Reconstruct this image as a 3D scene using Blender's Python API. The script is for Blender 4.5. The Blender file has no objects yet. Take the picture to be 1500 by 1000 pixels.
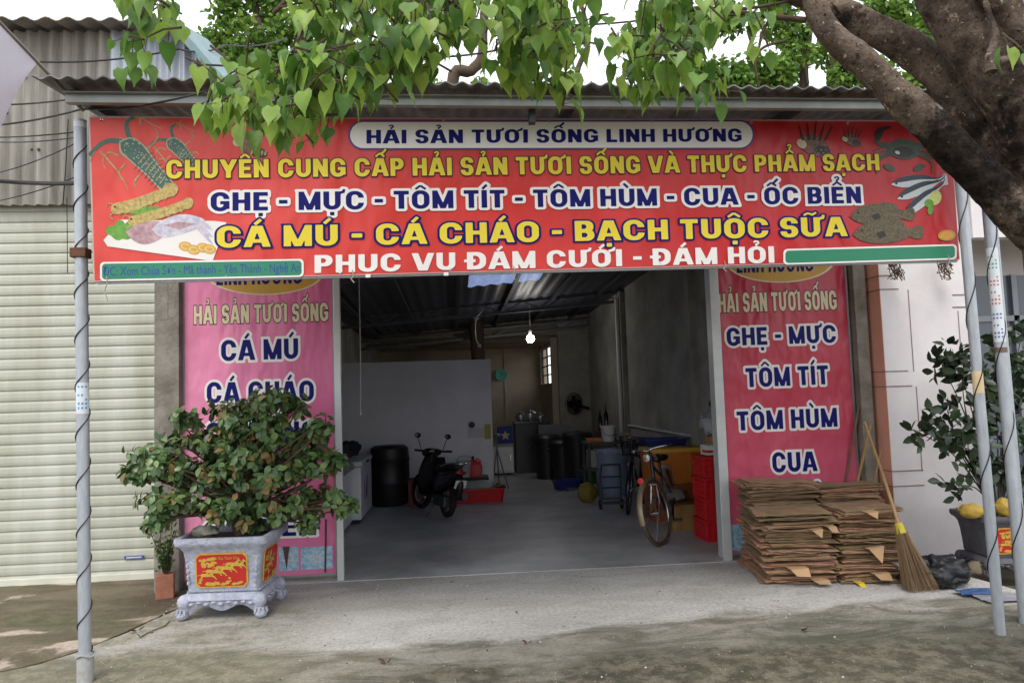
import bpy, math, random, unicodedata
import numpy as np
from math import sin, cos, tan, pi, radians, sqrt, atan2, hypot
from mathutils import Vector, Matrix, noise, Euler

random.seed(7)
SC = bpy.context.scene
COL = SC.collection

# ------------------------------------------------------------------ camera
YAW, PITCH, ROLL, CAM_H, FPX = radians(4.6), radians(4.0), radians(-1.85), 1.65, 1083.0
_d = Vector((sin(YAW) * cos(PITCH), cos(YAW) * cos(PITCH), sin(PITCH)))
_r0 = Vector((cos(YAW), -sin(YAW), 0))
_u0 = _r0.cross(_d)
_r = _r0 * cos(ROLL) + _u0 * sin(ROLL)
_u = -_r0 * sin(ROLL) + _u0 * cos(ROLL)
CAM = Vector((0, 0, CAM_H))
cd = bpy.data.cameras.new('camera')
cam = bpy.data.objects.new('camera', cd)
COL.objects.link(cam)
cd.sensor_width = 36
cd.lens = FPX / 1500 * 36
cd.clip_start, cd.clip_end = 0.05, 2000
mw = Matrix((_r, _u, -_d)).transposed().to_4x4()
mw.translation = CAM
cam.matrix_world = mw
SC.camera = cam

# ------------------------------------------------------------------ sky and sun (overcast)
SUN_EL, SUN_AZ = radians(58), radians(200)          # azimuth from +Y clockwise: behind the camera, a little left
world = bpy.data.worlds.new("World")
SC.world = world
world.use_nodes = True
nt = world.node_tree
bg = nt.nodes['Background']
sky = nt.nodes.new('ShaderNodeTexSky')
sky.sky_type = 'NISHITA'
sky.sun_disc = False
sky.sun_elevation = SUN_EL
sky.sun_rotation = SUN_AZ
sky.dust_density = 4
mixn = nt.nodes.new('ShaderNodeMix')
mixn.data_type = 'RGBA'
mixn.inputs['Factor'].default_value = 0.82           # cloud cover over the clear sky
mixn.inputs['B'].default_value = (11.5, 11.8, 12.2, 1)
nt.links.new(sky.outputs[0], mixn.inputs['A'])
nt.links.new(mixn.outputs['Result'], bg.inputs['Color'])
bg.inputs['Strength'].default_value = 0.1
sd = bpy.data.lights.new('sun', 'SUN')
sd.energy = 1.3
sd.angle = radians(22)
sd.color = (1, 0.97, 0.92)
so = bpy.data.objects.new('sun', sd)
COL.objects.link(so)
_sv = Vector((sin(SUN_AZ) * cos(SUN_EL), cos(SUN_AZ) * cos(SUN_EL), sin(SUN_EL)))
so.rotation_euler = _sv.to_track_quat('Z', 'Y').to_euler()
so.location = _sv * 30
SC.view_settings.view_transform = 'Standard'
SC.view_settings.look = 'None'
SC.view_settings.gamma = 1
SC.view_settings.exposure = 0.72
SC.render.engine = 'CYCLES'
SC.cycles.use_denoising = True
SC.cycles.max_bounces = 8
SC.cycles.diffuse_bounces = 4
SC.cycles.transparent_max_bounces = 8

# ------------------------------------------------------------------ measuring helpers (reading positions off the photograph)
def ray(px, py):
    return _d * FPX + _r * (px - 750) - _u * (py - 500)
def P(px, py, Y):
    v = ray(px, py)
    return CAM + v * (Y / v.y)
def PX(px, py, X):
    v = ray(px, py)
    return CAM + v * (X / v.x)
def G(px, py, z=0.0):
    v = ray(px, py)
    return CAM + v * ((z - CAM_H) / v.z)

# ------------------------------------------------------------------ materials
def lin(c):
    out = []
    for a in c[:3]:
        a = a / 255
        out.append(a / 12.92 if a <= 0.04045 else ((a + 0.055) / 1.055) ** 2.4)
    return (*out, 1)
MATS = {}
def mat(name, col, rough=0.6, var=0.25, scale=6.0, bump=0.0, bscale=40.0, metal=0.0, col2=None, spec=0.5, stretch=None,
        alpha=1.0, trans=0.0, emit=0.0, island=0.0, objrand=0.0, coat=0.0, translucent=0.0, detail=6):
    if name in MATS:
        return MATS[name]
    m = bpy.data.materials.new(name)
    m.use_nodes = True
    n, l = m.node_tree.nodes, m.node_tree.links
    b = n['Principled BSDF']
    b.inputs['Roughness'].default_value = rough
    b.inputs['Metallic'].default_value = metal
    b.inputs['Specular IOR Level'].default_value = spec
    if coat:
        b.inputs['Coat Weight'].default_value = coat
    if trans:
        b.inputs['Transmission Weight'].default_value = trans
    if alpha < 1:
        b.inputs['Alpha'].default_value = alpha
    c = lin(col)
    c2 = lin(col2) if col2 else tuple(x * (1 - var) for x in c[:3]) + (1,)
    tc = n.new('ShaderNodeTexCoord')
    vec = tc.outputs['Object']
    if stretch:
        mp = n.new('ShaderNodeMapping')
        mp.inputs['Scale'].default_value = stretch
        l.new(vec, mp.inputs['Vector'])
        vec = mp.outputs['Vector']
    nz = n.new('ShaderNodeTexNoise')
    nz.inputs['Scale'].default_value = scale
    nz.inputs['Detail'].default_value = detail
    nz.inputs['Roughness'].default_value = 0.65
    l.new(vec, nz.inputs['Vector'])
    rp = n.new('ShaderNodeValToRGB')
    rp.color_ramp.elements[0].position = 0.32
    rp.color_ramp.elements[1].position = 0.68
    rp.color_ramp.elements[0].color = c2
    rp.color_ramp.elements[1].color = c
    l.new(nz.outputs['Fac'], rp.inputs['Fac'])
    colout = rp.outputs['Color']
    if island or objrand:
        if island:
            g = n.new('ShaderNodeNewGeometry')
            rnd = g.outputs['Random Per Island']
            amt = island
        else:
            g = n.new('ShaderNodeObjectInfo')
            rnd = g.outputs['Random']
            amt = objrand
        hs = n.new('ShaderNodeHueSaturation')
        mr = n.new('ShaderNodeMapRange')
        mr.inputs['To Min'].default_value = 1 - amt
        mr.inputs['To Max'].default_value = 1 + amt
        l.new(rnd, mr.inputs['Value'])
        l.new(mr.outputs[0], hs.inputs['Value'])
        mr2 = n.new('ShaderNodeMapRange')
        mr2.inputs['To Min'].default_value = 0.5 + 0.06 * amt
        mr2.inputs['To Max'].default_value = 0.5 - 0.06 * amt
        l.new(rnd, mr2.inputs['Value'])
        l.new(mr2.outputs[0], hs.inputs['Hue'])
        l.new(colout, hs.inputs['Color'])
        colout = hs.outputs['Color']
    l.new(colout, b.inputs['Base Color'])
    if bump:
        nb = n.new('ShaderNodeTexNoise')
        nb.inputs['Scale'].default_value = bscale
        nb.inputs['Detail'].default_value = 5
        l.new(vec, nb.inputs['Vector'])
        bp = n.new('ShaderNodeBump')
        bp.inputs['Strength'].default_value = bump
        bp.inputs['Distance'].default_value = 0.02
        l.new(nb.outputs['Fac'], bp.inputs['Height'])
        l.new(bp.outputs['Normal'], b.inputs['Normal'])
    if emit:
        b.inputs['Emission Color'].default_value = c
        b.inputs['Emission Strength'].default_value = emit
    if translucent:
        tr = n.new('ShaderNodeBsdfTranslucent')
        l.new(colout, tr.inputs['Color'])
        mx = n.new('ShaderNodeMixShader')
        mx.inputs['Fac'].default_value = translucent
        l.new(b.outputs[0], mx.inputs[1])
        l.new(tr.outputs[0], mx.inputs[2])
        l.new(mx.outputs[0], n['Material Output'].inputs['Surface'])
    MATS[name] = m
    return m

# ------------------------------------------------------------------ mesh builder
class MB:
    def __init__(s):
        s.v, s.f, s.mi = [], [], []
    def add(s, vs, fs, mi=0):
        k = len(s.v)
        s.v += [tuple(v) for v in vs]
        s.f += [tuple(i + k for i in f) for f in fs]
        s.mi += [mi] * len(fs)
        return s
    def box(s, x0, x1, y0, y1, z0, z1, mi=0):
        vs = [(x, y, z) for x in (x0, x1) for y in (y0, y1) for z in (z0, z1)]
        return s.add(vs, [(0, 1, 3, 2), (4, 6, 7, 5), (0, 4, 5, 1), (2, 3, 7, 6), (0, 2, 6, 4), (1, 5, 7, 3)], mi)
    def cbox(s, c, h, rot=None, mi=0):
        R = rot if rot is not None else Matrix.Identity(3)
        c = Vector(c)
        vs = [c + R @ Vector((sx * h[0], sy * h[1], sz * h[2])) for sx in (-1, 1) for sy in (-1, 1) for sz in (-1, 1)]
        return s.add(vs, [(0, 1, 3, 2), (4, 6, 7, 5), (0, 4, 5, 1), (2, 3, 7, 6), (0, 2, 6, 4), (1, 5, 7, 3)], mi)
    def bar(s, p0, p1, w, h=None, mi=0, up=(0, 0, 1)):
        p0, p1 = Vector(p0), Vector(p1)
        h = h or w
        d = (p1 - p0)
        L = d.length
        d.normalize()
        upv = Vector(up)
        if abs(d.dot(upv)) > 0.98:
            upv = Vector((0, 1, 0))
        sx = d.cross(upv).normalized()
        uz = sx.cross(d)
        R = Matrix((d, sx, uz)).transposed()
        return s.cbox((p0 + p1) / 2, (L / 2, w / 2, h / 2), R, mi)
    def tube(s, pts, r, n=8, mi=0, cap=True, closed=False, wob=0.0, seed=0):
        pts = [Vector(p) for p in pts]
        N = len(pts)
        rs = r if isinstance(r, (list, tuple)) else [r] * N
        k = len(s.v)
        prev = None
        for i, p in enumerate(pts):
            if closed:
                d = pts[(i + 1) % N] - pts[i - 1]
            else:
                d = pts[min(i + 1, N - 1)] - pts[max(i - 1, 0)]
            d.normalize()
            if prev is None:
                a = Vector((0, 0, 1)) if abs(d.z) < 0.9 else Vector((1, 0, 0))
                prev = (a - d * a.dot(d)).normalized()
            else:
                prev = (prev - d * prev.dot(d)).normalized()
            b = d.cross(prev)
            for j in range(n):
                t = 2 * pi * j / n
                o = prev * cos(t) + b * sin(t)
                rr = rs[i]
                if wob:
                    rr *= 1 + wob * noise.noise(p * 6 + o * 1.1 + Vector((seed, 0, 0))) + 0.45 * wob * noise.noise(p * 17 + o * 2.2) + 0.3 * wob * noise.noise(p * 45 + o * 5)
                s.v.append(tuple(p + o * rr))
        M = N if closed else N - 1
        for i in range(M):
            i2 = (i + 1) % N
            for j in range(n):
                j2 = (j + 1) % n
                s.f.append((k + i * n + j, k + i * n + j2, k + i2 * n + j2, k + i2 * n + j))
                s.mi.append(mi)
        if cap and not closed:
            s.f.append(tuple(k + j for j in range(n))[::-1]); s.mi.append(mi)
            s.f.append(tuple(k + (N - 1) * n + j for j in range(n))); s.mi.append(mi)
        return s
    def cyl(s, p0, p1, r0, r1=None, n=14, mi=0):
        return s.tube([p0, p1], [r0, r1 if r1 is not None else r0], n, mi)
    def lathe(s, prof, c=(0, 0, 0), n=20, mi=0, R=None):
        c = Vector(c)
        k = len(s.v)
        for r, z in prof:
            for j in range(n):
                t = 2 * pi * j / n
                v = Vector((r * cos(t), r * sin(t), z))
                s.v.append(tuple(c + (R @ v if R is not None else v)))
        for i in range(len(prof) - 1):
            for j in range(n):
                j2 = (j + 1) % n
                s.f.append((k + i * n + j, k + i * n + j2, k + (i + 1) * n + j2, k + (i + 1) * n + j)); s.mi.append(mi)
        if prof[0][0] > 1e-5:
            s.f.append(tuple(k + j for j in range(n))[::-1]); s.mi.append(mi)
        if prof[-1][0] > 1e-5:
            s.f.append(tuple(k + (len(prof) - 1) * n + j for j in range(n))); s.mi.append(mi)
        return s
    def ball(s, c, r, n=12, mi=0, R=None, wob=0.0):
        r = r if isinstance(r, (list, tuple)) else (r, r, r)
        c = Vector(c)
        k = len(s.v)
        m = n // 2
        for i in range(m + 1):
            a = pi * i / m
            for j in range(n):
                t = 2 * pi * j / n
                v = Vector((sin(a) * cos(t), sin(a) * sin(t), cos(a)))
                if wob:
                    v *= 1 + wob * noise.noise(v * 2.3 + c * 3)
                v = Vector((v.x * r[0], v.y * r[1], v.z * r[2]))
                s.v.append(tuple(c + (R @ v if R is not None else v)))
        for i in range(m):
            for j in range(n):
                j2 = (j + 1) % n
                s.f.append((k + i * n + j, k + (i + 1) * n + j, k + (i + 1) * n + j2, k + i * n + j2)); s.mi.append(mi)
        return s
    def loft(s, rings, mi=0, cap0=True, cap1=True):
        k = len(s.v)
        n = len(rings[0])
        for rg in rings:
            s.v += [tuple(p) for p in rg]
        for i in range(len(rings) - 1):
            for j in range(n):
                j2 = (j + 1) % n
                s.f.append((k + i * n + j, k + i * n + j2, k + (i + 1) * n + j2, k + (i + 1) * n + j)); s.mi.append(mi)
        if cap0:
            s.f.append(tuple(k + j for j in range(n))[::-1]); s.mi.append(mi)
        if cap1:
            s.f.append(tuple(k + (len(rings) - 1) * n + j for j in range(n))); s.mi.append(mi)
        return s
    def prism(s, poly, off, mi=0):
        poly = [Vector(p) for p in poly]
        off = Vector(off)
        n = len(poly)
        return s.add(poly + [p + off for p in poly],
                     [tuple(range(n))[::-1], tuple(range(n, 2 * n))] + [(i, (i + 1) % n, n + (i + 1) % n, n + i) for i in range(n)], mi)
    def grid(s, fn, nu, nv, mi=0):
        vs = [fn(i / nu, j / nv) for i in range(nu + 1) for j in range(nv + 1)]
        fs = [(i * (nv + 1) + j, (i + 1) * (nv + 1) + j, (i + 1) * (nv + 1) + j + 1, i * (nv + 1) + j + 1) for i in range(nu) for j in range(nv)]
        return s.add(vs, fs, mi)
    def sheet(s, fn, nu, nv, th, mi=0):
        """a grid with thickness th (vector)"""
        th = Vector(th)
        a = [Vector(fn(i / nu, j / nv)) for i in range(nu + 1) for j in range(nv + 1)]
        w = nv + 1
        n = len(a)
        fs = []
        for i in range(nu):
            for j in range(nv):
                q = (i * w + j, (i + 1) * w + j, (i + 1) * w + j + 1, i * w + j + 1)
                fs += [q, tuple(n + x for x in q[::-1])]
        for i in range(nu):
            for j in (0, nv):
                p, q = i * w + j, (i + 1) * w + j
                fs.append((p, q, n + q, n + p) if j else (q, p, n + p, n + q))
        for j in range(nv):
            for i in (0, nu):
                p, q = i * w + j, i * w + j + 1
                fs.append((q, p, n + p, n + q) if i else (p, q, n + q, n + p))
        return s.add(a + [p + th for p in a], fs, mi)

def setp(o, label=None, cat=None, group=None, kind=None):
    for k, v in (('label', label), ('category', cat), ('group', group), ('kind', kind)):
        if v:
            o[k] = v
    return o
def wloc(o):
    L = Vector((0, 0, 0))
    while o is not None:
        L = L + o.location
        o = o.parent
    return L
def build(mb, name, mats, parent=None, w=False, smooth=None, bevel=0.0, label=None, cat=None, group=None, kind=None, origin=None):
    """links the builder as ONE mesh object; w=True: coordinates are world ones"""
    me = bpy.data.meshes.new(name)
    vs = np.array(mb.v, dtype=float)
    loc = Vector((0, 0, 0))
    if parent is None:
        if origin is not None:
            loc = Vector(origin)
        elif kind != 'structure':
            lo, hi = vs.min(0), vs.max(0)
            loc = Vector(((lo[0] + hi[0]) / 2, (lo[1] + hi[1]) / 2, lo[2]))
        vs = vs - np.array(loc)
    elif w:
        vs = vs - np.array(wloc(parent))
    me.from_pydata(vs.tolist(), [], mb.f)
    mats = mats if isinstance(mats, (list, tuple)) else [mats]
    for m in mats:
        me.materials.append(m)
    if len(mats) > 1:
        me.polygons.foreach_set('material_index', mb.mi)
    if smooth is not None:
        me.polygons.foreach_set('use_smooth', [True] * len(me.polygons))
        me.set_sharp_from_angle(angle=radians(smooth))
    me.update()
    o = bpy.data.objects.new(name, me)
    COL.objects.link(o)
    if parent is not None:
        o.parent = parent
    else:
        o.location = loc
    if bevel:
        bv = o.modifiers.new('bevel', 'BEVEL')
        bv.width = bevel
        bv.segments = 2
        bv.limit_method = 'ANGLE'
    setp(o, label, cat, group, kind)
    return o
def thing(name, label, cat, loc=(0, 0, 0), rz=0.0, group=None):
    o = bpy.data.objects.new(name, None)
    o.empty_display_size = 0.1
    COL.objects.link(o)
    o.location = loc
    o.rotation_euler = (0, 0, rz)
    return setp(o, label, cat, group)
def kids(o):
    return [c for c in bpy.data.objects if c.parent == o]
def copy_tree(o, parent=None):
    c = o.copy()
    COL.objects.link(c)
    c.parent = parent
    for ch in kids(o):
        copy_tree(ch, c)
    return c
def smoothpts(pts, k=4):
    pts = [Vector(p) for p in pts]
    out = []
    for i in range(len(pts) - 1):
        p0, p1, p2, p3 = pts[max(i - 1, 0)], pts[i], pts[i + 1], pts[min(i + 2, len(pts) - 1)]
        for j in range(k):
            t = j / k
            out.append(0.5 * ((2 * p1) + (p2 - p0) * t + (2 * p0 - 5 * p1 + 4 * p2 - p3) * t * t + (3 * p1 - p0 - 3 * p2 + p3) * t ** 3))
    out.append(pts[-1])
    return out

# ------------------------------------------------------------------ lettering: bold sign capitals as distance fields -> flat outlines
class Glyphs:
    H = 1 / 34
    def __init__(s):
        s.cache = {}
    def field(s, ch):
        x0, x1, y0, y1 = -0.35, 1.45, -0.55, 1.75
        xs = np.arange(x0, x1 + s.H, s.H)
        ys = np.arange(y0, y1 + s.H, s.H)
        X, Y = np.meshgrid(xs, ys, indexing='ij')
        def bx(ax, bx_, ay, by):
            dx = np.maximum(ax - X, X - bx_)
            dy = np.maximum(ay - Y, Y - by)
            return np.hypot(np.maximum(dx, 0), np.maximum(dy, 0)) + np.minimum(np.maximum(dx, dy), 0)
        def rb(ax, bx_, ay, by, r):
            r = min(r, (bx_ - ax) / 2 - 1e-3, (by - ay) / 2 - 1e-3)
            return bx(ax + r, bx_ - r, ay + r, by - r) - r
        def br(ax, ay, bx_, by, w):
            L = hypot(bx_ - ax, by - ay)
            ux, uy = (bx_ - ax) / L, (by - ay) / L
            t = (X - ax) * ux + (Y - ay) * uy
            q = np.abs(-(X - ax) * uy + (Y - ay) * ux) - w / 2
            d = np.maximum(-t, t - L)
            return np.hypot(np.maximum(d, 0), np.maximum(q, 0)) + np.minimum(np.maximum(d, q), 0)
        def cut(a, b):
            return np.maximum(a, -b)
        def U(*a):
            o = a[0]
            for b in a[1:]:
                o = np.minimum(o, b)
            return o
        def clip(a):
            return np.maximum(a, np.maximum(-Y, Y - 1))
        S, T = 0.262, 0.205                                   # stem and bar weights
        base = unicodedata.normalize('NFD', ch)
        marks = base[1:]
        b = base[0]
        W = 0.78
        if b == 'I': W = S; d = bx(0, S, 0, 1)
        elif b == 'H': d = U(bx(0, S, 0, 1), bx(W - S, W, 0, 1), bx(0, W, 0.41, 0.6))
        elif b == 'L': W = 0.62; d = U(bx(0, S, 0, 1), bx(0, W, 0, T))
        elif b == 'T': W = 0.7; d = U(bx(W / 2 - S / 2, W / 2 + S / 2, 0, 1), bx(0, W, 1 - T, 1))
        elif b == 'E': W = 0.64; d = U(bx(0, S, 0, 1), bx(0, W, 0, T), bx(0, W, 1 - T, 1), bx(0, W - 0.05, 0.41, 0.59))
        elif b in 'N': d = U(bx(0, S, 0, 1), bx(W - S, W, 0, 1), clip(br(0.09, 1.06, W - 0.09, -0.06, S * 0.98)))
        elif b == 'M': W = 0.98; d = U(bx(0, S * .95, 0, 1), bx(W - S * .95, W, 0, 1), clip(br(0.08, 1.1, W / 2, -0.02, S * 0.85)), clip(br(W - 0.08, 1.1, W / 2, -0.02, S * 0.85)))
        elif b == 'A': W = 0.86; d = U(clip(br(0.08, -0.06, W / 2 - 0.035, 1.06, S)), clip(br(W - 0.08, -0.06, W / 2 + 0.035, 1.06, S)), bx(0.22, W - 0.22, 0.2, 0.36))
        elif b == 'V': W = 0.86; d = U(clip(br(0.08, 1.06, W / 2 - 0.035, -0.06, S)), clip(br(W - 0.08, 1.06, W / 2 + 0.035, -0.06, S)))
        elif b == 'Y': W = 0.84; d = U(bx(W / 2 - S / 2, W / 2 + S / 2, 0, 0.5), clip(br(0.06, 1.08, W / 2, 0.36, S)), clip(br(W - 0.06, 1.08, W / 2, 0.36, S)))
        elif b == 'U': d = np.maximum(cut(rb(0, W, 0, 2, 0.36), rb(S, W - S, T, 2.2, 0.17)), Y - 1)
        elif b in 'OCG':
            W = 0.82
            d = cut(rb(0, W, -0.015, 1.015, 0.39), rb(S, W - S, T - 0.02, 1 - T + 0.02, 0.18))
            if b != 'O':
                d = cut(d, bx(W * 0.52, W + 0.4, 0.36, 0.64))
                if b == 'G':
                    d = U(d, bx(W * 0.5, W, 0.36, 0.53), bx(W - S * 0.8, W, 0.1, 0.5))
        elif b in 'DĐ':
            W = 0.8
            d = U(bx(0, S, 0, 1), np.maximum(cut(rb(-0.4, W, 0, 1, 0.4), rb(-0.4, W - S, T, 1 - T, 0.24)), -X))
            if b == 'Đ':
                d = U(d, bx(-0.12, 0.36, 0.42, 0.58))
        elif b == 'P':
            W = 0.72
            d = U(bx(0, S, 0, 1), np.maximum(cut(rb(-0.4, W, 0.36, 1, 0.3), rb(-0.4, W - S, 0.36 + T * .9, 1 - T * .9, 0.15)), -X))
        elif b == 'B':
            W = 0.74
            d = U(bx(0, S, 0, 1), np.maximum(cut(rb(-0.4, W - 0.03, 0.42, 1, 0.25), rb(-0.4, W - 0.03 - S, 0.42 + T * .85, 1 - T * .85, 0.12)), -X),
                  np.maximum(cut(rb(-0.4, W, 0, 0.58, 0.27), rb(-0.4, W - S, T * .85, 0.58 - T * .85, 0.14)), -X))
        elif b == 'S':
            W = 0.72
            t = cut(rb(0, W, 0.40, 1.015, 0.3), rb(S, W - S, 0.59, 0.84, 0.13))
            t = cut(t, bx(W * 0.5, W + 0.3, 0.2, 0.70))
            q = cut(rb(0, W, -0.015, 0.6, 0.3), rb(S, W - S, 0.16, 0.41, 0.13))
            q = cut(q, bx(-0.3, W * 0.5, 0.30, 0.8))
            d = U(t, q)
        elif b == '-': W = 0.38; d = bx(0, W, 0.36, 0.56)
        else: W = 0.3; return None, W, xs, ys
        m = W / 2
        top = 1.06
        circ = '\u0302' in marks
        horn = '\u031b' in marks
        for k in marks:
            if k == '\u0302':                                 # circumflex
                d = U(d, br(m - 0.24, top + 0.02, m, top + 0.22, 0.11), br(m + 0.24, top + 0.02, m, top + 0.22, 0.11))
            elif k == '\u0323':                               # dot below
                d = U(d, rb(m - 0.1, m + 0.1, -0.32, -0.13, 0.03))
            elif k == '\u031b':                               # horn
                d = U(d, br(W - 0.08, 0.9, W + 0.13, 0.98, 0.14), br(W + 0.12, 0.92, W + 0.16, 1.12, 0.12))
            else:
                ox, oy = (m + 0.2, 0.2) if circ else (m, 0.0)
                if circ and k == '\u0309': ox = m; oy = 0.26
                y = top + oy
                if k == '\u0301': d = U(d, br(ox - 0.08, y, ox + 0.13, y + 0.24, 0.13))
                elif k == '\u0300': d = U(d, br(ox + 0.08, y, ox - 0.13, y + 0.24, 0.13))
                elif k == '\u0303': d = U(d, br(ox - 0.26, y + 0.05, ox - 0.08, y + 0.17, 0.1), br(ox - 0.1, y + 0.17, ox + 0.1, y + 0.07, 0.1), br(ox + 0.08, y + 0.07, ox + 0.26, y + 0.19, 0.1))
                elif k == '\u0309':
                    rg = cut(rb(ox - 0.14, ox + 0.14, y + 0.05, y + 0.31, 0.12), rb(ox - 0.05, ox + 0.05, y + 0.14, y + 0.22, 0.04))
                    d = U(d, cut(rg, bx(ox - 0.4, ox - 0.01, y - 0.2, y + 0.18)), bx(ox - 0.05, ox + 0.05, y - 0.02, y + 0.13))
        return d, W, xs, ys
    def poly(s, ch, level):
        key = (ch, level)
        if key in s.cache:
            return s.cache[key]
        d, W, xs, ys = s.field(ch)
        vs, fs = [], []
        if d is not None:
            f = d - level
            ins = f < 0
            idx = {}
            def vid(p):
                p = (round(p[0], 4), round(p[1], 4))
                if p not in idx:
                    idx[p] = len(vs)
                    vs.append(p)
                return idx[p]
            nx, ny = f.shape
            for j in range(ny - 1):
                i = 0
                while i < nx - 1:
                    c = ins[i, j] + ins[i + 1, j] + ins[i + 1, j + 1] + ins[i, j + 1]
                    if c == 4:
                        k = i
                        while k + 1 < nx - 1 and ins[k + 2, j] and ins[k + 2, j + 1]:
                            k += 1
                        fs.append((vid((xs[i], ys[j])), vid((xs[k + 1], ys[j])), vid((xs[k + 1], ys[j + 1])), vid((xs[i], ys[j + 1]))))
                        i = k + 1
                        continue
                    if c > 0:
                        cs = [(i, j), (i + 1, j), (i + 1, j + 1), (i, j + 1)]
                        pl = []
                        for q in range(4):
                            a, b = cs[q], cs[(q + 1) % 4]
                            if ins[a]:
                                pl.append((xs[a[0]], ys[a[1]]))
                            if ins[a] != ins[b]:
                                t = f[a] / (f[a] - f[b])
                                pl.append((xs[a[0]] + t * (xs[b[0]] - xs[a[0]]), ys[a[1]] + t * (ys[b[1]] - ys[a[1]])))
                        ids = []
                        for p in pl:
                            v = vid(p)
                            if v not in ids:
                                ids.append(v)
                        if len(ids) > 2:
                            fs.append(tuple(ids))
                    i += 1
        s.cache[key] = (vs, fs, W)
        return s.cache[key]
GL = Glyphs()
def write(mb, text, A, Bp, up, nrm, layers, gap=0.13, space=0.36):
    """a line of capitals from A to Bp (baseline ends); up = cap-height vector; layers = [(spread, offset along nrm, material index)]"""
    adv, pos = 0.0, []
    for ch in text:
        if ch == ' ':
            adv += space
            continue
        W = GL.poly(ch, layers[0][0])[2]
        pos.append((ch, adv))
        adv += W + gap
        if '\u031b' in unicodedata.normalize('NFD', ch):
            adv += 0.1
    adv -= gap
    A, Bp, up, nrm = Vector(A), Vector(Bp), Vector(up), Vector(nrm)
    ax = (Bp - A) / adv
    for lev, off, mi in layers:
        for k, (ch, x) in enumerate(pos):
            vs, fs, W = GL.poly(ch, lev)
            mb.add([A + ax * (x + p[0]) + up * p[1] + nrm * (off + 0.0003 * (k % 2)) for p in vs], fs, mi)
def small_text(mb, text, A, Bp, up, nrm, off, mi):
    """small print from the built-in typeface, laid flat between A and Bp"""
    c = bpy.data.curves.new('print', 'FONT')
    c.body = text
    c.resolution_u = 3
    o = bpy.data.objects.new('print', c)
    COL.objects.link(o)
    bpy.context.view_layer.update()
    me = o.to_mesh()
    vs = [v.co.copy() for v in me.vertices]
    fs = [tuple(p.vertices) for p in me.polygons]
    o.to_mesh_clear()
    bpy.data.objects.remove(o)
    bpy.data.curves.remove(c)
    if not vs:
        return
    par = list(range(len(vs)))                                  # accents that overlap their letter lie a hair in front of it
    def fd(a):
        while par[a] != a:
            par[a] = par[par[a]]; a = par[a]
        return a
    for f in fs:
        for q in f[1:]:
            par[fd(q)] = fd(f[0])
    rt = {r: i for i, r in enumerate(sorted({fd(i) for i in range(len(vs))}))}
    dz = [0.00012 * (rt[fd(i)] % 4) for i in range(len(vs))]
    x0, x1 = min(v.x for v in vs), max(v.x for v in vs)
    A, Bp, up, nrm = Vector(A), Vector(Bp), Vector(up), Vector(nrm)
    ax = (Bp - A) / (x1 - x0)
    mb.add([A + ax * (v.x - x0) + up * (v.y / 0.72) + nrm * (off + z) for v, z in zip(vs, dz)], fs, mi)
# ------------------------------------------------------------------ shared materials
CONC = mat('weathered_concrete', (150, 145, 136), 0.9, 0.35, 5, 0.35, 30, col2=(104, 99, 90))
GALV = mat('galvanised_steel', (180, 186, 194), 0.42, 0.22, 12, 0.08, 60, metal=0.3, stretch=(3, 3, 0.8))
DARKST = mat('dark_steel', (70, 72, 78), 0.5, 0.3, 8, metal=0.5)
BLACK = mat('black_plastic', (16, 16, 18), 0.45, 0.3, 10)
RUBBER = mat('rubber', (20, 20, 21), 0.8, 0.2, 20)
CHROME = mat('chrome', (205, 205, 208), 0.16, 0.1, 10, metal=1.0)
WHITEP = mat('white_paint', (214, 214, 212), 0.5, 0.1, 6)
WIRE = mat('black_cable', (20, 20, 22), 0.6, 0.2, 10)
RUST = mat('rusty_steel', (104, 66, 46), 0.8, 0.4, 18, 0.2, 60)
WOOD = mat('grey_wood', (128, 112, 92), 0.85, 0.4, 6, 0.3, 40, stretch=(8, 8, 0.7))
BAMBOO = mat('dry_bamboo', (176, 142, 92), 0.6, 0.3, 6, stretch=(9, 9, 1))

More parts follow.
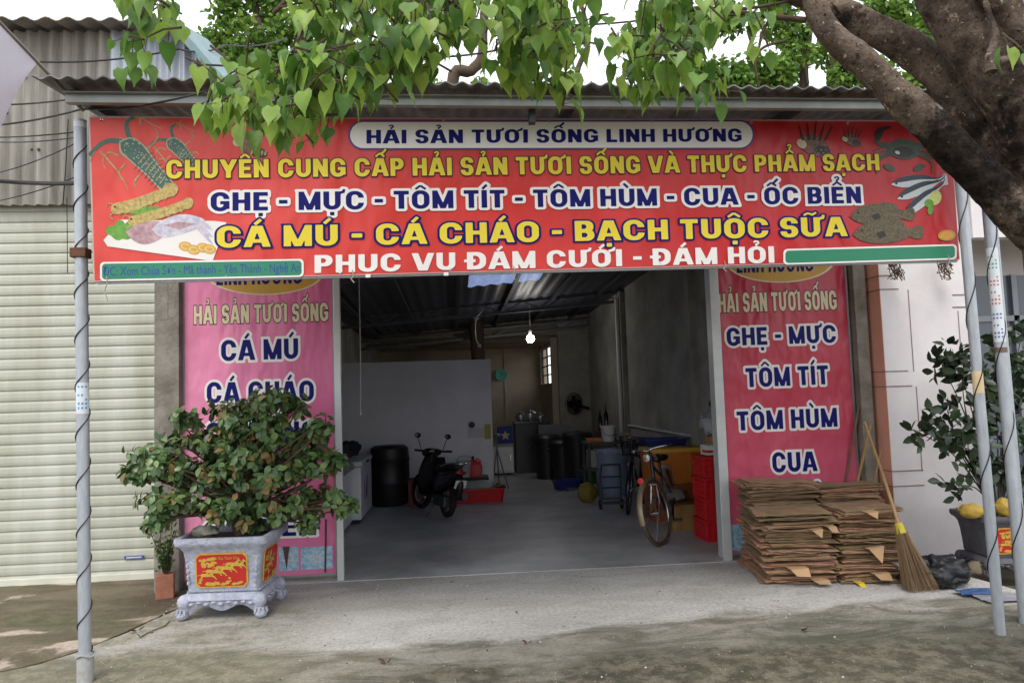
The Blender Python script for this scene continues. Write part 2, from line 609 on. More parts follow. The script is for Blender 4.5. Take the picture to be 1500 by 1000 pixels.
# ------------------------------------------------------------------ ground
def ground_material(name, drive):
    m = bpy.data.materials.new(name)
    m.use_nodes = True
    n, l = m.node_tree.nodes, m.node_tree.links
    b = n['Principled BSDF']
    tc = n.new('ShaderNodeTexCoord')
    sep = n.new('ShaderNodeSeparateXYZ')
    l.new(tc.outputs['Object'], sep.inputs[0])
    def N(scale, detail=6, rough=0.6, vec=None, dist=0.0):
        z = n.new('ShaderNodeTexNoise')
        z.inputs['Scale'].default_value = scale
        z.inputs['Detail'].default_value = detail
        z.inputs['Roughness'].default_value = rough
        z.inputs['Distortion'].default_value = dist
        l.new(vec or tc.outputs['Object'], z.inputs['Vector'])
        return z.outputs['Fac']
    def MA(op, a, bb, clamp=False):
        q = n.new('ShaderNodeMath')
        q.operation = op
        q.use_clamp = clamp
        for i, x in enumerate((a, bb)):
            if isinstance(x, (int, float)):
                q.inputs[i].default_value = x
            else:
                l.new(x, q.inputs[i])
        return q.outputs[0]
    def SS(x, lo, hi):
        q = n.new('ShaderNodeMapRange')
        q.interpolation_type = 'SMOOTHSTEP'
        q.inputs['From Min'].default_value = lo
        q.inputs['From Max'].default_value = hi
        l.new(x, q.inputs['Value'])
        return q.outputs[0]
    def MIX(f, a, bb):
        q = n.new('ShaderNodeMix')
        q.data_type = 'RGBA'
        l.new(f, q.inputs['Factor'])
        for k, x in (('A', a), ('B', bb)):
            if isinstance(x, tuple):
                q.inputs[k].default_value = lin(x)
            else:
                l.new(x, q.inputs[k])
        return q.outputs['Result']
    mp = n.new('ShaderNodeMapping')
    mp.inputs['Scale'].default_value = (0.45, 1.0, 1.0)
    l.new(tc.outputs['Object'], mp.inputs['Vector'])
    st = mp.outputs[0]
    big, mid, fine = N(0.9, 5, 0.6, st), N(3.2, 7, 0.7, st, 0.6), N(34, 6, 0.8)
    X, Yc = sep.outputs['X'], sep.outputs['Y']
    if drive:
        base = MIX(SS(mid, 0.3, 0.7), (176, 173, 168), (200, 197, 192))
        # paler by the shop, darker and mossy towards the street and along the planter foot
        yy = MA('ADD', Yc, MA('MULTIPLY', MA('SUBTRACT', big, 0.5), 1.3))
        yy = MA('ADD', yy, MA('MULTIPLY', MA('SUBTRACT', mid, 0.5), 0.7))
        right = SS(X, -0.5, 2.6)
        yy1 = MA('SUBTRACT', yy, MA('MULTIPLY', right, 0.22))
        darker = SS(yy1, 5.25, 4.95)  # pale band by the shop gives way to a darker tone
        c = MIX(darker, base, MIX(SS(mid, 0.38, 0.62), (112, 109, 94), (156, 151, 139)))
        rs = MA('MULTIPLY', SS(yy1, 5.0, 4.6), SS(X, 1.0, 2.6))  # shade at the right, painted into the concrete colour
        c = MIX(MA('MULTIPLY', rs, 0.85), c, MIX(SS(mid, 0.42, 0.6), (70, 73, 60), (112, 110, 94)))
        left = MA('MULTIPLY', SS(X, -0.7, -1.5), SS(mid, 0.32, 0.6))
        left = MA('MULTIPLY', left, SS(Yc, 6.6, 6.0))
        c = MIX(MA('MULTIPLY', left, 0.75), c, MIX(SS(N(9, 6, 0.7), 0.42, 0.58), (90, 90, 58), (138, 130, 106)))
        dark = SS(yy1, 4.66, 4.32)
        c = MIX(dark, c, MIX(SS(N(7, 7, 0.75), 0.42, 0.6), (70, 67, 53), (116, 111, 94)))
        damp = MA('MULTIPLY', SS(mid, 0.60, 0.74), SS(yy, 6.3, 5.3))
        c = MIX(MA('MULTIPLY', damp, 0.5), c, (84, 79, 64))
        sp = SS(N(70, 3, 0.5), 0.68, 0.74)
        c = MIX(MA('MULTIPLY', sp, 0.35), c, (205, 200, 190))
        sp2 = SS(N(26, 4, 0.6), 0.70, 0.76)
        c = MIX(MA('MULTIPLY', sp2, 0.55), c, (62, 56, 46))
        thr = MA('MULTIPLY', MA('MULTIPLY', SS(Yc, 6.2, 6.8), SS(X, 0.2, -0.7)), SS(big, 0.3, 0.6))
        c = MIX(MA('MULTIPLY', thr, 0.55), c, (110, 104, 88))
    else:
        base = MIX(SS(mid, 0.35, 0.65), (86, 78, 58), (118, 106, 86))
        moss = SS(big, 0.46, 0.6)
        c = MIX(MA('MULTIPLY', moss, 0.8), base, MIX(SS(N(8, 6, 0.7), 0.4, 0.6), (76, 78, 48), (106, 100, 74)))
        pale = SS(N(1.5, 6, 0.65, st, 0.8), 0.54, 0.62)
        c = MIX(MA('MULTIPLY', pale, 0.8), c, (196, 180, 164))
        wet = MA('MULTIPLY', SS(Yc, 5.9, 6.5), SS(X, -3.1, -2.5))
        c = MIX(MA('MULTIPLY', wet, 0.6), c, (66, 50, 36))
    # grit, pitting and hairline cracks
    c = MIX(MA('MULTIPLY', SS(fine, 0.42, 0.62), 0.34), c, (72, 70, 64))
    grit = N(150, 3, 0.6)
    c = MIX(MA('MULTIPLY', SS(grit, 0.60, 0.68), 0.4), c, (200, 197, 190))
    c = MIX(MA('MULTIPLY', SS(grit, 0.40, 0.33), 0.5), c, (48, 46, 42))
    wv = n.new('ShaderNodeTexNoise')
    wv.inputs['Scale'].default_value = 2.2
    wv.inputs['Detail'].default_value = 6
    l.new(tc.outputs['Object'], wv.inputs['Vector'])
    wm = n.new('ShaderNodeMix'); wm.data_type = 'RGBA'; wm.blend_type = 'LINEAR_LIGHT'
    wm.inputs['Factor'].default_value = 0.35
    l.new(tc.outputs['Object'], wm.inputs['A']); l.new(wv.outputs['Color'], wm.inputs['B'])
    vo = n.new('ShaderNodeTexVoronoi')
    vo.feature = 'DISTANCE_TO_EDGE'
    vo.inputs['Scale'].default_value = 0.42
    l.new(wm.outputs['Result'], vo.inputs['Vector'])
    ck = MA('MULTIPLY', SS(vo.outputs['Distance'], 0.006, 0.001), SS(N(0.8, 3), 0.46, 0.56))
    c = MIX(MA('MULTIPLY', ck, 0.22), c, (52, 48, 42))
    l.new(c, b.inputs['Base Color'])
    rr = MA('ADD', MA('MULTIPLY', mid, -0.45), 1.02, True)
    l.new(rr, b.inputs['Roughness'])
    b.inputs['Specular IOR Level'].default_value = 0.3
    bp = n.new('ShaderNodeBump')
    bp.inputs['Strength'].default_value = 0.5
    bp.inputs['Distance'].default_value = 0.012
    l.new(MA('ADD', MA('MULTIPLY', fine, 0.6), MA('MULTIPLY', N(120, 4, 0.7), 0.5)), bp.inputs['Height'])
    l.new(bp.outputs['Normal'], b.inputs['Normal'])
    return m
m = MB()
m.add([(-400, -400, -0.10), (400, -400, -0.10), (400, 400, -0.10), (-400, 400, -0.10)], [(0, 1, 2, 3)])
build(m, 'ground', ground_material('ground_old_concrete', False), kind='structure')
# driveway slab: its left edge runs out from the shopfront towards the street
edge_px = [(0, 984), (60, 972), (125, 951), (185, 925), (240, 900), (270, 889)]
edge = [G(*p) for p in edge_px]
edge = [edge[0] + (edge[0] - edge[1]) * 3] + edge
back = [Vector((-2.2, 6.93, 0)), Vector((4.1, 6.93, 0))]
front = [Vector((4.35, 5.4, 0)), Vector((4.35, 5.15, 0)), Vector((5.6, 4.75, 0)), Vector((9.0, 4.2, 0)), Vector((9.0, 0.4, 0)), Vector((-6.0, 0.4, 0))]
e2 = []
for i in range(len(edge) - 1):
    for j in range(6):
        p = edge[i].lerp(edge[i + 1], j / 6)
        e2.append(p + Vector((noise.noise(p * 3.1) * 0.03, noise.noise(p * 5.7 + Vector((4, 0, 0))) * 0.025, 0)))
e2.append(edge[-1])
poly = [Vector((p.x, p.y, 0)) for p in e2] + back + front
m = MB()
m.prism([(p.x, p.y, -0.095) for p in poly], (0, 0, 0.095))
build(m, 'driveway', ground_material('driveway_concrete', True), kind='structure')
m = MB()
ap = [Vector((p.x - 0.035 + 0.016 * noise.noise(p * 9), p.y + 0.045 + 0.03 * noise.noise(p * 7 + Vector((3, 1, 0))), 0)) for p in e2]
ap += [Vector((-2.2, 7.02, 0)), Vector((-2.2, 7.9, 0)), Vector((-12, 7.9, 0)), Vector((-12, ap[0].y, 0))]
m.prism([(p.x, p.y, -0.095) for p in ap], (0, 0, 0.095 - 0.008))
build(m, 'side_apron', bpy.data.materials['ground_old_concrete'], kind='structure')
FLOOR = mat('shop_floor_cement', (186, 186, 188), 0.45, 0.2, 1.1, 0.06, 60, col2=(136, 136, 138))
m = MB()
m.box(-2.1, 3.2, 6.93, 21, -0.06, 0.006)
build(m, 'shop_floor', FLOOR, kind='structure')

# ------------------------------------------------------------------ the shop building
RW, LW, YF = 3.1, -2.0, 7.0
INW = mat('interior_plaster', (166, 164, 156), 0.9, 0.3, 1.1, 0.15, 20, col2=(118, 116, 110))
INW2 = mat('back_room_plaster', (190, 176, 154), 0.85, 0.2, 2.0, 0.1, 20)
ROOFU = mat('dark_roof_lining', (66, 68, 82), 0.5, 0.35, 3)
FIBRO = mat('fibre_cement_sheet', (138, 138, 140), 0.9, 0.45, 3.0, 0.25, 40, col2=(88, 87, 88))
shop = thing('shop_building', 'open fronted single storey concrete shop with dark deep interior under corrugated roof', 'shop', (0.7, 7.0, 0))
def SB(mb, name, mats, **k):
    return build(mb, name, mats, parent=shop, w=True, **k)
for x0, x1 in ((-2.70, -2.485), (3.945, 4.115)):
    m = MB()
    m.box(x0, x1 - (0.05 if x0 > 0 else 0), 6.93, 7.25, -0.08, 3.62)
    m.box(x0 + 0.05, x0 + 0.12, 6.927, 6.93, 2.42, 2.75)
    SB(m, 'pillar', CONC, bevel=0.012)
for x0, x1 in ((-2.485, -1.10), (2.56, 3.945)):
    m = MB()
    m.box(x0, x1, 7.05, 7.2, -0.03, 3.62)
    SB(m, 'front_wall', CONC)
m = MB()
m.box(-1.10, 2.56, 7.05, 7.2, 3.12, 3.62)
SB(m, 'lintel', CONC)
JAMB = mat('shutter_rail_aluminium', (196, 200, 200), 0.4, 0.15, 6, metal=0.3)
for x in (-1.10, 2.53):
    m = MB()
    m.box(x, x + 0.035, 6.96, 7.17, 0.006, 3.12)
    m.box(x - 0.03 if x > 0 else x, x + 0.06, 6.95, 6.96, 0.006, 3.12)
    SB(m, 'shutter_rail', JAMB, bevel=0.004)
m = MB()
m.box(LW - 0.12, LW, 7.2, 20.5, 0, 3.35)
SB(m, 'left_wall', INW)
m = MB()
m.box(RW, RW + 0.12, 7.2, 16.7, 0, 3.49)
m.box(RW - 0.09, RW, 13.0, 13.25, 0, 3.42)
m.box(RW - 0.06, RW, 9.25, 9.4, 0, 3.40)
m.box(2.39, RW, 16.7, 16.82, 0, 3.4)
SB(m, 'right_wall', INW)
# recess wall with the barred window
wz0, wz1, wy0, wy1 = 1.86, 2.80, 17.05, 20.2
m = MB()
m.box(2.39, 2.5, 16.82, wy0, 0, 2.95)
m.box(2.39, 2.5, wy1, 20.5, 0, 2.95)
m.box(2.39, 2.5, wy0, wy1, 0, wz0)
m.box(2.39, 2.5, wy0, wy1, wz1, 2.95)
m.box(2.25, 2.39, 16.9, 17.02, 0, 2.9)
SB(m, 'recess_wall', INW2)
m = MB()
for t in (0.0, 0.34, 0.67, 1.0):
    y = wy0 + (wy1 - wy0) * t
    m.box(2.43, 2.47, y - 0.03, y + 0.03, wz0, wz1)
for t in (0.0, 0.25, 0.5, 0.75, 1.0):
    z = wz0 + (wz1 - wz0) * t
    m.box(2.435, 2.465, wy0, wy1, z - 0.015, z + 0.015)
SB(m, 'window_bars', DARKST)
m = MB()
m.box(-2.1, 2.6, 20.5, 20.6, 0, 2.95)
m.box(0.1, 0.14, 20.47, 20.5, 0, 2.9)
m.box(1.4, 1.43, 20.47, 20.5, 0.0, 2.9)
SB(m, 'back_wall', INW2)
m = MB()
m.box(-2.1, 2.6, 16.83, 20.6, 2.95, 3.0)
m.box(-2.0, 2.39, 16.72, 16.83, 2.95, 3.5)
for y in (17.6, 18.8, 20.0):
    m.box(-2.0, 2.39, y, y + 0.06, 2.86, 2.95)
SB(m, 'back_room_ceiling', mat('ceiling_board', (150, 140, 120), 0.8, 0.2, 3))
def roofz(x, y):
    return 3.60 + 0.082 * (x - 3.1) - 0.02 * (y - 7.0)
def roof_patch(mb, x0, x1, y0, y1, mi=0):
    nx = max(2, int((x1 - x0) / 0.05))
    def fn(u, v):
        x, y = x0 + (x1 - x0) * u, y0 + (y1 - y0) * v
        return (x, y, roofz(x, y) + 0.012 * cos(x * 2 * pi / 0.2))
    mb.sheet(fn, nx, max(1, int((y1 - y0) / 2)), (0, 0, 0.015), mi)
m = MB()
sx0, sx1, sy0, sy1 = 0.25, 1.35, 8.9, 11.2
roof_patch(m, LW - 0.2, sx0, 7.2, 16.9); roof_patch(m, sx1, RW + 0.35, 7.2, 16.9)
roof_patch(m, sx0, sx1, 7.2, sy0); roof_patch(m, sx0, sx1, sy1, 16.9)
SB(m, 'roof', ROOFU, smooth=40)
m = MB()
roof_patch(m, sx0, sx1, sy0, sy1)
SB(m, 'roof_light', mat('milky_roof_light', (190, 200, 225), 0.35, 0.3, 14, translucent=0.75, bump=0.5, bscale=30), smooth=40)
for x in (-1.6, -0.75, 0.1, 0.95, 1.8, 2.65):
    m = MB()
    m.bar((x, 7.25, roofz(x, 7.25) - 0.055), (x, 16.65, roofz(x, 16.65) - 0.055), 0.05, 0.05)
    SB(m, 'purlin', DARKST)
TRS = mat('painted_truss_steel', (112, 114, 124), 0.45, 0.2, 6, metal=0.3)
for y, zl, zr, dp in ((9.0, 3.02, 3.36, 0.15), (13.3, 2.90, 3.27, 0.17), (16.3, 2.70, 3.08, 0.17)):
    m = MB()
    A, Bq = Vector((LW, y, zl)), Vector((RW, y, zr))
    up = Vector((0, 0, dp))
    m.bar(A, Bq, 0.05, 0.05); m.bar(A + up, Bq + up, 0.05, 0.04)
    for k in range(14):
        a, b2 = A.lerp(Bq, k / 14), A.lerp(Bq, (k + 1) / 14)
        m.bar(a + (up if k % 2 else Vector()), b2 + (Vector() if k % 2 else up), 0.018, 0.018)
    SB(m, 'roof_truss', TRS)
# conduit along the right wall
m = MB()
m.tube([(RW - 0.13, 13.1, 0.6), (RW - 0.13, 13.1, 3.3)], 0.035, 8)
m.tube([(RW - 0.03, 13.0, 1.02), (RW - 0.03, 9.4, 1.02), (RW - 0.03, 9.3, 1.02), (RW - 0.03, 9.3, 3.0)], 0.018, 6)
SB(m, 'conduit', WHITEP)
# partition
part = thing('partition_wall', 'plain white partition board standing across the inside of the shop', 'partition', (-0.6, 12.6, 0.006))
m = MB()
m.box(-2.0, 0.63, 12.55, 12.65, 0.15, 2.24)
build(m, 'board', mat('partition_board', (236, 238, 244), 0.6, 0.1, 0.8, col2=(214, 214, 216)), parent=part, w=True, bevel=0.004)
m = MB()
m.box(-1.9, 0.72, 12.48, 12.72, 0.007, 0.15)
build(m, 'plinth', mat('partition_plinth', (190, 190, 190), 0.7, 0.15, 4), parent=part, w=True, bevel=0.006)
m = MB()
q = P(700, 632, 12.54)
m.box(q.x - 0.17, q.x + 0.1, 12.54, 12.547, q.z - 0.1, q.z + 0.06, 0)
m.box(q.x + 0.11, q.x + 0.22, 12.54, 12.547, q.z - 0.13, q.z + 0.12, 1)
m.lathe([(0.0, 0.0), (0.05, 0.005), (0.055, 0.02), (0.0, 0.03)], (q.x - 0.1, 12.53, q.z + 0.12), 12, 2, R=Matrix.Rotation(pi / 2, 3, 'X'))
build(m, 'pinned_notes', [mat('notice_paper', (206, 206, 206), 0.8, 0.05), mat('yellow_paper', (190, 178, 96), 0.8, 0.1), DARKST], parent=part, w=True)

# ------------------------------------------------------------------ canopy
can = thing('front_canopy', 'grey corrugated cement sheet canopy over the red banner', 'canopy', (0.7, 4.4, 3.45))
m = MB()
cy0, cy1 = 4.30, 7.3
def cz(x, y):
    return 3.497 + (y - 4.3) * 0.09 + 0.012 * noise.noise(Vector((x * 0.7, y, 0))) - 0.012 * (x - 0.6)
def fn(u, v):
    x, y = -2.36 + 6.3 * u, cy0 + (cy1 - cy0) * v + (0.02 * noise.noise(Vector((int(u * 7), 0, 3))) if v == 0 else 0)
    return (x, y, cz(x, y) + 0.010 * cos(x * 2 * pi / 0.098))
m.sheet(fn, 560, 6, (0, 0, 0.008))
build(m, 'roof_sheet', FIBRO, parent=can, w=True, smooth=50)
m = MB()
for a, b2 in ((-2.22, 3.93),):
    m.bar((a, 4.42, 3.452), (b2, 4.42, 3.394), 0.045, 0.050)
    m.bar((a, 4.40, 3.4795), (b2, 4.40, 3.4215), 0.07, 0.005)
SBM = mat('dull_galvanised_channel', (150, 154, 152), 0.5, 0.35, 3, metal=0.35)
build(m, 'eave_channel', SBM, parent=can, w=True, bevel=0.003)
for x in (-2.2, -0.7, 0.8, 2.3, 3.85):
    m = MB()
    m.bar((x, 4.45, cz(x, 4.45) - 0.045), (x, 7.2, cz(x, 7.2) - 0.045), 0.04, 0.05)
    build(m, 'rafter', DARKST, parent=can, w=True)
m = MB()
q = P(779, 166, 4.5)
m.box(q.x - 0.02, q.x + 0.02, 4.47, 4.53, 3.33, 3.47)
build(m, 'hanger_bracket', DARKST, parent=can, w=True)

# ------------------------------------------------------------------ shuttered building on the left
SHUT = mat('pale_green_shutter', (190, 193, 182), 0.5, 0.2, 1.0, 0.25, 3, col2=(164, 163, 146), stretch=(2.6, 1, 0.3))
CLAD = mat('old_cement_cladding', (168, 164, 156), 0.9, 0.35, 1.6, 0.2, 30, col2=(104, 100, 92), stretch=(5, 1, 0.35))
NEWC = mat('zinc_cladding', (176, 182, 190), 0.4, 0.15, 2, metal=0.5, stretch=(6, 1, 0.5))
lb = thing('shuttered_building', 'tall neighbouring building with pale green roller shutter and corrugated upper wall', 'building', (-4.5, 7.5, -0.035))
ys = 7.5
m = MB()
zt = 3.72
prof = []
nsl = 36
sh = (zt - 0.02) / nsl
for k in range(nsl):
    z = -0.02 + k * sh
    prof += [(ys + 0.004, z), (ys - 0.010, z + 0.004), (ys - 0.014, z + sh * 0.3), (ys - 0.013, z + sh * 0.7), (ys - 0.008, z + sh - 0.012), (ys + 0.004, z + sh - 0.008)]
nx = 8
for i in range(len(prof) - 1):
    (ya, za), (yb, zb) = prof[i], prof[i + 1]
    xs = [-7.6 + (4.78) * j / nx for j in range(nx + 1)]
    vs = [(x, ya, za) for x in xs] + [(x, yb, zb) for x in xs]
    m.add(vs, [(j, j + 1, nx + 2 + j, nx + 1 + j) for j in range(nx)])
sd_ = build(m, 'roller_shutter', SHUT, parent=lb, w=True, smooth=35)
m = MB()
m.box(-7.6, -2.84, ys - 0.03, ys + 0.02, -0.035, 0.05)
build(m, 'bottom_rail', mat('cream_rail', (206, 205, 190), 0.6, 0.15, 4), parent=sd_, w=True, bevel=0.005)
m = MB()
q = G(196, 816, 0); q = P(196, 816, 7.47)
m.box(q.x - 0.09, q.x + 0.09, 7.474, 7.483, q.z - 0.015, q.z + 0.015, 0)
m.box(q.x - 0.07, q.x + 0.07, 7.4725, 7.474, q.z - 0.006, q.z + 0.006, 1)
build(m, 'maker_plate', [mat('plate_blue', (70, 84, 150), 0.5), mat('plate_print', (200, 205, 215), 0.5)], parent=sd_, w=True)
m = MB()
m.box(-2.84, -2.70, 7.45, 7.7, -0.035, 3.75)
m.box(-9.0, -7.6, 7.45, 7.7, -0.035, 3.75)
build(m, 'shutter_pillar', CONC, parent=lb, w=True, bevel=0.01)
def clad_top(x):
    return 5.36 if x < -2.68 else 5.36 - (x + 2.68) * 1.2
def corr(mb, x0, x1, zb, ztop, y, wl, amp, mi=0):
    n = int((x1 - x0) / wl * 6)
    vs, fs = [], []
    for i in range(n + 1):
        x = x0 + (x1 - x0) * i / n
        yy = y + amp * cos(x * 2 * pi / wl)
        top = ztop(x) if callable(ztop) else ztop
        for z in (zb, top):
            vs += [(x, yy, z), (x, yy + 0.01, z)]
    for i in range(n):
        a, b2 = i * 4, i * 4 + 4
        fs += [(a, b2, b2 + 2, a + 2), (b2 + 1, a + 1, a + 3, b2 + 3), (a + 2, b2 + 2, b2 + 3, a + 3), (b2, a, a + 1, b2 + 1)]
    mb.add(vs, fs, mi)
m = MB(); corr(m, -3.30, -1.75, 3.9, clad_top, 7.38, 0.115, 0.024)
build(m, 'zinc_cladding', NEWC, parent=lb, w=True, smooth=50)
m = MB(); corr(m, -9.0, -3.30, 3.62, clad_top, 7.40, 0.115, 0.026)
for i in range(34):
    x, z = -7.2 + random.random() * 3.7, 3.8 + int(random.random() * 4) * 0.36
    m.ball((x, 7.372, z), (0.018, 0.01, 0.018), 6, 1)
build(m, 'cement_cladding', [CLAD, DARKST], parent=lb, w=True, smooth=50)
m = MB()
def fn(u, v):
    x = -9.2 + 6.5 * u
    y = 7.16 + 2.8 * v
    return (x, y, 5.36 + (y - 7.16) * 0.2 + 0.02 * cos(x * 2 * pi / 0.2))
m.sheet(fn, 200, 2, (0, 0, 0.01))
build(m, 'upper_roof', mat('old_roof_sheet', (150, 140, 132), 0.9, 0.4, 3, 0.2), parent=lb, w=True, smooth=50)
m = MB()
m.add([(-2.72, 7.2, 5.39), (-2.66, 7.2, 5.42), (-1.66, 7.3, 4.22), (-1.76, 7.3, 4.19), (-2.72, 8.0, 5.5), (-2.56, 8.0, 5.58), (-1.52, 8.0, 4.32), (-1.6, 8.0, 4.27)],
      [(0, 1, 2, 3), (1, 5, 6, 2), (3, 2, 6, 7), (0, 4, 5, 1), (0, 3, 7, 4)])
build(m, 'verge_flashing', mat('blue_green_flashing', (120, 146, 150), 0.5, 0.2, 3, metal=0.2), parent=lb, w=True)
m = MB()
m.box(-8.9, -2.75, 7.72, 10.0, 0, 5.2)
build(m, 'side_wall', CONC, parent=lb, w=True)

# ------------------------------------------------------------------ white neighbour on the right
PINKP = mat('salmon_paint', (232, 168, 148), 0.85, 0.15, 2.5, 0.1, 30)
WHW = mat('white_wall_paint', (226, 221, 222), 0.85, 0.1, 1.2, 0.08, 25, col2=(206, 200, 202))
GROOVE = mat('wall_groove_shade', (142, 126, 122), 0.9, 0.3, 8)  # thin strips whose darker colour stands in for groove shading
rb_ = thing('white_house', 'white painted house front with salmon pink side and scored panel lines', 'house', (5.0, 6.7, -0.035))
x0, yf = 4.10, 6.75
xe = P(1432, 560, yf).x
m = MB()
m.box(x0 + 0.004, xe, yf, 7.6, -0.035, 3.75, 0)
m.box(x0, x0 + 0.004, yf + 0.002, 7.6, -0.035, 3.75, 1)
build(m, 'front_wall', [WHW, PINKP], parent=rb_, w=True)
m = MB()
for py0, px0, px1 in ((566, 1300, 1336), (544, 1296, 1330), (424, 1285, 1316), (404, 1282, 1312), (690, 1310, 1352), (712, 1314, 1354)):
    a, b2 = P(px0, py0, yf), P(px1, py0 - 1, yf)
    m.box(x0, b2.x, yf - 0.004, yf + 0.002, a.z - 0.005, a.z + 0.005)
    m.box(x0 - 0.004, x0 + 0.002, yf, 7.05, a.z - 0.005, a.z + 0.005)
for px0, py0, py1 in ((1330, 424, 544), (1342, 566, 690), (1403, 455, 520), (1414, 600, 710)):
    a, b2 = P(px0, py0, yf), P(px0 + 9, py1, yf)
    m.box(a.x - 0.004, a.x + 0.004, yf - 0.004, yf + 0.002, b2.z, a.z)
for py0 in (432, 450):
    a = P(1395, py0, yf)
    m.box(a.x, xe, yf - 0.004, yf + 0.002, a.z - 0.006, a.z + 0.006)
build(m, 'score_lines', GROOVE, parent=rb_, w=True)
m = MB()
m.box(xe, 9.5, 7.5, 7.6, 2.75, 3.75)
m.box(8.2, 9.5, yf, 7.5, -0.035, 3.75)
m.box(xe, 8.2, 6.66, 6.80, 3.0, 3.75)
build(m, 'porch_wall', WHW, parent=rb_, w=True)
m = MB()
m.box(xe, 8.2, 7.5, 7.54, 0.0, 2.75, 0)
for xx in (xe + 0.03, xe + 1.0, xe + 2.0):
    m.box(xx, xx + 0.06, 7.46, 7.5, 0, 2.75, 1)
m.box(xe, 8.2, 7.46, 7.5, 2.25, 2.31, 1)
build(m, 'glazed_door', [mat('dark_glass', (92, 100, 112), 0.12, 0.2, 1.5, spec=0.6), mat('door_frame_grey', (140, 142, 148), 0.4, 0.15, 4, metal=0.4)], parent=rb_, w=True)
m = MB()
m.box(x0 - 0.1, 9.5, 6.5, 12, 3.75, 3.9)
build(m, 'roof_slab', CONC, parent=rb_, w=True)
m = MB()
m.box(xe, 8.2, 5.9, 7.5, -0.035, 0.05)
build(m, 'porch_step', CONC, parent=rb_, w=True, bevel=0.01)
# ------------------------------------------------------------------ the big red banner
def printed(name, ca, cb, p0, p1, rough=0.45, cmid=None):
    """vinyl with a colour run from ca (at p0) to cb (at p1), object space"""
    m = bpy.data.materials.new(name)
    m.use_nodes = True
    n, l = m.node_tree.nodes, m.node_tree.links
    b = n['Principled BSDF']
    b.inputs['Roughness'].default_value = rough
    tc = n.new('ShaderNodeTexCoord')
    p0, p1 = Vector(p0), Vector(p1)
    dv = p1 - p0
    vm = n.new('ShaderNodeVectorMath'); vm.operation = 'SUBTRACT'
    l.new(tc.outputs['Object'], vm.inputs[0]); vm.inputs[1].default_value = p0
    dt = n.new('ShaderNodeVectorMath'); dt.operation = 'DOT_PRODUCT'
    l.new(vm.outputs[0], dt.inputs[0]); dt.inputs[1].default_value = dv / dv.length_squared
    nz = n.new('ShaderNodeTexNoise'); nz.inputs['Scale'].default_value = 1.4; nz.inputs['Detail'].default_value = 4
    l.new(tc.outputs['Object'], nz.inputs['Vector'])
    ad = n.new('ShaderNodeMath'); ad.operation = 'MULTIPLY_ADD'
    l.new(nz.outputs['Fac'], ad.inputs[0]); ad.inputs[1].default_value = 0.16
    l.new(dt.outputs['Value'], ad.inputs[2])
    rp = n.new('ShaderNodeValToRGB')
    rp.color_ramp.elements[0].position = 0.08
    rp.color_ramp.elements[0].color = lin(ca)
    rp.color_ramp.elements[1].position = 1.0
    rp.color_ramp.elements[1].color = lin(cb)
    if cmid:
        e = rp.color_ramp.elements.new(0.55); e.color = lin(cmid)
    l.new(ad.outputs[0], rp.inputs['Fac'])
    l.new(rp.outputs['Color'], b.inputs['Base Color'])
    mp = n.new('ShaderNodeMapping'); mp.inputs['Scale'].default_value = (1.6, 1, 0.7)          # slack, rippled vinyl
    l.new(tc.outputs['Object'], mp.inputs['Vector'])
    rz_ = n.new('ShaderNodeTexNoise'); rz_.inputs['Scale'].default_value = 1.6; rz_.inputs['Detail'].default_value = 3
    l.new(mp.outputs[0], rz_.inputs['Vector'])
    bp = n.new('ShaderNodeBump'); bp.inputs['Strength'].default_value = 0.5; bp.inputs['Distance'].default_value = 0.2
    l.new(rz_.outputs['Fac'], bp.inputs['Height']); l.new(bp.outputs['Normal'], b.inputs['Normal'])
    return m
INK_NAVY = mat('ink_navy', (20, 22, 104), 0.5, 0.06, 3, spec=0.15)
INK_WHITE = mat('ink_white', (234, 230, 228), 0.5, 0.05, 2, spec=0.2)
INK_YEL = mat('ink_yellow', (228, 206, 66), 0.5, 0.06, 3, spec=0.2)
INK_DARK = mat('ink_dark_outline', (60, 46, 66), 0.5, 0.1, 3, spec=0.2)
INK_GREEN = mat('ink_green', (34, 128, 96), 0.45, 0.1, 2)
INK_BLUE = mat('ink_blue', (30, 64, 150), 0.45, 0.1, 3)
INK_CREAM = mat('ink_cream', (222, 208, 170), 0.45, 0.1, 3)
bY = lambda x: 4.55 + (x + 2.15) * 0.036
bn = Vector((0.036, -1, 0)).normalized()          # towards the street
b0 = Vector((-2.15, 4.55, 0))
def Bp(px, py, off=0.0):
    v = ray(px, py)
    t = (b0 - CAM).dot(bn) / v.dot(bn)
    return CAM + v * t + bn * off
ban = thing('banner', 'long red seafood banner with yellow, navy and white lettering under the canopy eave', 'banner', (0.65, 4.64, 2.42))
TL, TR, BR, BL = Bp(132, 172), Bp(1391, 178), Bp(1405, 380), Bp(139, 412)
RED = printed('banner_red_vinyl', (214, 66, 56), (178, 20, 30), TL - Vector((0.65, 4.64, 2.42)), TR - Vector((0.65, 4.64, 2.42)), 0.4, (200, 44, 42))  # coral left end carries glare and fading put into the colour
m = MB()
def fn(u, v):
    a, b2 = BL.lerp(BR, u), TL.lerp(TR, u)
    p = a.lerp(b2, v)
    return p
m.sheet(fn, 30, 8, -bn * 0.012)
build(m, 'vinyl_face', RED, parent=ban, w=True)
m = MB()
for a, b2 in ((TL, TR), (BL, BR), (TL, BL), (TR, BR), (TL.lerp(TR, .33), BL.lerp(BR, .33)), (TL.lerp(TR, .66), BL.lerp(BR, .66))):
    m.bar(a - bn * 0.028, b2 - bn * 0.028, 0.028, 0.028)
build(m, 'frame', GALV, parent=ban, w=True)
m = MB()
for a, b2 in ((TL, TR), (BL, BR), (TL, BL), (TR, BR)):
    m.bar(a - bn * 0.006, b2 - bn * 0.006, 0.014, 0.006)
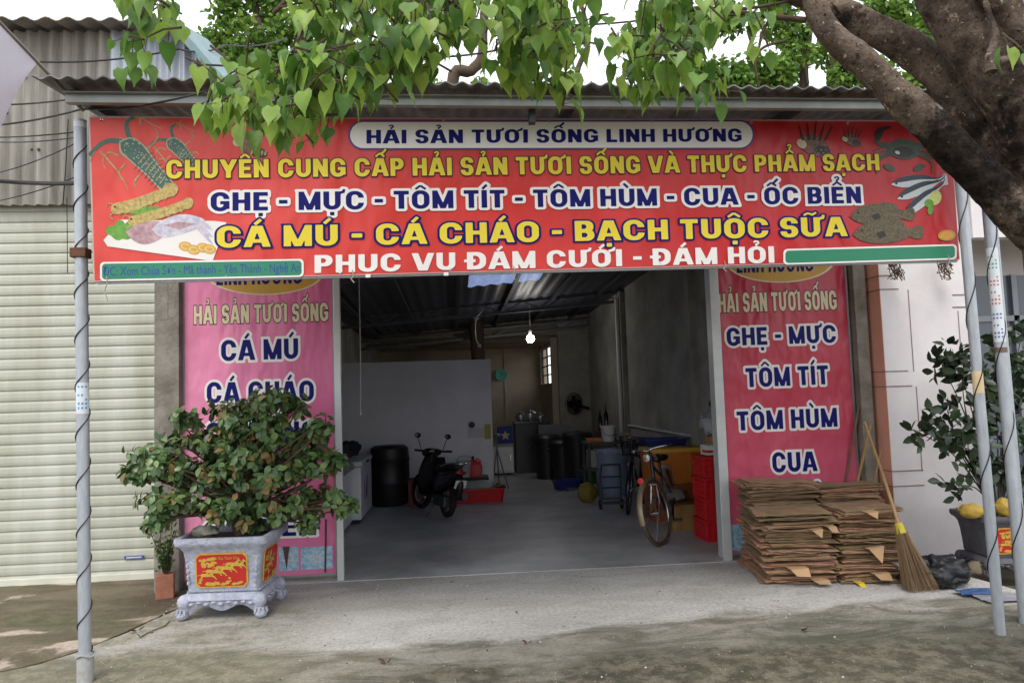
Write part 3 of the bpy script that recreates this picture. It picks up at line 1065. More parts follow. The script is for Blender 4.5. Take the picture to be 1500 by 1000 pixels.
build(m, 'white_hem', mat('faded_hem', (206, 160, 156), 0.6, 0.2, 5), parent=ban, w=True)
def bline(text, x0, y0, x1, y1, cap0, mats, layers, name='lettering'):
    m = MB()
    A, Bq = Bp(x0, y0), Bp(x1, y1)
    up = Bp(x0, y0 - cap0) - A
    write(m, text, A, Bq, up, bn, layers)
    build(m, name, mats, parent=ban, w=True)
def plate(m, pts, off, mi):
    m.add([Bp(x, y, off) for x, y in pts], [tuple(range(len(pts)))[::-1]], mi)
def stad(x0, x1, yl0, yr0, yl1, yr1, r=None):
    """rounded plate in photo pixels, following the banner's slant"""
    out = []
    hgt = (yl1 - yl0)
    r = r or hgt / 2
    def yy(x, v):
        t = (x - x0) / (x1 - x0)
        return (yl0 + (yr0 - yl0) * t) * (1 - v) + (yl1 + (yr1 - yl1) * t) * v
    for cx, cv, a0 in ((x0 + r, r / hgt, 180), (x1 - r, r / hgt, 270), (x1 - r, 1 - r / hgt, 0), (x0 + r, 1 - r / hgt, 90)):
        for k in range(9):
            a = radians(a0 + k * 90 / 8)
            x = cx + r * cos(a)
            out.append((x, yy(x, cv) + r * sin(a)))
    return out
m = MB()
plate(m, stad(510, 1105, 177, 178.5, 220, 217), 0.0048, 1)
plate(m, stad(513, 1102, 179.5, 181, 217.5, 214.5), 0.0054, 0)
build(m, 'name_plate', [INK_WHITE, mat('ink_violet_border', (88, 66, 132), 0.5)], parent=ban, w=True)
bline('HẢI SẢN TƯƠI SỐNG LINH HƯƠNG', 537, 211, 1086, 208, 20, [INK_NAVY], [(0.0, 0.0065, 0)])
bline('CHUYÊN CUNG CẤP HẢI SẢN TƯƠI SỐNG VÀ THỰC PHẨM SẠCH', 244, 262, 1288, 250, 27, [INK_DARK, INK_YEL], [(0.055, 0.005, 0), (0.0, 0.006, 1)])
bline('GHẸ - MỰC - TÔM TÍT - TÔM HÙM - CUA - ỐC BIỂN', 309, 309.5, 1261, 298, 27, [INK_WHITE, INK_NAVY], [(0.14, 0.005, 0), (0.0, 0.006, 1)])
bline('CÁ MÚ - CÁ CHÁO - BẠCH TUỘC SỮA', 318, 363, 1240, 346, 31, [INK_NAVY, INK_YEL], [(0.085, 0.005, 0), (0.0, 0.006, 1)])
bline('PHỤC VỤ ĐÁM CƯỚI - ĐÁM HỎI', 461, 400, 1134, 385, 26, [INK_WHITE], [(0.0, 0.005, 0)])
m = MB()
plate(m, stad(147, 445, 384, 380, 412, 405, 6), 0.0048, 0)
plate(m, stad(150, 442, 386.5, 382.5, 409.5, 402.5, 5), 0.0054, 1)
A = Bp(151.5, 404)
small_text(m, 'ĐC: Xom Chùa Sơn - Mã thành - Yên Thành - Nghệ An', A, Bp(440, 398), Bp(151.5, 390.5) - A, bn, 0.006, 2)
build(m, 'address_plate', [INK_WHITE, INK_GREEN, INK_BLUE], parent=ban, w=True)
m = MB()
plate(m, stad(1147, 1401, 365, 358, 388, 380, 6), 0.0048, 0)
plate(m, stad(1150, 1398, 367.5, 360.5, 385.5, 377.5, 5), 0.0054, 1)
build(m, 'phone_plate', [INK_WHITE, INK_GREEN], parent=ban, w=True)
# printed seafood pictures
PR = dict(lob=mat('print_lobster', (40, 82, 78), 0.45, 0.5, 45, col2=(74, 104, 92)), spk=mat('print_speckle', (166, 172, 140), 0.5, 0.2, 30), lobl=mat('print_lobster_leg', (188, 168, 112), 0.45, 0.5, 50, col2=(120, 108, 70)),
          man=mat('print_mantis', (206, 186, 112), 0.45, 0.3, 50, col2=(150, 120, 60)), dish=mat('print_dish', (228, 224, 220), 0.45, 0.05, 4),
          leaf=mat('print_lettuce', (110, 168, 60), 0.45, 0.4, 40), squid=mat('print_squid', (196, 166, 172), 0.45, 0.3, 30, col2=(146, 104, 112)), sq2=mat('print_squid_pale', (214, 210, 220), 0.45, 0.2, 30, col2=(164, 158, 180)),
          org=mat('print_orange', (222, 160, 70), 0.45, 0.2, 30), shell=mat('print_shell', (136, 96, 74), 0.45, 0.5, 50, col2=(70, 50, 44)), shl=mat('print_shell_pale', (214, 190, 160), 0.45, 0.3, 40),
          crab=mat('print_crab', (30, 48, 40), 0.45, 0.4, 40, col2=(70, 82, 60)), fish=mat('print_fish_back', (40, 54, 70), 0.45, 0.4, 40), fishb=mat('print_fish_belly', (200, 206, 208), 0.45, 0.2, 40),
          grp=mat('print_grouper', (112, 98, 66), 0.45, 0.5, 70, col2=(56, 46, 34)), drk=mat('print_dark', (36, 28, 28), 0.45, 0.2, 20), gold=mat('print_gold_seal', (190, 150, 50), 0.45, 0.2, 40), lime=mat('print_lime', (206, 212, 130), 0.45, 0.2, 40))
PK = list(PR)
_lay = [0]
def pic(m, pts, key, smooth=True):
    _lay[0] += 1
    pts = [Vector((x, y, 0)) for x, y in pts]
    if smooth and len(pts) > 4:
        q = smoothpts(pts + pts[:1], 4)[:-1]
    else:
        q = pts
    m.add([Bp(p.x, p.y, 0.0006 + 0.000014 * _lay[0]) for p in q], [tuple(range(len(q)))[::-1]], PK.index(key))
def pell(m, cx, cy, rx, ry, ang, key, n=18, a0=0, a1=360):
    a = radians(ang)
    pts = []
    for k in range(n):
        t = radians(a0 + (a1 - a0) * k / n)
        x, y = rx * cos(t), ry * sin(t)
        pts.append((cx + x * cos(a) - y * sin(a), cy + x * sin(a) + y * cos(a)))
    pic(m, pts, key, False)
def pstroke(m, pts, w0, w1, key):
    q = smoothpts([(x, y, 0) for x, y in pts], 5)
    n = len(q)
    L, R = [], []
    for i, p in enumerate(q):
        d = q[min(i + 1, n - 1)] - q[max(i - 1, 0)]
        d.normalize()
        w = (w0 + (w1 - w0) * i / (n - 1)) / 2
        L.append((p.x - d.y * w, p.y + d.x * w)); R.append((p.x + d.y * w, p.y - d.x * w))
    _lay[0] += 1
    off = 0.0006 + 0.000014 * _lay[0]
    vs = [Bp(x, y, off) for x, y in L + R]
    m.add(vs, [(i, i + 1, n + i + 1, n + i) for i in range(n - 1)], PK.index(key))
def lobster(m, ox, oy, s):
    T = lambda l: [(ox + x * s, oy + y * s) for x, y in l]
    for w in ([(14, -4), (-8, -18), (-36, -10), (-50, 4), (-56, 18)], [(10, -12), (0, -34), (4, -50), (22, -52), (44, -40), (58, -34)], [(-40, 2), (-24, 20), (-8, 40), (4, 62)], [(-10, 10), (-26, 4), (-36, 16), (-32, 30)],
              [(30, 0), (44, -10), (52, -22), (48, -34)], [(0, 22), (-10, 34), (-6, 48)], [(44, 22), (58, 14), (66, 20)], [(22, 40), (14, 52), (20, 62)], [(24, -40), (22, -62)]):
        pstroke(m, T(w), 3.2 * s, 1.2 * s, 'lobl')
    for w in ([(8, -8), (-8, -14), (-30, -14), (-46, -4), (-58, 8)], [(14, -6), (4, -26), (2, -44), (14, -52)]):
        pstroke(m, T(w), 9 * s, 5 * s, 'lob')
    pic(m, T([(-10, -14), (10, -20), (30, -7), (52, 23), (76, 52), (71, 62), (57, 64), (34, 41), (4, 15), (-9, 3)]), 'spk')
    pic(m, T([(-8, -12), (10, -18), (28, -6), (50, 24), (74, 52), (70, 60), (58, 62), (36, 40), (6, 14), (-6, 2)]), 'lob')
    for k in range(7):
        t = k / 7
        pstroke(m, T([(34 + 34 * t, 6 + 42 * t), (20 + 40 * t, 22 + 38 * t)]), 1.6 * s, 1.6 * s, 'lobl')
        pstroke(m, T([(36 + 34 * t, 8 + 42 * t), (44 + 34 * t, 3 + 42 * t)]), 2.4 * s, 0.6 * s, 'lob')
        pstroke(m, T([(20 + 36 * t, 24 + 36 * t), (14 + 36 * t, 30 + 36 * t)]), 2.4 * s, 0.6 * s, 'lob')
    rr = random.Random(int(ox))
    for k in range(70):                                             # pale speckles over the shell
        u, w = rr.random(), rr.uniform(-1, 1)
        cx, cy = -2 + 68 * u, -8 + 62 * u
        hw = (12 - 6 * u)
        pell(m, *T([(cx + w * hw * .7, cy - w * hw * .75)])[0], rr.uniform(.7, 1.7) * s, rr.uniform(.6, 1.2) * s, 40, 'spk', 6)
    for dx, dy in ((2, -10), (14, -16), (22, -10)):
        pell(m, *T([(dx, dy)])[0], 2.2 * s, 1.6 * s, 30, 'spk', 8)
    pic(m, T([(64, 52), (80, 54), (84, 64), (72, 68), (60, 62)]), 'lobl')
def mantis(m, pts, w):
    pstroke(m, pts, w * 1.0, w * 0.9, 'man')
    q = smoothpts([(x, y, 0) for x, y in pts], 3)
    for p in q[1:-1]:
        pstroke(m, [(p.x - 1, p.y - w * .45), (p.x + 1.5, p.y), (p.x + 1, p.y + w * .45)], 1.3, 1.3, 'lobl')
        pstroke(m, [(p.x, p.y + w * .4), (p.x - 4, p.y + w * .75)], 1.6, 0.8, 'man')
    a = q[0]
    pell(m, a.x, a.y, w * .55, w * .5, 0, 'man'); pell(m, a.x - 3, a.y - 3, 2.4, 1.8, 0, 'drk')
    pstroke(m, [(a.x, a.y - 3), (a.x - 12, a.y - 8), (a.x - 16, a.y - 2)], 1.6, 0.8, 'lobl')
    pstroke(m, [(a.x, a.y + 4), (a.x - 10, a.y + 10), (a.x - 6, a.y + 16)], 2.4, 1.2, 'lobl')
    b2 = q[-1]
    pell(m, b2.x, b2.y, w * .5, w * .58, 20, 'man')
m = MB()
lobster(m, 250, 214, 0.62)
lobster(m, 184, 220, 0.92)
pell(m, 366, 214, 17, 11, 15, 'shell'); pell(m, 348, 209, 7, 6, 0, 'shl'); pell(m, 379, 224, 13, 7, 10, 'drk')
for dx in range(5):
    pell(m, 369 + dx * 5, 223 + dx * .4, 1.8, 4, 10, 'lobl', 8)
pic(m, [(152, 352), (178, 322), (316, 324), (332, 326), (312, 382), (300, 381), (158, 361)], 'dish', False)
for k in range(9):
    pell(m, 166 + 6 * k * .9, 338 + 6 * sin(k * 2.1), 11, 8, k * 40, 'leaf', 10)
for k in range(6):
    pell(m, 186 + 9 * k, 308 + 3 * sin(k * 3.1), 8, 5, k * 50, 'leaf', 10)
mantis(m, [(172, 306), (196, 300), (224, 290), (252, 279)], 17)
mantis(m, [(196, 324), (220, 317), (250, 308), (276, 298)], 15)
pic(m, [(184, 340), (204, 328), (232, 324), (252, 330), (238, 348), (216, 358), (198, 354)], 'squid')
pic(m, [(222, 336), (240, 322), (270, 314), (300, 322), (292, 334), (262, 344), (238, 348)], 'sq2')
pic(m, [(240, 330), (262, 325), (288, 328), (262, 337)], 'squid')
for k in range(9):
    pstroke(m, [(286, 330), (296 + k, 326 + k * 3), (306 + (k % 3) * 3, 330 + k * 3.4)], 4, 2, 'sq2')
for cx, cy in ((272, 361), (284, 366), (298, 363), (307, 365)):
    pell(m, cx, cy, 10, 7, 10, 'org'); pell(m, cx, cy, 7, 4.6, 10, 'lime'); pell(m, cx, cy, 5, 3, 10, 'org')
# right-hand side: conches, crab, sardines, groupers, seal
for ox, oy, s in ((1190, 214, 1.0), (1246, 206, 0.56)):
    pic(m, [(ox - 26 * s, oy - 4 * s), (ox - 12 * s, oy - 14 * s), (ox + 8 * s, oy - 14 * s), (ox + 26 * s, oy + 6 * s), (ox + 22 * s, oy + 16 * s), (ox, oy + 14 * s), (ox - 14 * s, oy + 6 * s)], 'shell')
    pell(m, ox - 16 * s, oy - 3 * s, 8 * s, 6 * s, 40, 'shl')
    pell(m, ox + 14 * s, oy + 7 * s, 12 * s, 7 * s, 10, 'drk', 12)
    for k in range(6):
        pell(m, ox + (5 + 3.6 * k) * s, oy + (6 + (k % 2) * 5) * s, 2 * s, 1.7 * s, 0, 'shell', 8)
    for k in range(5):
        x = ox + (-14 + 8 * k) * s
        pstroke(m, [(x, oy - 8 * s), (x - 6 * s + 4.5 * k * s, oy - (36 - 3 * abs(k - 2)) * s)], 4.2 * s, 1.2 * s, 'drk')
for sgn in (-1, 1):
    for k in range(4):
        pstroke(m, [(1324 + sgn * 16, 216 + 3 * k), (1324 + sgn * (30 + 3 * k), 216 + 7 * k), (1324 + sgn * (46 - 2 * k), 222 + 11 * k)], 4, 1.6, 'crab')
    pstroke(m, [(1324 + sgn * 16, 212), (1324 + sgn * 34, 212), (1324 + sgn * 42, 204)], 7, 6, 'crab')
    pic(m, [(1324 + sgn * 40, 208), (1324 + sgn * 44, 196), (1324 + sgn * 34, 187), (1324 + sgn * 18, 186), (1324 + sgn * 30, 193), (1324 + sgn * 34, 203)], 'drk')
    pell(m, 1324 + sgn * 22, 246, 9, 4.5, sgn * -25, 'crab')
pell(m, 1324, 219, 24, 15, 4, 'crab', 22)
pell(m, 1322, 223, 15, 8, 4, 'drk', 16)
pell(m, 1314, 224, 4, 2.5, 20, 'fishb', 10)
for cx, cy, an in ((1340, 265, -6), (1346, 277, -22), (1352, 292, -38)):
    a = radians(an)
    T = lambda l: [(cx + x * cos(a) - y * sin(a), cy + x * sin(a) + y * cos(a)) for x, y in l]
    pic(m, T([(-36, 2), (-20, -7), (8, -8), (32, -1), (44, -6), (42, 5), (32, 2), (8, 8), (-20, 8)]), 'fishb')
    pic(m, T([(-34, 0), (-20, -7), (8, -8), (32, -1), (44, -6), (34, 1), (6, -1), (-18, 0)]), 'fish')
    pell(m, T([(-28, 1)])[0][0], T([(-28, 1)])[0][1], 2, 2, 0, 'drk', 8)
pell(m, 1369, 290, 9, 11, 20, 'lime'); pell(m, 1360, 298, 7, 6, 0, 'leaf'); pell(m, 1362, 308, 4, 7, 10, 'leaf')
for cx, cy, s in ((1288, 314, 0.92), (1296, 340, 1.0)):
    T = lambda l: [(cx + x * s, cy + y * s) for x, y in l]
    pic(m, T([(34, -4), (52, -10), (56, 0), (52, 10), (34, 6)]), 'grp')
    pic(m, T([(-10, -12), (4, -20), (26, -16), (30, -6)]), 'grp')
    pic(m, T([(-48, 4), (-34, -10), (-8, -17), (20, -12), (40, -3), (40, 4), (20, 13), (-8, 17), (-34, 13)]), 'grp')
    pell(m, *T([(-34, -2)])[0], 2.2, 2.2, 0, 'drk', 8)
    pic(m, T([(-14, 2), (-2, -2), (2, 6), (-8, 10)]), 'drk')
pell(m, 1386, 345, 13, 8, -4, 'gold'); pell(m, 1386, 345, 10, 5.5, -4, 'org')
build(m, 'printed_seafood', [PR[k] for k in PK], parent=ban, w=True)

# eyelets along the hem and cord tails at the ties
for k in range(9):
    for a, b2, s_ in ((TL, TR, -1), (BL, BR, 1)):
        m = MB()
        p = a.lerp(b2, 0.012 + 0.976 * k / 8) + Vector((0, 0, 0.017 * s_)) + bn * 0.003
        m.tube([p + Vector((0.008 * cos(t), 0, 0.008 * sin(t))) for t in [2 * pi * q / 12 for q in range(12)]], 0.0028, 5, closed=True)
        build(m, 'eyelet', CHROME, parent=ban, w=True, smooth=60)
for k, (u, L) in enumerate(((0.012, .12), (0.27, .05), (0.45, .06), (0.70, .04), (0.985, .10))):
    p = BL.lerp(BR, u) + bn * 0.006
    m = MB()
    m.tube(smoothpts([p + Vector((0, 0, .03)), p + Vector((.006, 0, -.01)), p + Vector((-.008, 0, -L * .5)), p + Vector((.01, 0, -L))], 4), 0.0035, 5)
    build(m, 'tie_cord', mat('dirty_cord', (176, 170, 150), .9, .3, 10), parent=ban, w=True, smooth=60)

# ------------------------------------------------------------------ the two upright sign panels
YS = 7.02
pn = Vector((0, -1, 0))
def Sp(px, py, off=0.0):
    return P(px, py, YS - off)
def sign_panel(label, xl, xr, zb, zt, ca, cb, cm, ell, lines, horiz, oval_text):
    t = thing('sign_panel', label, 'sign', ((xl + xr) / 2, 7.02, zb))
    m = MB()
    m.box(xl, xr, YS, 7.035, zb, zt)
    w = xr - xl
    p0, p1 = (Vector((-w / 2, 0, 0.6)), Vector((w / 2, 0, 0.9))) if horiz else (Vector((0, 0, zt - zb - 0.5)), Vector((0.2, 0, 0)))
    build(m, 'printed_face', printed('panel_print_' + cat_name(label), ca, cb, p0, p1, 0.35, cm), parent=t, w=True)
    m = MB()
    for x in (xl + 0.006, xr - 0.006):
        m.box(x - 0.010, x + 0.010, YS - 0.006, 7.04, zb - 0.006, zt)
    m.box(xl, xr, YS - 0.006, 7.04, zb - 0.02, zb + 0.002)
    build(m, 'edge_trim', mat('panel_trim', (150, 150, 152), 0.4, 0.15, 5, metal=0.3), parent=t, w=True)
    m = MB()
    cx, cy, rx, ry = ell
    for k, (f, mi) in enumerate(((1.0, 0), (0.95, 1))):
        m.add([Sp(cx + rx * f * cos(2 * pi * q / 40), cy + ry * f * sin(2 * pi * q / 40), 0.001 + 0.0006 * k) for q in range(40)], [tuple(range(40))[::-1]], mi)
    tx0, tx1, ty = oval_text
    A = Sp(tx0, ty)
    write(m, 'LINH HƯƠNG', A, Sp(tx1, ty - 3), Sp(tx0, ty - 22) - A, pn, [(0.0, 0.0024, 2)])
    build(m, 'name_oval', [INK_CREAM, mat('ink_ochre', (196, 150, 44), 0.45, 0.1, 3), INK_NAVY], parent=t, w=True)
    for text, x0, y0, x1, y1, cap, kind in lines:
        m = MB()
        A = Sp(x0, y0)
        up = Sp(x0, y0 - cap) - A
        up.x = 0
        write(m, text, A, Sp(x1, y1), up, pn, [(0.05, 0.001, 0), (0.0, 0.0018, 1)] if kind else [(0.13, 0.001, 0), (0.0, 0.0018, 1)])
        build(m, 'lettering', [INK_DARK, INK_CREAM] if kind else [INK_WHITE, INK_NAVY], parent=t, w=True)
    return t
def cat_name(s):
    return s.split()[0]
PICB = mat('print_blue_dish', (84, 150, 186), 0.4, 0.5, 22, col2=(190, 214, 224))
PICW = mat('print_white_squid', (214, 220, 226), 0.4, 0.4, 40, col2=(128, 150, 170))
lp = sign_panel('pink upright sign panel left of the shop opening, half hidden by the bonsai', -2.482, -1.105, 0.06, 3.1, (234, 148, 184), (208, 104, 148), (224, 126, 166), (387, 400, 87, 32),
    [('HẢI SẢN TƯƠI SỐNG', 284, 475, 481, 470, 27, 1), ('CÁ MÚ', 324, 528.5, 437, 525, 30, 0), ('CÁ CHÁO', 303, 590, 460, 587, 30, 0),
     ('CÁ HỒNG', 302, 649, 464, 646, 30, 0), ('ỐC BIỂN', 300, 789, 463, 783, 27, 0)], True, (317, 442, 418))
m = MB()
for x0, y0, x1, y1, k in ((300, 806, 352, 846, 0), (356, 803, 405, 843, 0), (409, 800, 437, 836, 0), (441, 799, 487, 834, 0)):
    a, b2 = Sp(x0, y1), Sp(x1, y0)
    m.add([(a.x, YS - 0.001, a.z), (b2.x, YS - 0.001, a.z), (b2.x, YS - 0.001, b2.z), (a.x, YS - 0.001, b2.z)], [(0, 1, 2, 3)], 0)
    cx, cz_ = (a.x + b2.x) / 2, (a.z + b2.z) / 2
    for j in range(14):
        t = j * 0.45 + x0
        r0, r1 = 0.012, 0.07
        d = Vector((cos(t), 0, sin(t) * 0.9))
        s2 = Vector((-d.z, 0, d.x)) * 0.011
        c0 = Vector((cx, YS - 0.0014 - j * 0.00003, cz_))
        m.add([c0 + d * r0 - s2, c0 + d * r1 - s2 * .6, c0 + d * r1 + s2 * .6, c0 + d * r0 + s2], [(0, 1, 2, 3)], 1)
build(m, 'dish_pictures', [PICB, PICW], parent=lp, w=True)
m = MB()
for pts in ([(477, 600), (480, 640), (478, 722), (474, 722), (475, 640)], [(414, 800), (424, 800), (420, 835), (417, 818)], [(476, 760), (479, 760), (478, 838), (475, 838)]):
    m.add([Sp(x, y, 0.0024) for x, y in pts], [tuple(range(len(pts)))[::-1]])
build(m, 'torn_slits', mat('torn_dark_vinyl', (90, 60, 62), 0.7, 0.3, 10), parent=lp, w=True)
rp_ = sign_panel('crimson upright sign panel right of the shop opening, behind the cardboard piles', 2.588, 3.925, 0.06, 3.1, (178, 34, 58), (216, 100, 130), (190, 58, 82), (1142, 382, 80, 32),
    [('HẢI SẢN TƯƠI SỐNG', 1053, 458, 1226, 453, 28, 1), ('GHẸ - MỰC', 1065, 506.5, 1225, 501.5, 26, 0), ('TÔM TÍT', 1093, 567, 1214, 562.5, 28, 0),
     ('TÔM HÙM', 1080, 630.5, 1227, 624.5, 28, 0), ('CUA', 1132, 691.5, 1197, 689.5, 29, 0), ('ỐC BIỂN', 1098, 754, 1232, 750, 29, 0)], False, (1079, 1191, 400))
m = MB()
a, b2 = Sp(1071, 806), Sp(1116, 766)
m.add([(a.x, YS - 0.001, a.z), (b2.x, YS - 0.001, a.z), (b2.x, YS - 0.001, b2.z), (a.x, YS - 0.001, b2.z)], [(0, 1, 2, 3)], 0)
cx, cz_ = (a.x + b2.x) / 2, (a.z + b2.z) / 2
for j in range(12):
    t = j * 0.52
    d = Vector((cos(t), 0, sin(t)))
    s2 = Vector((-d.z, 0, d.x)) * 0.012
    c0 = Vector((cx, YS - 0.0014 - j * 0.00003, cz_))
    m.add([c0 + d * .012 - s2, c0 + d * .08 - s2 * .6, c0 + d * .08 + s2 * .6, c0 + d * .012 + s2], [(0, 1, 2, 3)], 1)
build(m, 'dish_pictures', [PICB, PICW], parent=rp_, w=True)
# ------------------------------------------------------------------ steel posts
def post(label, p0, p1, r, sticker=None, spiral=0, wrap=None):
    p0, p1 = Vector(p0), Vector(p1)
    t = thing('steel_post', label, 'post', p0, group='galvanised posts under the banner')
    m = MB(); m.tube([p0, p0.lerp(p1, .3), p0.lerp(p1, .7), p1], r, 20)
    build(m, 'pole', GALV, parent=t, w=True, smooth=60)
    if spiral:
        pts = []
        for i in range(spiral * 14):
            u = 0.06 + 0.9 * i / (spiral * 14)
            a = 2 * pi * i / 14 + 0.5 * sin(i * 0.05)
            c = p0.lerp(p1, u)
            pts.append(c + Vector((cos(a), sin(a), 0)) * (r + 0.004))
        m = MB(); m.tube(pts, 0.0035, 5)
        build(m, 'wound_wire', WIRE, parent=t, w=True, smooth=60)
    if sticker:
        for (u0, u1, c1, c2) in sticker:
            m = MB()
            n = 12
            a0, a1 = p0.lerp(p1, u0), p0.lerp(p1, u1)
            face = atan2(-p0.y, -p0.x)
            for k in range(n):
                t0, t1 = face - 1.2 + 2.4 * k / n, face - 1.2 + 2.4 * (k + 1) / n
                q = [c + Vector((cos(a), sin(a), 0)) * (r + 0.0015) for c, a in ((a0, t0), (a0, t1), (a1, t1), (a1, t0))]
                m.add(q, [(0, 1, 2, 3)], 0)
            L = (a1 - a0).length
            for j in range(int(L / 0.026)):
                for k in range(3):
                    if (j * 7 + k * 5 + j * j * k) % 5 < 2:
                        continue
                    u = (j + 0.15) * 0.026 / L
                    c = a0.lerp(a1, u)
                    t0 = face - 0.75 + 0.55 * k
                    q = [cc + Vector((cos(a), sin(a), 0)) * (r + 0.0024) for cc, a in ((c, t0), (c, t0 + 0.22 + 0.05 * (j % 4)), (c + Vector((0, 0, 0.010 + 0.003 * (j % 3))), t0 + 0.30), (c + Vector((0, 0, 0.012)), t0))]
                    m.add(q, [(0, 1, 2, 3)], 1)
            build(m, 'sticker', [mat('sticker_' + c1, {'white': (214, 220, 226), 'pale': (178, 200, 214), 'red': (196, 96, 84), 'blue': (70, 96, 170), 'cream': (214, 190, 150), 'green': (120, 170, 150)}[c1], 0.5, 0.1, 8),
                                  mat('sticker_print_' + c2, {'white': (214, 220, 226), 'cyan': (58, 150, 206), 'red': (196, 106, 94), 'blue': (84, 106, 172), 'green': (96, 160, 130), 'cream': (214, 190, 150)}.get(c2, (58, 150, 206)), 0.5, 0.1, 8)], parent=t, w=True)
    return t
lt, lbm = P(121, 158, 4.62), P(125, 985, 4.78)
lbm.z = -0.03
lp_ = post('left galvanised post wound with black wire, blue sticker at mid height', lbm, (lbm.x, 4.66, 3.42), 0.036,
           [(0.475, 0.53, 'white', 'cyan'), (0.985, 0.995, 'white', 'white')], 11)
m = MB()
m.lathe([(0.046, 0.0), (0.047, 0.16), (0.042, 0.2), (0.036, 0.215)], lbm, 18)
m.tube([lbm + Vector((0.05 * cos(a), 0.05 * sin(a), 0.19 + 0.01 * sin(3 * a))) for a in [2 * pi * k / 16 for k in range(16)]], 0.005, 6, 0, closed=True)
build(m, 'mortar_collar', mat('mortar_grey', (168, 168, 166), 0.9, 0.3, 14, 0.3), parent=lp_, w=True, smooth=50)
m = MB()
c = lbm.lerp(Vector((lbm.x, 4.66, 3.42)), 0.76)
m.box(c.x - 0.05, c.x + 0.045, c.y - 0.045, c.y + 0.04, c.z - 0.03, c.z + 0.03)
build(m, 'rusty_clamp', RUST, parent=lp_, w=True, bevel=0.006)
a = G(1465, 928); b2 = P(1404, 235, a.y - 0.02)
b2 = a + (b2 - a) * 1.16
post('nearer of the two right-hand galvanised posts, under the banner end, cream sticker', a, b2, 0.033, [(0.43, 0.47, 'cream', 'cream')], 6)
a2 = G(1502, 912); b3 = P(1443, 260, a2.y)
b3 = a2 + (b3 - a2) * 1.16
pr = post('outer right-hand galvanised post with green, red and blue sticker strip and brown tape', a2, b3, 0.037, [(0.535, 0.60, 'white', 'blue'), (0.60, 0.67, 'white', 'red'), (0.67, 0.72, 'white', 'green')], 5)
m = MB()
c = a2.lerp(b3, 0.515)
m.tube([c, c.lerp(b3, 0.02)], 0.0405, 16, 0)
build(m, 'brown_tape', mat('brown_tape', (112, 88, 74), 0.5, 0.2, 10), parent=pr, w=True)
m = MB()
c = a2.lerp(b3, 0.80)
m.prism([c + Vector((-0.07, -0.045, -0.02)), c + Vector((0.0, -0.045, -0.03)), c + Vector((0.02, -0.045, 0.05)), c + Vector((-0.04, -0.045, 0.06))], (0, 0.006, 0))
build(m, 'torn_paper_tag', INK_CREAM, parent=pr, w=True)
# second thin pipe strapped behind the outer post
m = MB()
m.tube([a2 + Vector((0.085, 0.06, 0)), b3 + Vector((0.085, 0.06, 0))], 0.02, 12)
build(m, 'thin_pipe', GALV, label='thin galvanised pipe standing just behind the outer right post', cat='pipe', smooth=60)

# ------------------------------------------------------------------ cables
def cable(pts, r, label, sag=0.0, group='black cables crossing the shopfront', name='cable'):
    m = MB()
    pts = [Vector(p) for p in pts]
    if pts[0].x < -3 and pts[1].x - pts[0].x > .5:                # runs on to the next house
        pts.insert(0, pts[0] + (pts[0] - pts[1]) * 3 + Vector((0, 0, .3)))
    q = []
    for i in range(len(pts) - 1):
        A, Bq = Vector(pts[i]), Vector(pts[i + 1])
        for k in range(10):
            t = k / 10
            q.append(A.lerp(Bq, t) - Vector((0, 0, sag * 4 * t * (1 - t))))
    q.append(Vector(pts[-1]))
    m.tube(q, r, 6)
    build(m, name, WIRE, label=label, cat='cable', group=group, smooth=60)
pt = Vector((lbm.x - 0.033, 4.62, 3.4))
cable([P(-60, 258, 5.3), P(122, 268, 4.7)], 0.014, 'thickest black cable, level with the top of the shutter, ending at the left post', 0.02)
cable([P(-60, 150, 5.6), P(118, 143, 4.7)], 0.006, 'thin cable above the left post bracket against the grey cladding', 0.03)
cable([P(-60, 186, 5.6), P(120, 160, 4.7), P(300, 134, 4.2)], 0.007, 'cable slanting up over the left post and along the canopy eave', 0.03)
cable([P(-60, 200, 5.6), P(122, 192, 4.7)], 0.005, 'thin cable crossing the cladding just under the post top', 0.02)
cable([P(-60, 204, 5.6), P(122, 200, 4.7)], 0.004, 'faint wire running just below another thin cable on the cladding', 0.03)
cable([P(-60, 262, 5.6), P(122, 204, 4.7)], 0.004, 'slack wire rising steeply across the cladding to the left post', 0.05)
cable([P(-40, 300, 5.6), P(121, 255, 4.7)], 0.004, 'slanting wire from the shutter head up to the post clamp', 0.03)
cable([P(40, 90, 6.9), P(262, 72, 6.9), P(330, 66, 8.0), P(420, 56, 10)], 0.009, 'cable strung across the upper zinc cladding into the trees', 0.05)
cable([P(300, 95, 4.0), P(620, 84, 3.9), P(790, 56, 3.8)], 0.006, 'lower of two cables threading through the hanging leaves', 0.03)
cable([P(560, 48, 4.1), P(740, 32, 4.0), P(1000, 20, 4.0), P(1240, 0, 4.0)], 0.006, 'upper of two cables threading through the hanging leaves', 0.04)
cable([P(98, 290, 7.2), P(99, 400, 7.2)], 0.004, 'short wire dangling in front of the shutter', 0)
cable([P(100, 175, 5.2), P(96, 250, 5.2), P(92, 300, 5.2)], 0.004, 'loose wire end hanging beside the cladding', 0)

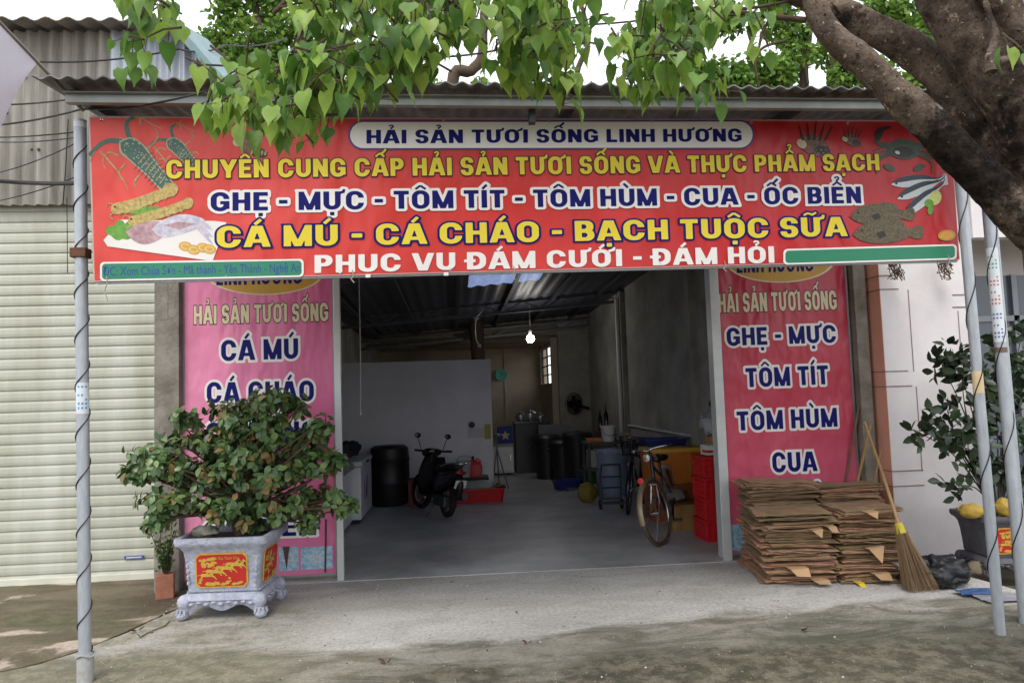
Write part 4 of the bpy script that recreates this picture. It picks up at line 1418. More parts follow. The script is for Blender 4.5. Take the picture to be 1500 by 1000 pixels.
# ------------------------------------------------------------------ flag at the top left
fl = thing('flag', 'white cloth flag on a thin slanted pole at the top left corner', 'flag', P(122, 162, 4.6))
m = MB()
fa, fb = P(122, 162, 4.6), P(-70, -40, 3.7)
m.tube([fa, fb], [0.011, 0.009], 10)
build(m, 'pole', mat('worn_pole', (120, 112, 104), 0.5, 0.3, 12), parent=fl, w=True, smooth=60)
m = MB()
fc = [(44, 78), (40, 92), (26, 118), (12, 146), (0, 156), (-16, 190), (-60, 260), (-90, 300), (-110, 200), (-80, -20), (-60, -34), (0, 30)]
def fn(u, v):
    top = fa.lerp(fb, 0.41 + 0.59 * u)
    L = 0.02 + 0.78 * min(1, u * 1.7)
    p = top + Vector((-0.10 * v * L, 0.10 * sin(v * 5 + u * 6) * v * L, -v * L))
    return p
m.sheet(fn, 14, 14, (0, 0.003, 0))
build(m, 'cloth', mat('white_cloth', (214, 210, 220), 0.8, 0.06, 4, translucent=0.25), parent=fl, w=True, smooth=60)

# ------------------------------------------------------------------ carved planter on the left, bonsai in it
STONE = mat('painted_planter_stone', (180, 184, 200), 0.85, 0.22, 16, 0.7, 42, col2=(146, 149, 164))
STONED = mat('dark_planter_stone', (92, 92, 100), 0.8, 0.3, 12, 0.3, 50)
PRED = mat('planter_red_panel', (186, 32, 24), 0.55, 0.2, 8)
PGOLD = mat('planter_gold_relief', (214, 176, 74), 0.45, 0.25, 30, metal=0.25)
SOIL = mat('potting_soil', (58, 46, 36), 0.95, 0.4, 20, 0.6, 40)
def sq_ring(hx, hy, z, ch=0.25, n=5, c=(0, 0)):
    """square outline with rounded corners"""
    r = min(hx, hy) * ch
    out = []
    for sx, sy, a0 in ((1, 1, 0), (-1, 1, 90), (-1, -1, 180), (1, -1, 270)):
        for k in range(n):
            a = radians(a0 + 90 * k / (n - 1))
            out.append((c[0] + sx * (hx - r) + r * cos(a), c[1] + sy * (hy - r) + r * sin(a), z))
    return out
def horse(mb, o, ux, uz, nrm, s, mi):
    """a small galloping horse in flat relief"""
    prof = [(-.5, .12), (-.42, .2), (-.2, .2), (.1, .18), (.28, .34), (.34, .46), (.4, .4), (.54, .3), (.5, .24), (.38, .28), (.34, .1), (.5, -.05), (.62, -.2), (.56, -.24), (.44, -.1), (.26, -.02), (-.1, -.02), (-.3, 0), (-.44, -.16), (-.6, -.26), (-.64, -.2), (-.5, -.1), (-.42, .02), (-.6, .1), (-.72, .02), (-.66, .14)]
    mb.add([o + ux * x * s + uz * z * s + nrm * 0.006 for x, z in prof], [tuple(range(len(prof)))], mi)
def planter(label, loc, rz, sc, stone, with_text):
    t = thing('planter', label, 'planter', loc, rz)
    H = 0.63 * sc
    prof = [(0.20, 0.265, 0.215), (0.215, 0.28, 0.23), (0.26, 0.282, 0.232), (0.34, 0.288, 0.236), (0.44, 0.298, 0.245), (0.52, 0.312, 0.258), (0.555, 0.335, 0.28), (0.575, 0.362, 0.306), (0.60, 0.368, 0.312), (0.63, 0.366, 0.31)]
    rings = [sq_ring(hx * sc, hy * sc, z * sc, 0.16) for z, hx, hy in prof]
    rings += [sq_ring(0.325 * sc, 0.27 * sc, 0.63 * sc, 0.16), sq_ring(0.31 * sc, 0.255 * sc, 0.55 * sc, 0.16)]
    m = MB(); m.loft(rings)
    for k in range(34):                                            # rope band under the body
        x = -0.27 + 0.54 * k / 33
        m.ball((x * sc, -0.234 * sc, 0.212 * sc), (0.010 * sc, 0.01 * sc, 0.008 * sc), 6)
    for k in range(26):
        y = -0.22 + 0.44 * k / 25
        m.ball((0.284 * sc, y * sc, 0.212 * sc), (0.01 * sc, 0.010 * sc, 0.008 * sc), 6)
    for sx in (-1, 1):                                             # scroll carving beside the panel
        for k in range(6):
            z = 0.28 + 0.045 * k
            m.ball((sx * (0.262 + 0.02 * (z - 0.28) / .3) * sc, -0.243 * sc, z * sc), (0.014 * sc, 0.014 * sc, 0.018 * sc), 8)
    build(m, 'body', stone, parent=t, smooth=40)
    m = MB(); m.loft([sq_ring(0.30 * sc, 0.25 * sc, 0.57 * sc, .16), sq_ring(0.2 * sc, 0.16 * sc, 0.60 * sc, .3)], cap0=False)
    build(m, 'soil', SOIL, parent=t, smooth=60)
    # stand with scalloped apron and claw feet
    m = MB()
    m.loft([sq_ring(0.305 * sc, 0.255 * sc, 0.125 * sc, .2), sq_ring(0.325 * sc, 0.275 * sc, 0.15 * sc, .2), sq_ring(0.31 * sc, 0.26 * sc, 0.185 * sc, .2), sq_ring(0.275 * sc, 0.225 * sc, 0.202 * sc, .2)])
    for face in range(4):
        R = Matrix.Rotation(face * pi / 2, 3, 'Z')
        hx, hy = ((0.29, 0.262) if face % 2 == 0 else (0.24, 0.312))
        n = 24
        vs = []
        for k in range(n + 1):
            u = -1 + 2 * k / n
            zb = 0.085 - 0.022 * cos(u * pi * 2) + 0.04 * abs(u) ** 6 * -1
            for zz, yo in ((zb, -hy + 0.012), (0.14, -hy - 0.008)):
                vs.append(R @ Vector((u * hx * sc, yo * sc, zz * sc)))
        fs = [(2 * k, 2 * k + 2, 2 * k + 3, 2 * k + 1) for k in range(n)]
        m.add(vs, fs)
        for k in range(9):
            u = -0.8 + 1.6 * k / 8
            m.ball(R @ Vector((u * hx * sc, (-hy - 0.004) * sc, (0.12 + 0.012 * (k % 2)) * sc)), (0.022 * sc, 0.022 * sc, 0.014 * sc), 8)
    build(m, 'stand', stone, parent=t, smooth=50)
    for sx in (-1, 1):
        for sy in (-1, 1):
            m = MB()
            x, y = sx * 0.295 * sc, sy * 0.245 * sc
            m.ball((x, y, 0.135 * sc), (0.055 * sc, 0.055 * sc, 0.06 * sc), 12)
            m.tube(smoothpts([(x, y, 0.14 * sc), (x - sx * 0.010 * sc, y - sy * .010 * sc, 0.10 * sc), (x, y, 0.07 * sc), (x + sx * 0.006 * sc, y + sy * .006 * sc, 0.04 * sc)], 3),
                   [k * sc for k in (.055, .052, .049, .046, .043, .041, .040, .040, .041, .042)], 12)
            m.ball((x + sx * 0.010 * sc, y + sy * .010 * sc, 0.036 * sc), (0.047 * sc, 0.047 * sc, 0.036 * sc), 14)
            for k in range(5):                                     # claw ridges gripping the ball
                a = atan2(sy, sx) + (k - 2) * .6
                m.tube([(x + .045 * sc * cos(a), y + .045 * sc * sin(a), .085 * sc), (x + (.010 + .052) * sc * cos(a), y + .055 * sc * sin(a), .045 * sc)], [.012 * sc, .007 * sc], 6)
            build(m, 'foot', stone, parent=t, smooth=60)
    for face, hx in ((0, 0.205), (1, 0.165)):
        hy = 0.245 if face == 0 else 0.297
        R = Matrix.Rotation(face * pi / 2, 3, 'Z')
        tilt = 0.07
        ux, uz, nr = R @ Vector((1, 0, 0)), R @ Vector((0, -tilt, 1)).normalized(), R @ Vector((0, -1, -tilt)).normalized()
        o = R @ Vector((0, -(hy + 0.002) * sc, 0.375 * sc))
        def octo(a, b_, k):
            return [(a, -b_ + k), (a, b_ - k), (a - k, b_), (-a + k, b_), (-a, b_ - k), (-a, -b_ + k), (-a + k, -b_), (a - k, -b_)]
        m = MB()
        for a, b_, k, off, mi in ((hx * sc, 0.135 * sc, 0.03 * sc, 0.006, 0), ((hx - 0.012) * sc, 0.123 * sc, 0.027 * sc, 0.0085, 1)):
            pts = [o + ux * x + uz * z for x, z in octo(a, b_, k)]
            m.prism([p - nr * 0.004 for p in pts], nr * (off + 0.004), mi)
        o2 = o + nr * 0.0045
        rng = random.Random(face + 3)
        for k in range(7 if face == 0 else 4):                     # galloping herd
            horse(m, o2 + ux * (-0.105 + 0.040 * k) * sc + uz * (-0.045 + 0.013 * k + 0.018 * (k % 2)) * sc + nr * 0.0004 * k, ux, uz, nr, 0.115 * sc, 2)
        for k in range(46):                                        # pine boughs top left, rocks along the foot
            if k < 22:
                x, z = -hx * .85 + rng.random() * .13, 0.035 + rng.random() * .06
            else:
                x, z = -hx * .85 + rng.random() * hx * 1.7, -0.108 + rng.random() ** 2 * .05
            r = 0.006 + rng.random() * 0.010
            an = rng.random() * 3
            m.add([o2 + ux * (x + r * 1.6 * cos(an + q) * (1 if q % 2 else .6)) * sc + uz * (z + r * sin(an + q)) * sc + nr * (0.0065 + k * 0.00004) for q in (0, 1, 2, 3.2, 4.2, 5.2)], [(0, 1, 2, 3, 4, 5)], 2)
        for k in range(3):
            x, z = 0.03 + 0.05 * k, 0.045 + 0.012 * (k % 2)
            m.add([o2 + ux * (x + dx) * sc + uz * (z + dz) * sc + nr * 0.0065 for dx, dz in ((-.014, .006), (0, 0), (.014, .008), (0, .004))], [(0, 1, 2, 3)], 2)
        if face == 0 and with_text:
            A = o2 + ux * (-0.055 * sc) + uz * 0.085 * sc
            small_text(m, 'Mã Đáo Thành Công', A, A + ux * 0.20 * sc, uz * 0.022 * sc, nr, 0.0066, 2)
        build(m, 'relief_panel', [PGOLD, PRED, PGOLD], parent=t, smooth=None)
    return t
pl_o = Vector((-1.80, 6.20, 0))
planter('grey blue carved planter with a red and gold horse panel, under the bonsai', pl_o, radians(-4), 0.98, STONE, True)
pl2 = Vector((4.62, 6.08, 0.0))
planter('dark grey carved planter by the white wall, partly behind the right-hand posts', pl2, radians(-5), 0.80, STONED, False)

# ------------------------------------------------------------------ leaf-built plants
def leaf(mb, p, d, nrm, L, W, mi=0, shape='oval', fold=0.25, curl=0.15):
    d = d.normalized()
    s = d.cross(nrm)
    if s.length < 1e-4:
        s = d.cross(Vector((0.3, 0.5, 0.8)))
    s.normalize()
    n = s.cross(d)
    if shape == 'heart':
        st = ((0.0, 0.02, 0), (-0.10, 0.27, .1), (0.10, 0.48, .12), (0.34, 0.47, .1), (0.62, 0.27, .03), (0.84, 0.09, -.02), (1.08, 0.0, -.10))
    else:
        st = ((0.0, 0.03, 0), (0.22, 0.34, .04), (0.5, 0.5, .06), (0.78, 0.34, 0), (1.0, 0.0, -.08))
    mid, lf, rt = [], [], []
    for t, w, h in st:
        tm = max(t, 0) if shape == 'heart' else t
        mid.append(p + d * (tm * L) - n * (curl * L * tm * tm))
        b_ = p + d * (t * L) - n * (curl * L * t * t) + n * (fold * w * W)
        lf.append(b_ + s * (w * W)); rt.append(b_ - s * (w * W))
    k = len(st)
    vs = mid + lf + rt
    fs = []
    for i in range(k - 1):
        if i == k - 2:
            fs += [(i, i + 1, k + i), (i + 1, i, 2 * k + i)]
        else:
            fs += [(i, i + 1, k + i + 1, k + i), (i + 1, i, 2 * k + i, 2 * k + i + 1)]
    mb.add(vs, fs, mi)
def rvec(rng):
    while True:
        v = Vector((rng.uniform(-1, 1), rng.uniform(-1, 1), rng.uniform(-1, 1)))
        if 0.05 < v.length < 1:
            return v.normalized()
BARK_S = mat('shrub_bark', (86, 70, 56), 0.9, 0.4, 14, 0.4, 50)
BON_G = mat('bonsai_leaf_green', (94, 124, 72), 0.36, 0.4, 8, island=0.5, translucent=0.12)
BON_Y = mat('bonsai_leaf_brown', (150, 130, 78), 0.5, 0.4, 8, island=0.35, translucent=0.15)
rng = random.Random(11)
bon = thing('bonsai_tree', 'broad bonsai shrub with glossy green and browning leaves in the carved planter', 'bonsai', (-1.78, 6.2, 0.58))
by0 = 6.2
stem = Vector((-1.74, by0 + 0.02, 0.58))
tw = MB()
fork = stem + Vector((0.02, 0, 0.22))
tw.tube(smoothpts([stem - Vector((0, 0, .04)), stem + Vector((-.03, 0, .12)), fork, fork + Vector((-.03, .02, .3)), P(395, 610, by0)], 5), [0.055 - 0.0022 * k for k in range(21)], 9, wob=.15)
# foliage pads: photo position, radii (m), count of tips
pads = [(395, 585, .22, .17, .11, 20), (350, 600, .26, .2, .10, 20), (370, 620, .3, .25, .1, 16), (225, 665, .2, .2, .09, 12), (440, 660, .24, .25, .12, 16), (350, 665, .34, .3, .14, 30), (275, 610, .16, .16, .07, 8), (430, 590, .14, .15, .08, 7), (330, 640, .30, .28, .12, 24), (265, 645, .18, .2, .08, 9),
        (410, 640, .30, .3, .14, 26), (465, 625, .14, .18, .09, 8), (240, 680, .24, .24, .11, 17), (195, 690, .16, .18, .07, 8), (310, 690, .30, .34, .15, 34), (390, 690, .32, .36, .16, 36), (460, 680, .24, .28, .14, 20),
        (492, 668, .10, .15, .07, 5), (250, 725, .26, .26, .11, 18), (330, 735, .28, .36, .12, 26), (410, 735, .28, .34, .12, 24), (470, 725, .2, .26, .11, 14), (505, 735, .1, .14, .06, 5), (235, 758, .15, .18, .06, 7), (375, 760, .16, .26, .07, 8), (455, 760, .12, .2, .07, 5)]
cr = MB()
for px, py, rx, ry, rz_, cnt in pads:
    c = P(px, py, by0 + rng.uniform(-.12, .12))
    for k in range(5):
        e = c + Vector((rng.uniform(-.6, .6) * rx, rng.uniform(-.7, .7) * ry, -rz_ * .2))
        a = fork + Vector((0, 0, rng.uniform(0, .35) if c.z > fork.z + .4 else rng.uniform(-0.04, .12)))
        tw.tube(smoothpts([a, a.lerp(e, .5) + Vector((rng.uniform(-.05, .05), rng.uniform(-.05, .05), -.03)), e], 4), [0.014 - 0.0012 * q for q in range(9)], 5)
    for k in range(int(cnt * 1.4)):
        v = rvec(rng) * rng.uniform(.45, 1) ** .5
        tip = c + Vector((v.x * rx, v.y * ry, v.z * rz_))
        axis = (Vector((v.x, v.y, v.z * .6 + .35)) + rvec(rng) * .4).normalized()
        brown = rng.random() < 0.10
        for q in range(rng.randint(8, 12)):
            ang = q * 2.4 + rng.random()
            side = axis.orthogonal()
            side.rotate(Matrix.Rotation(ang, 3, axis))
            d = (side + axis * rng.uniform(-.25, .6) + Vector((0, 0, -.45 - (.5 if brown else 0)))).normalized()
            leaf(cr, tip + axis * rng.uniform(-.09, .02) + rvec(rng) * .015, d, (axis * .7 + Vector((0, -.25, .75)) + rvec(rng) * .3), rng.uniform(.058, .09), rng.uniform(.040, .056), 1 if (brown and rng.random() < .75) or rng.random() < .05 else 0, fold=.22, curl=.2)
build(tw, 'trunk', BARK_S, parent=bon, w=True, smooth=60)
build(cr, 'crown', [BON_G, BON_Y], parent=bon, w=True, smooth=80)
# lump of pumice in the planter and blue white bag scraps
m = MB(); m.ball(P(300, 778, 6.06) + Vector((0, 0, .0)), (.10, .07, .05), 14, wob=.5)
build(m, 'pumice_stone', mat('pumice', (120, 118, 106), .95, .4, 20, .5), label='rough grey stone lying on the soil under the bonsai', cat='stone', smooth=60)
# small brick pot with a little plant, beside the pillar
bp_ = G(247, 872, -0.008); bp_.y = 6.74; bp_.x = -2.53
m = MB()
m.loft([sq_ring(.072, .06, z, .08, 3) for z in (0, .2)])
o = build(m, 'brick_pot', mat('terracotta', (168, 112, 88), .9, .3, 14, .3), label='small square terracotta pot at the foot of the left pillar', cat='pot', bevel=.004)
o.location = (bp_.x, bp_.y, -0.008); o.rotation_euler = (0, 0, .25)
sp = thing('small_shrub', 'little light green shrub growing in the terracotta pot beside the pillar', 'shrub', (bp_.x, bp_.y, 0.16))
tw, cr = MB(), MB()
PLG = mat('small_shrub_leaf', (74, 106, 48), .5, .35, 8, island=.4, translucent=.25)
for k in range(16):
    e = Vector((bp_.x + rng.uniform(-.16, .14), bp_.y + rng.uniform(-.12, .08), rng.uniform(.32, .66)))
    b_ = Vector((bp_.x, bp_.y, .15))
    tw.tube(smoothpts([b_, b_.lerp(e, .5) + rvec(rng) * .03, e], 3), .004, 5)
    for q in range(17):
        pp = b_.lerp(e, rng.uniform(.3, 1.03)) + rvec(rng) * .03
        leaf(cr, pp, rvec(rng) + Vector((0, 0, .2)), rvec(rng) + Vector((0, -.3, .6)), rng.uniform(.03, .05), .024)
build(tw, 'stems', BARK_S, parent=sp, w=True)
build(cr, 'foliage', PLG, parent=sp, w=True, smooth=80)

# ------------------------------------------------------------------ cardboard piles
CARD = mat('cardboard', (182, 148, 114), .9, .22, 4, .1, 60, col2=(138, 110, 84), objrand=.36)
CARDL = mat('cardboard_fresh_face', (184, 150, 112), .9, .15, 5, objrand=.12)
YTAPE = mat('yellow_print', (206, 176, 44), .6, .1)
rng = random.Random(5)
def sheet_mesh(k):
    """one flattened carton: two plies lying on each other, corners a little curled, one edge torn"""
    m = MB()
    L, D = .5, .5
    for ply in (0, 1):
        z0 = ply * .0085
        sd = k * 7 + ply * 3.3
        def fn(u, v):
            x, y = (u - .5), (v - .5)
            e = .018 * noise.noise(Vector((u * 3 + sd, v * 3, k)))
            ex = .03 * noise.noise(Vector((v * 6, sd, 1))) * abs(2 * x) ** 3
            ey = .04 * noise.noise(Vector((u * 6, sd, 5))) * abs(2 * y) ** 3
            droop = -.028 * max(0, abs(2 * x) - .6) ** 2 * (1 + noise.noise(Vector((sd, 2, 2)))) - .03 * max(0, -2 * y - .55) * (noise.noise(Vector((u * 2.5, sd, 9))) + .4)
            return (x + ex, y + ey, z0 + e * .35 + droop)
        m.sheet(fn, 10, 10, (0, 0, .0038))
    return m
SHEETS = []
def carton(k):
    m = sheet_mesh(k)
    o = build(m, 'flattened_carton', CARD, origin=(0, 0, 0), label='x', cat='cardboard', smooth=35)
    return o
protos = [carton(k) for k in range(7)]
used = set()
def lay(c, sx, sy, n, dz, label, group, rz0, toplabel=None, jit=.027, lean=(0, 0)):
    for i in range(n):
        k = rng.randrange(7)
        if k in used:
            o = protos[k].copy(); COL.objects.link(o)
        else:
            used.add(k); o = protos[k]
        s = rng.uniform(.93, 1.05)
        o.location = (c[0] + rng.gauss(0, jit) + lean[0] * i, c[1] + rng.gauss(0, jit * .8) + lean[1] * i, c[2] + .014 + dz * i)
        o.rotation_euler = (rng.gauss(0, .012), rng.gauss(0, .012) + .03 * (i / n), rz0 + rng.gauss(0, .055) + (pi if rng.random() < .5 else 0))
        o.scale = (sx * s, sy * rng.uniform(.94, 1.05), 1)
        o['label'] = toplabel if (toplabel and i == n - 1) else label
        o['category'] = 'cardboard'
        o['group'] = group
        SHEETS.append(o)
lay((2.86, 6.30, 0), .56, .62, 36, .0158, 'flattened brown carton within the front left cardboard pile', 'flattened cartons in the front left pile', radians(-10), 'top carton of the front left cardboard pile, flat and dusty brown', lean=(-.0005, .0008))
lay((3.42, 6.24, 0), .50, .60, 36, .0160, 'flattened brown carton within the front right cardboard pile', 'flattened cartons in the front right pile', radians(-6), 'top carton of the front right cardboard pile, next to the broom', lean=(.0006, .0014))
lay((2.98, 6.72, 0), .62, .36, 50, .0152, 'flattened brown carton within the tall rear cardboard pile by the crimson panel', 'flattened cartons in the rear left pile', radians(-7), 'highest carton of all, topping the rear cardboard pile', lean=(-.0004, 0))
lay((3.56, 6.72, 0), .56, .36, 46, .0152, 'flattened brown carton within the rear cardboard pile by the right pillar', 'flattened cartons in the rear right pile', radians(-4), 'top carton of the rear right cardboard pile near the pillar', lean=(.0004, 0))
# torn flaps that hang out of the piles
def flap(px, py, w, h, Y, label, matl=CARDL, tri=False):
    c = P(px, py, Y)
    m = MB()
    pts = [(-w / 2, -h * .1), (w / 2, 0), (w * .45, -h), (-w * .3, -h * .85)] if not tri else [(-w / 2, 0), (w / 2, h * .2), (w * .05, -h)]
    m.prism([c + Vector((x, -.045 + .05 * (z / max(h, .01)), z)) for x, z in pts], (.0, .004, 0))
    m.prism([c + Vector((pts[0][0], -.045 + .05 * pts[0][1] / h, pts[0][1])), c + Vector((pts[1][0], -.045 + .05 * pts[1][1] / h, pts[1][1])), c + Vector((pts[1][0], .18, pts[1][1] + .004)), c + Vector((pts[0][0], .18, pts[0][1] + .004))], (0, 0, .004))
    build(m, 'torn_carton_flap', matl, label=label, cat='cardboard', group='torn flaps sticking out of the cardboard')
flap(1168, 831, .15, .055, 5.97, 'pale square flap low in the front left pile')
flap(1195, 776, .09, .05, 5.96, 'small pointed flap high in the front left pile', tri=True)
flap(1215, 770, .07, .04, 5.96, 'short pale flap at the top right of the front left pile')
flap(1281, 803, .13, .10, 5.93, 'large pale triangular flap hanging from the front right pile', tri=True)
flap(1288, 838, .13, .045, 5.93, 'pale flap low in the front right pile')
flap(1200, 848, .13, .02, 5.98, 'whitish strip along the bottom of the front left pile')
flap(1275, 750, .10, .04, 5.95, 'light brown flap near the top of the front right pile', tri=True)
flap(1257, 852, .055, .03, 5.93, 'yellow printed scrap at the foot of the front right pile', YTAPE)
flap(1091, 765, .03, .025, 6.62, 'tiny yellow scrap on the side of the rear left pile', YTAPE)

# ------------------------------------------------------------------ broom, sticks, bag
br = thing('broom', 'straw broom with bamboo handle and yellow binding leaning on the front right cardboard pile', 'broom', G(1345, 862))
ba, bb, bc = P(1266, 618, 6.40), P(1318, 772, 5.80), G(1348, 866)
m = MB(); m.tube([ba, ba.lerp(bb, .5) + Vector((.006, 0, .004)), bb, bb.lerp(bc, .2)], [.012, .013, .014, .012], 10)
build(m, 'handle', BAMBOO, parent=br, w=True, smooth=60)
m = MB()
ax = (bc - bb).normalized()
side = ax.cross(Vector((0, 1, 0))).normalized()
rng = random.Random(3)
nd = ax.cross(side).normalized()
for k in range(420):
    a = rng.uniform(-1, 1)
    b_ = rng.uniform(-1, 1)
    p0 = bb + side * a * .022 + nd * b_ * .02 - ax * .03
    p1 = bb + ax * rng.uniform(.10, .15) + side * a * .05 + nd * b_ * .035
    L = rng.uniform(.40, .535)
    p2 = bb + ax * L + side * (a * .122 + .012) + nd * b_ * .05 + rvec(rng) * .012
    if p2.z < 0.004:
        p2.z = 0.004
    m.tube([p0, p1, p2], [.0022, .0020, .0011], 3, cap=False)
build(m, 'bristles', mat('broom_straw', (148, 122, 92), .8, .35, 5, island=.35), parent=br, w=True)
m = MB()
for k in range(3):
    c = bb - ax * (.02 - .028 * k)
    m.tube([c - ax * .014, c + ax * .014], .033 + .002 * k, 14)
build(m, 'binding', mat('yellow_binding', (196, 178, 52), .5, .2, 20), parent=br, w=True, smooth=50)
for k, (p0, p1, r, lab) in enumerate(((G(1301, 845) + Vector((0, .95, 0)), P(1264, 560, 6.95), .011, 'dark thin stick leaning on the right concrete pillar'),
                                      (G(1310, 850) + Vector((.0, .9, 0)), P(1275, 622, 6.85), .013, 'pale bamboo stick leaning beside the dark stick by the pillar'),
                                      (G(1325, 845) + Vector((.0, .75, 0)), P(1290, 660, 6.68), .009, 'short thin cane leaning against the salmon pink wall edge'))):
    m = MB(); m.tube(smoothpts([p0, p0.lerp(p1, .5) + Vector((.01, 0, 0)), p1], 3), r, 8)
    build(m, 'leaning_stick', WOOD if k == 0 else BAMBOO, label=lab, cat='stick', group='sticks leaning at the right pillar', smooth=60)
c = G(1398, 866)
m = MB()
def bagfn(u, v):
    a, b_ = 2 * pi * u, pi * v
    d = Vector((sin(b_) * cos(a), sin(b_) * sin(a), cos(b_)))
    f = 1 + .35 * noise.noise(d * 2.1) + .22 * noise.noise(d * 5) + .08 * abs(noise.noise(d * 11))
    p = Vector((d.x * .25 * f, d.y * .17 * f, .10 + d.z * .13 * f))
    p.z = max(p.z, .004)
    return c + Vector((.0, .2, 0)) + p
m.grid(bagfn, 48, 30)
build(m, 'rubbish_sack', mat('black_tarpaulin', (24, 25, 29), .42, .3, 8, .3, 25), label='crumpled black plastic sack lying between broom and dark planter', cat='sack', smooth=60)
m = MB()
c2 = G(1442, 874)
m.grid(lambda u, v: c2 + Vector((-.16 + .30 * u, .0 + .14 * v, .012 + .02 * noise.noise(Vector((u * 4, v * 4, 2))) + .015)), 16, 10)
build(m, 'blue_sheet', mat('blue_plastic', (60, 92, 140), .5, .3, 6), label='blue plastic sheet spread on the ground behind the right post', cat='sheet', smooth=60)
m = MB()
m.grid(lambda u, v: Vector((c2.x - .1 + .8 * u, c2.y - .18 + .2 * v, .01 + .015 * noise.noise(Vector((u * 6, v * 4, 7))) + .008)), 20, 8)
build(m, 'white_sheet', mat('grey_white_plastic', (150, 150, 160), .5, .2, 8), label='crumpled whitish plastic sheet on the ground by the right posts', cat='sheet', smooth=60)
m = MB(); m.ball(G(1440, 846) + Vector((0.05, .1, .05)), (.11, .09, .07), 14, wob=.4)
build(m, 'rubble_stone', mat('rubble', (150, 138, 116), .95, .4, 14, .4), label='pale rough stone beside the black sack', cat='stone', smooth=60)
GOURD = mat('yellow_gourd', (188, 156, 62), .7, .35, 9, .5, 14)
for k, (px, py, rx, rz_, lab) in enumerate(((1422, 750, .10, .058, 'yellow gourd lying on the left rim of the dark planter'), (1473, 752, .085, .075, 'yellow gourd on the dark planter between the two posts'))):
    q = P(px, py, 5.88)
    q.z = 0.63 * .80 + rz_ * .93
    m = MB()
    m.ball(q, (rx, .08, rz_), 22, wob=.3)
    o = build(m, 'gourd', GOURD, label=lab, cat='gourd', group='yellow gourds on the dark planter', smooth=70)
    m = MB(); m.tube([q + Vector((-rx * .9, 0, .01)), q + Vector((-rx * 1.25, -.01, .03))], [.016, .01], 8)
    build(m, 'stalk', mat('gourd_stalk', (150, 126, 60), .8, .3), parent=o, w=True, smooth=60)
# dark ficus by the posts
fic = thing('ficus_shrub', 'dark green leafy shrub reaching out between the posts before the white house', 'shrub', (pl2.x, pl2.y, .46))
FICG = mat('ficus_leaf', (44, 64, 38), .4, .35, 8, island=.5, translucent=.06)
FBARK = mat('dark_twig_bark', (52, 46, 40), .9, .3, 14)
tw, cr = MB(), MB()
base = Vector((pl2.x, pl2.y, .46))
rng = random.Random(9)
tips = []
for px, py, Y, n in ((1395, 512, 5.7, 15), (1375, 525, 5.7, 12), (1408, 535, 5.8, 16), (1385, 590, 5.8, 10), (1352, 608, 5.7, 8), (1345, 632, 5.7, 9), (1375, 618, 5.8, 10), (1400, 640, 5.9, 10), (1420, 620, 5.9, 12), (1432, 655, 5.9, 12), (1425, 680, 5.9, 10),
                     (1395, 648, 5.8, 6), (1397, 704, 5.7, 6), (1386, 712, 5.7, 3), (1460, 500, 6.2, 16), (1480, 520, 6.2, 16), (1455, 560, 6.2, 16), (1485, 580, 6.2, 16), (1455, 610, 6.2, 16), (1480, 640, 6.2, 16), (1460, 680, 6.1, 14), (1490, 690, 6.1, 14), (1500, 480, 6.3, 16), (1510, 550, 6.3, 16), (1495, 610, 6.3, 14), (1440, 590, 6.1, 10), (1440, 540, 6.2, 10), (1500, 730, 6.2, 10)):
    e = P(px, py, Y)
    tips.append(e)
    mid_ = base.lerp(e, .55) + Vector((rng.uniform(-.08, .08), rng.uniform(-.05, .05), .1))
    tw.tube(smoothpts([base, mid_, e], 5), [.009 - .0007 * k for k in range(11)], 5)
    for q in range(int(n * 2.2)):
        pp = mid_.lerp(e, rng.uniform(.72, 1.03)) + rvec(rng) * .08
        leaf(cr, pp, rvec(rng) + Vector((-.2, -.2, -.1)), rvec(rng) * .8 + Vector((0, -.4, .5)), rng.uniform(.09, .135), .062)
build(tw, 'branches', FBARK, parent=fic, w=True, smooth=60)
build(cr, 'foliage', FICG, parent=fic, w=True, smooth=80)
# dried wire ornaments under the banner on the white wall
for px, py, lab in ((1311, 398, 'dry wiry hanging ornament near the pink edge of the white wall'), (1384, 397, 'dry wiry hanging ornament nearer the posts on the white wall')):
    c = P(px, py, 6.6)
    m = MB()
    rng = random.Random(px)
    for k in range(22):
        pts = [c + Vector((rng.uniform(-.08, .08), rng.uniform(-.03, .02), rng.uniform(-.09, .14))) for _ in range(3)]
        m.tube(smoothpts(pts, 3), .004, 4, cap=False)
    m.tube([c + Vector((0, 0, .1)), c + Vector((0, .08, .16))], .004, 4)
    build(m, 'wire_ornament', mat('dry_twig', (96, 74, 60), .9, .3, 12), label=lab, cat='ornament', group='wiry ornaments on the white wall')

# ------------------------------------------------------------------ litter on the driveway
rng = random.Random(21)
DRY = mat('dry_leaf', (92, 66, 40), .8, .4, 12)
for k, (px, py, s, lab) in enumerate(((565, 973, .06, 'dark dead leaf on the driveway front left'), (772, 944, .045, 'dark dead leaf on the worn middle of the driveway'), (757, 898, .035, 'small dead leaf on the bright concrete before the threshold'), (1174, 924, .06, 'reddish brown dead leaf on the mossy concrete in front of the cardboard'),
                                      (200, 925, .07, 'curled dry leaf beside the crack left of the planter'), (660, 854, .03, 'tiny dark leaf near the shop threshold'))):
    c = G(px, py) + Vector((0, 0, .006))
    m = MB()
    leaf(m, c, Vector((rng.uniform(-1, 1), rng.uniform(-1, 1), .12)), Vector((0, 0, 1)), s, s * .6, 0, fold=.6, curl=-.3)
    leaf(m, c + Vector((.01, 0, .002)), Vector((rng.uniform(-1, 1), rng.uniform(-1, 1), .2)), Vector((0, 0, 1)), s * .7, s * .4, 0, fold=.6, curl=-.3)
    build(m, 'dead_leaf', DRY, label=lab, cat='leaf', group='dead leaves on the concrete')
m = MB()
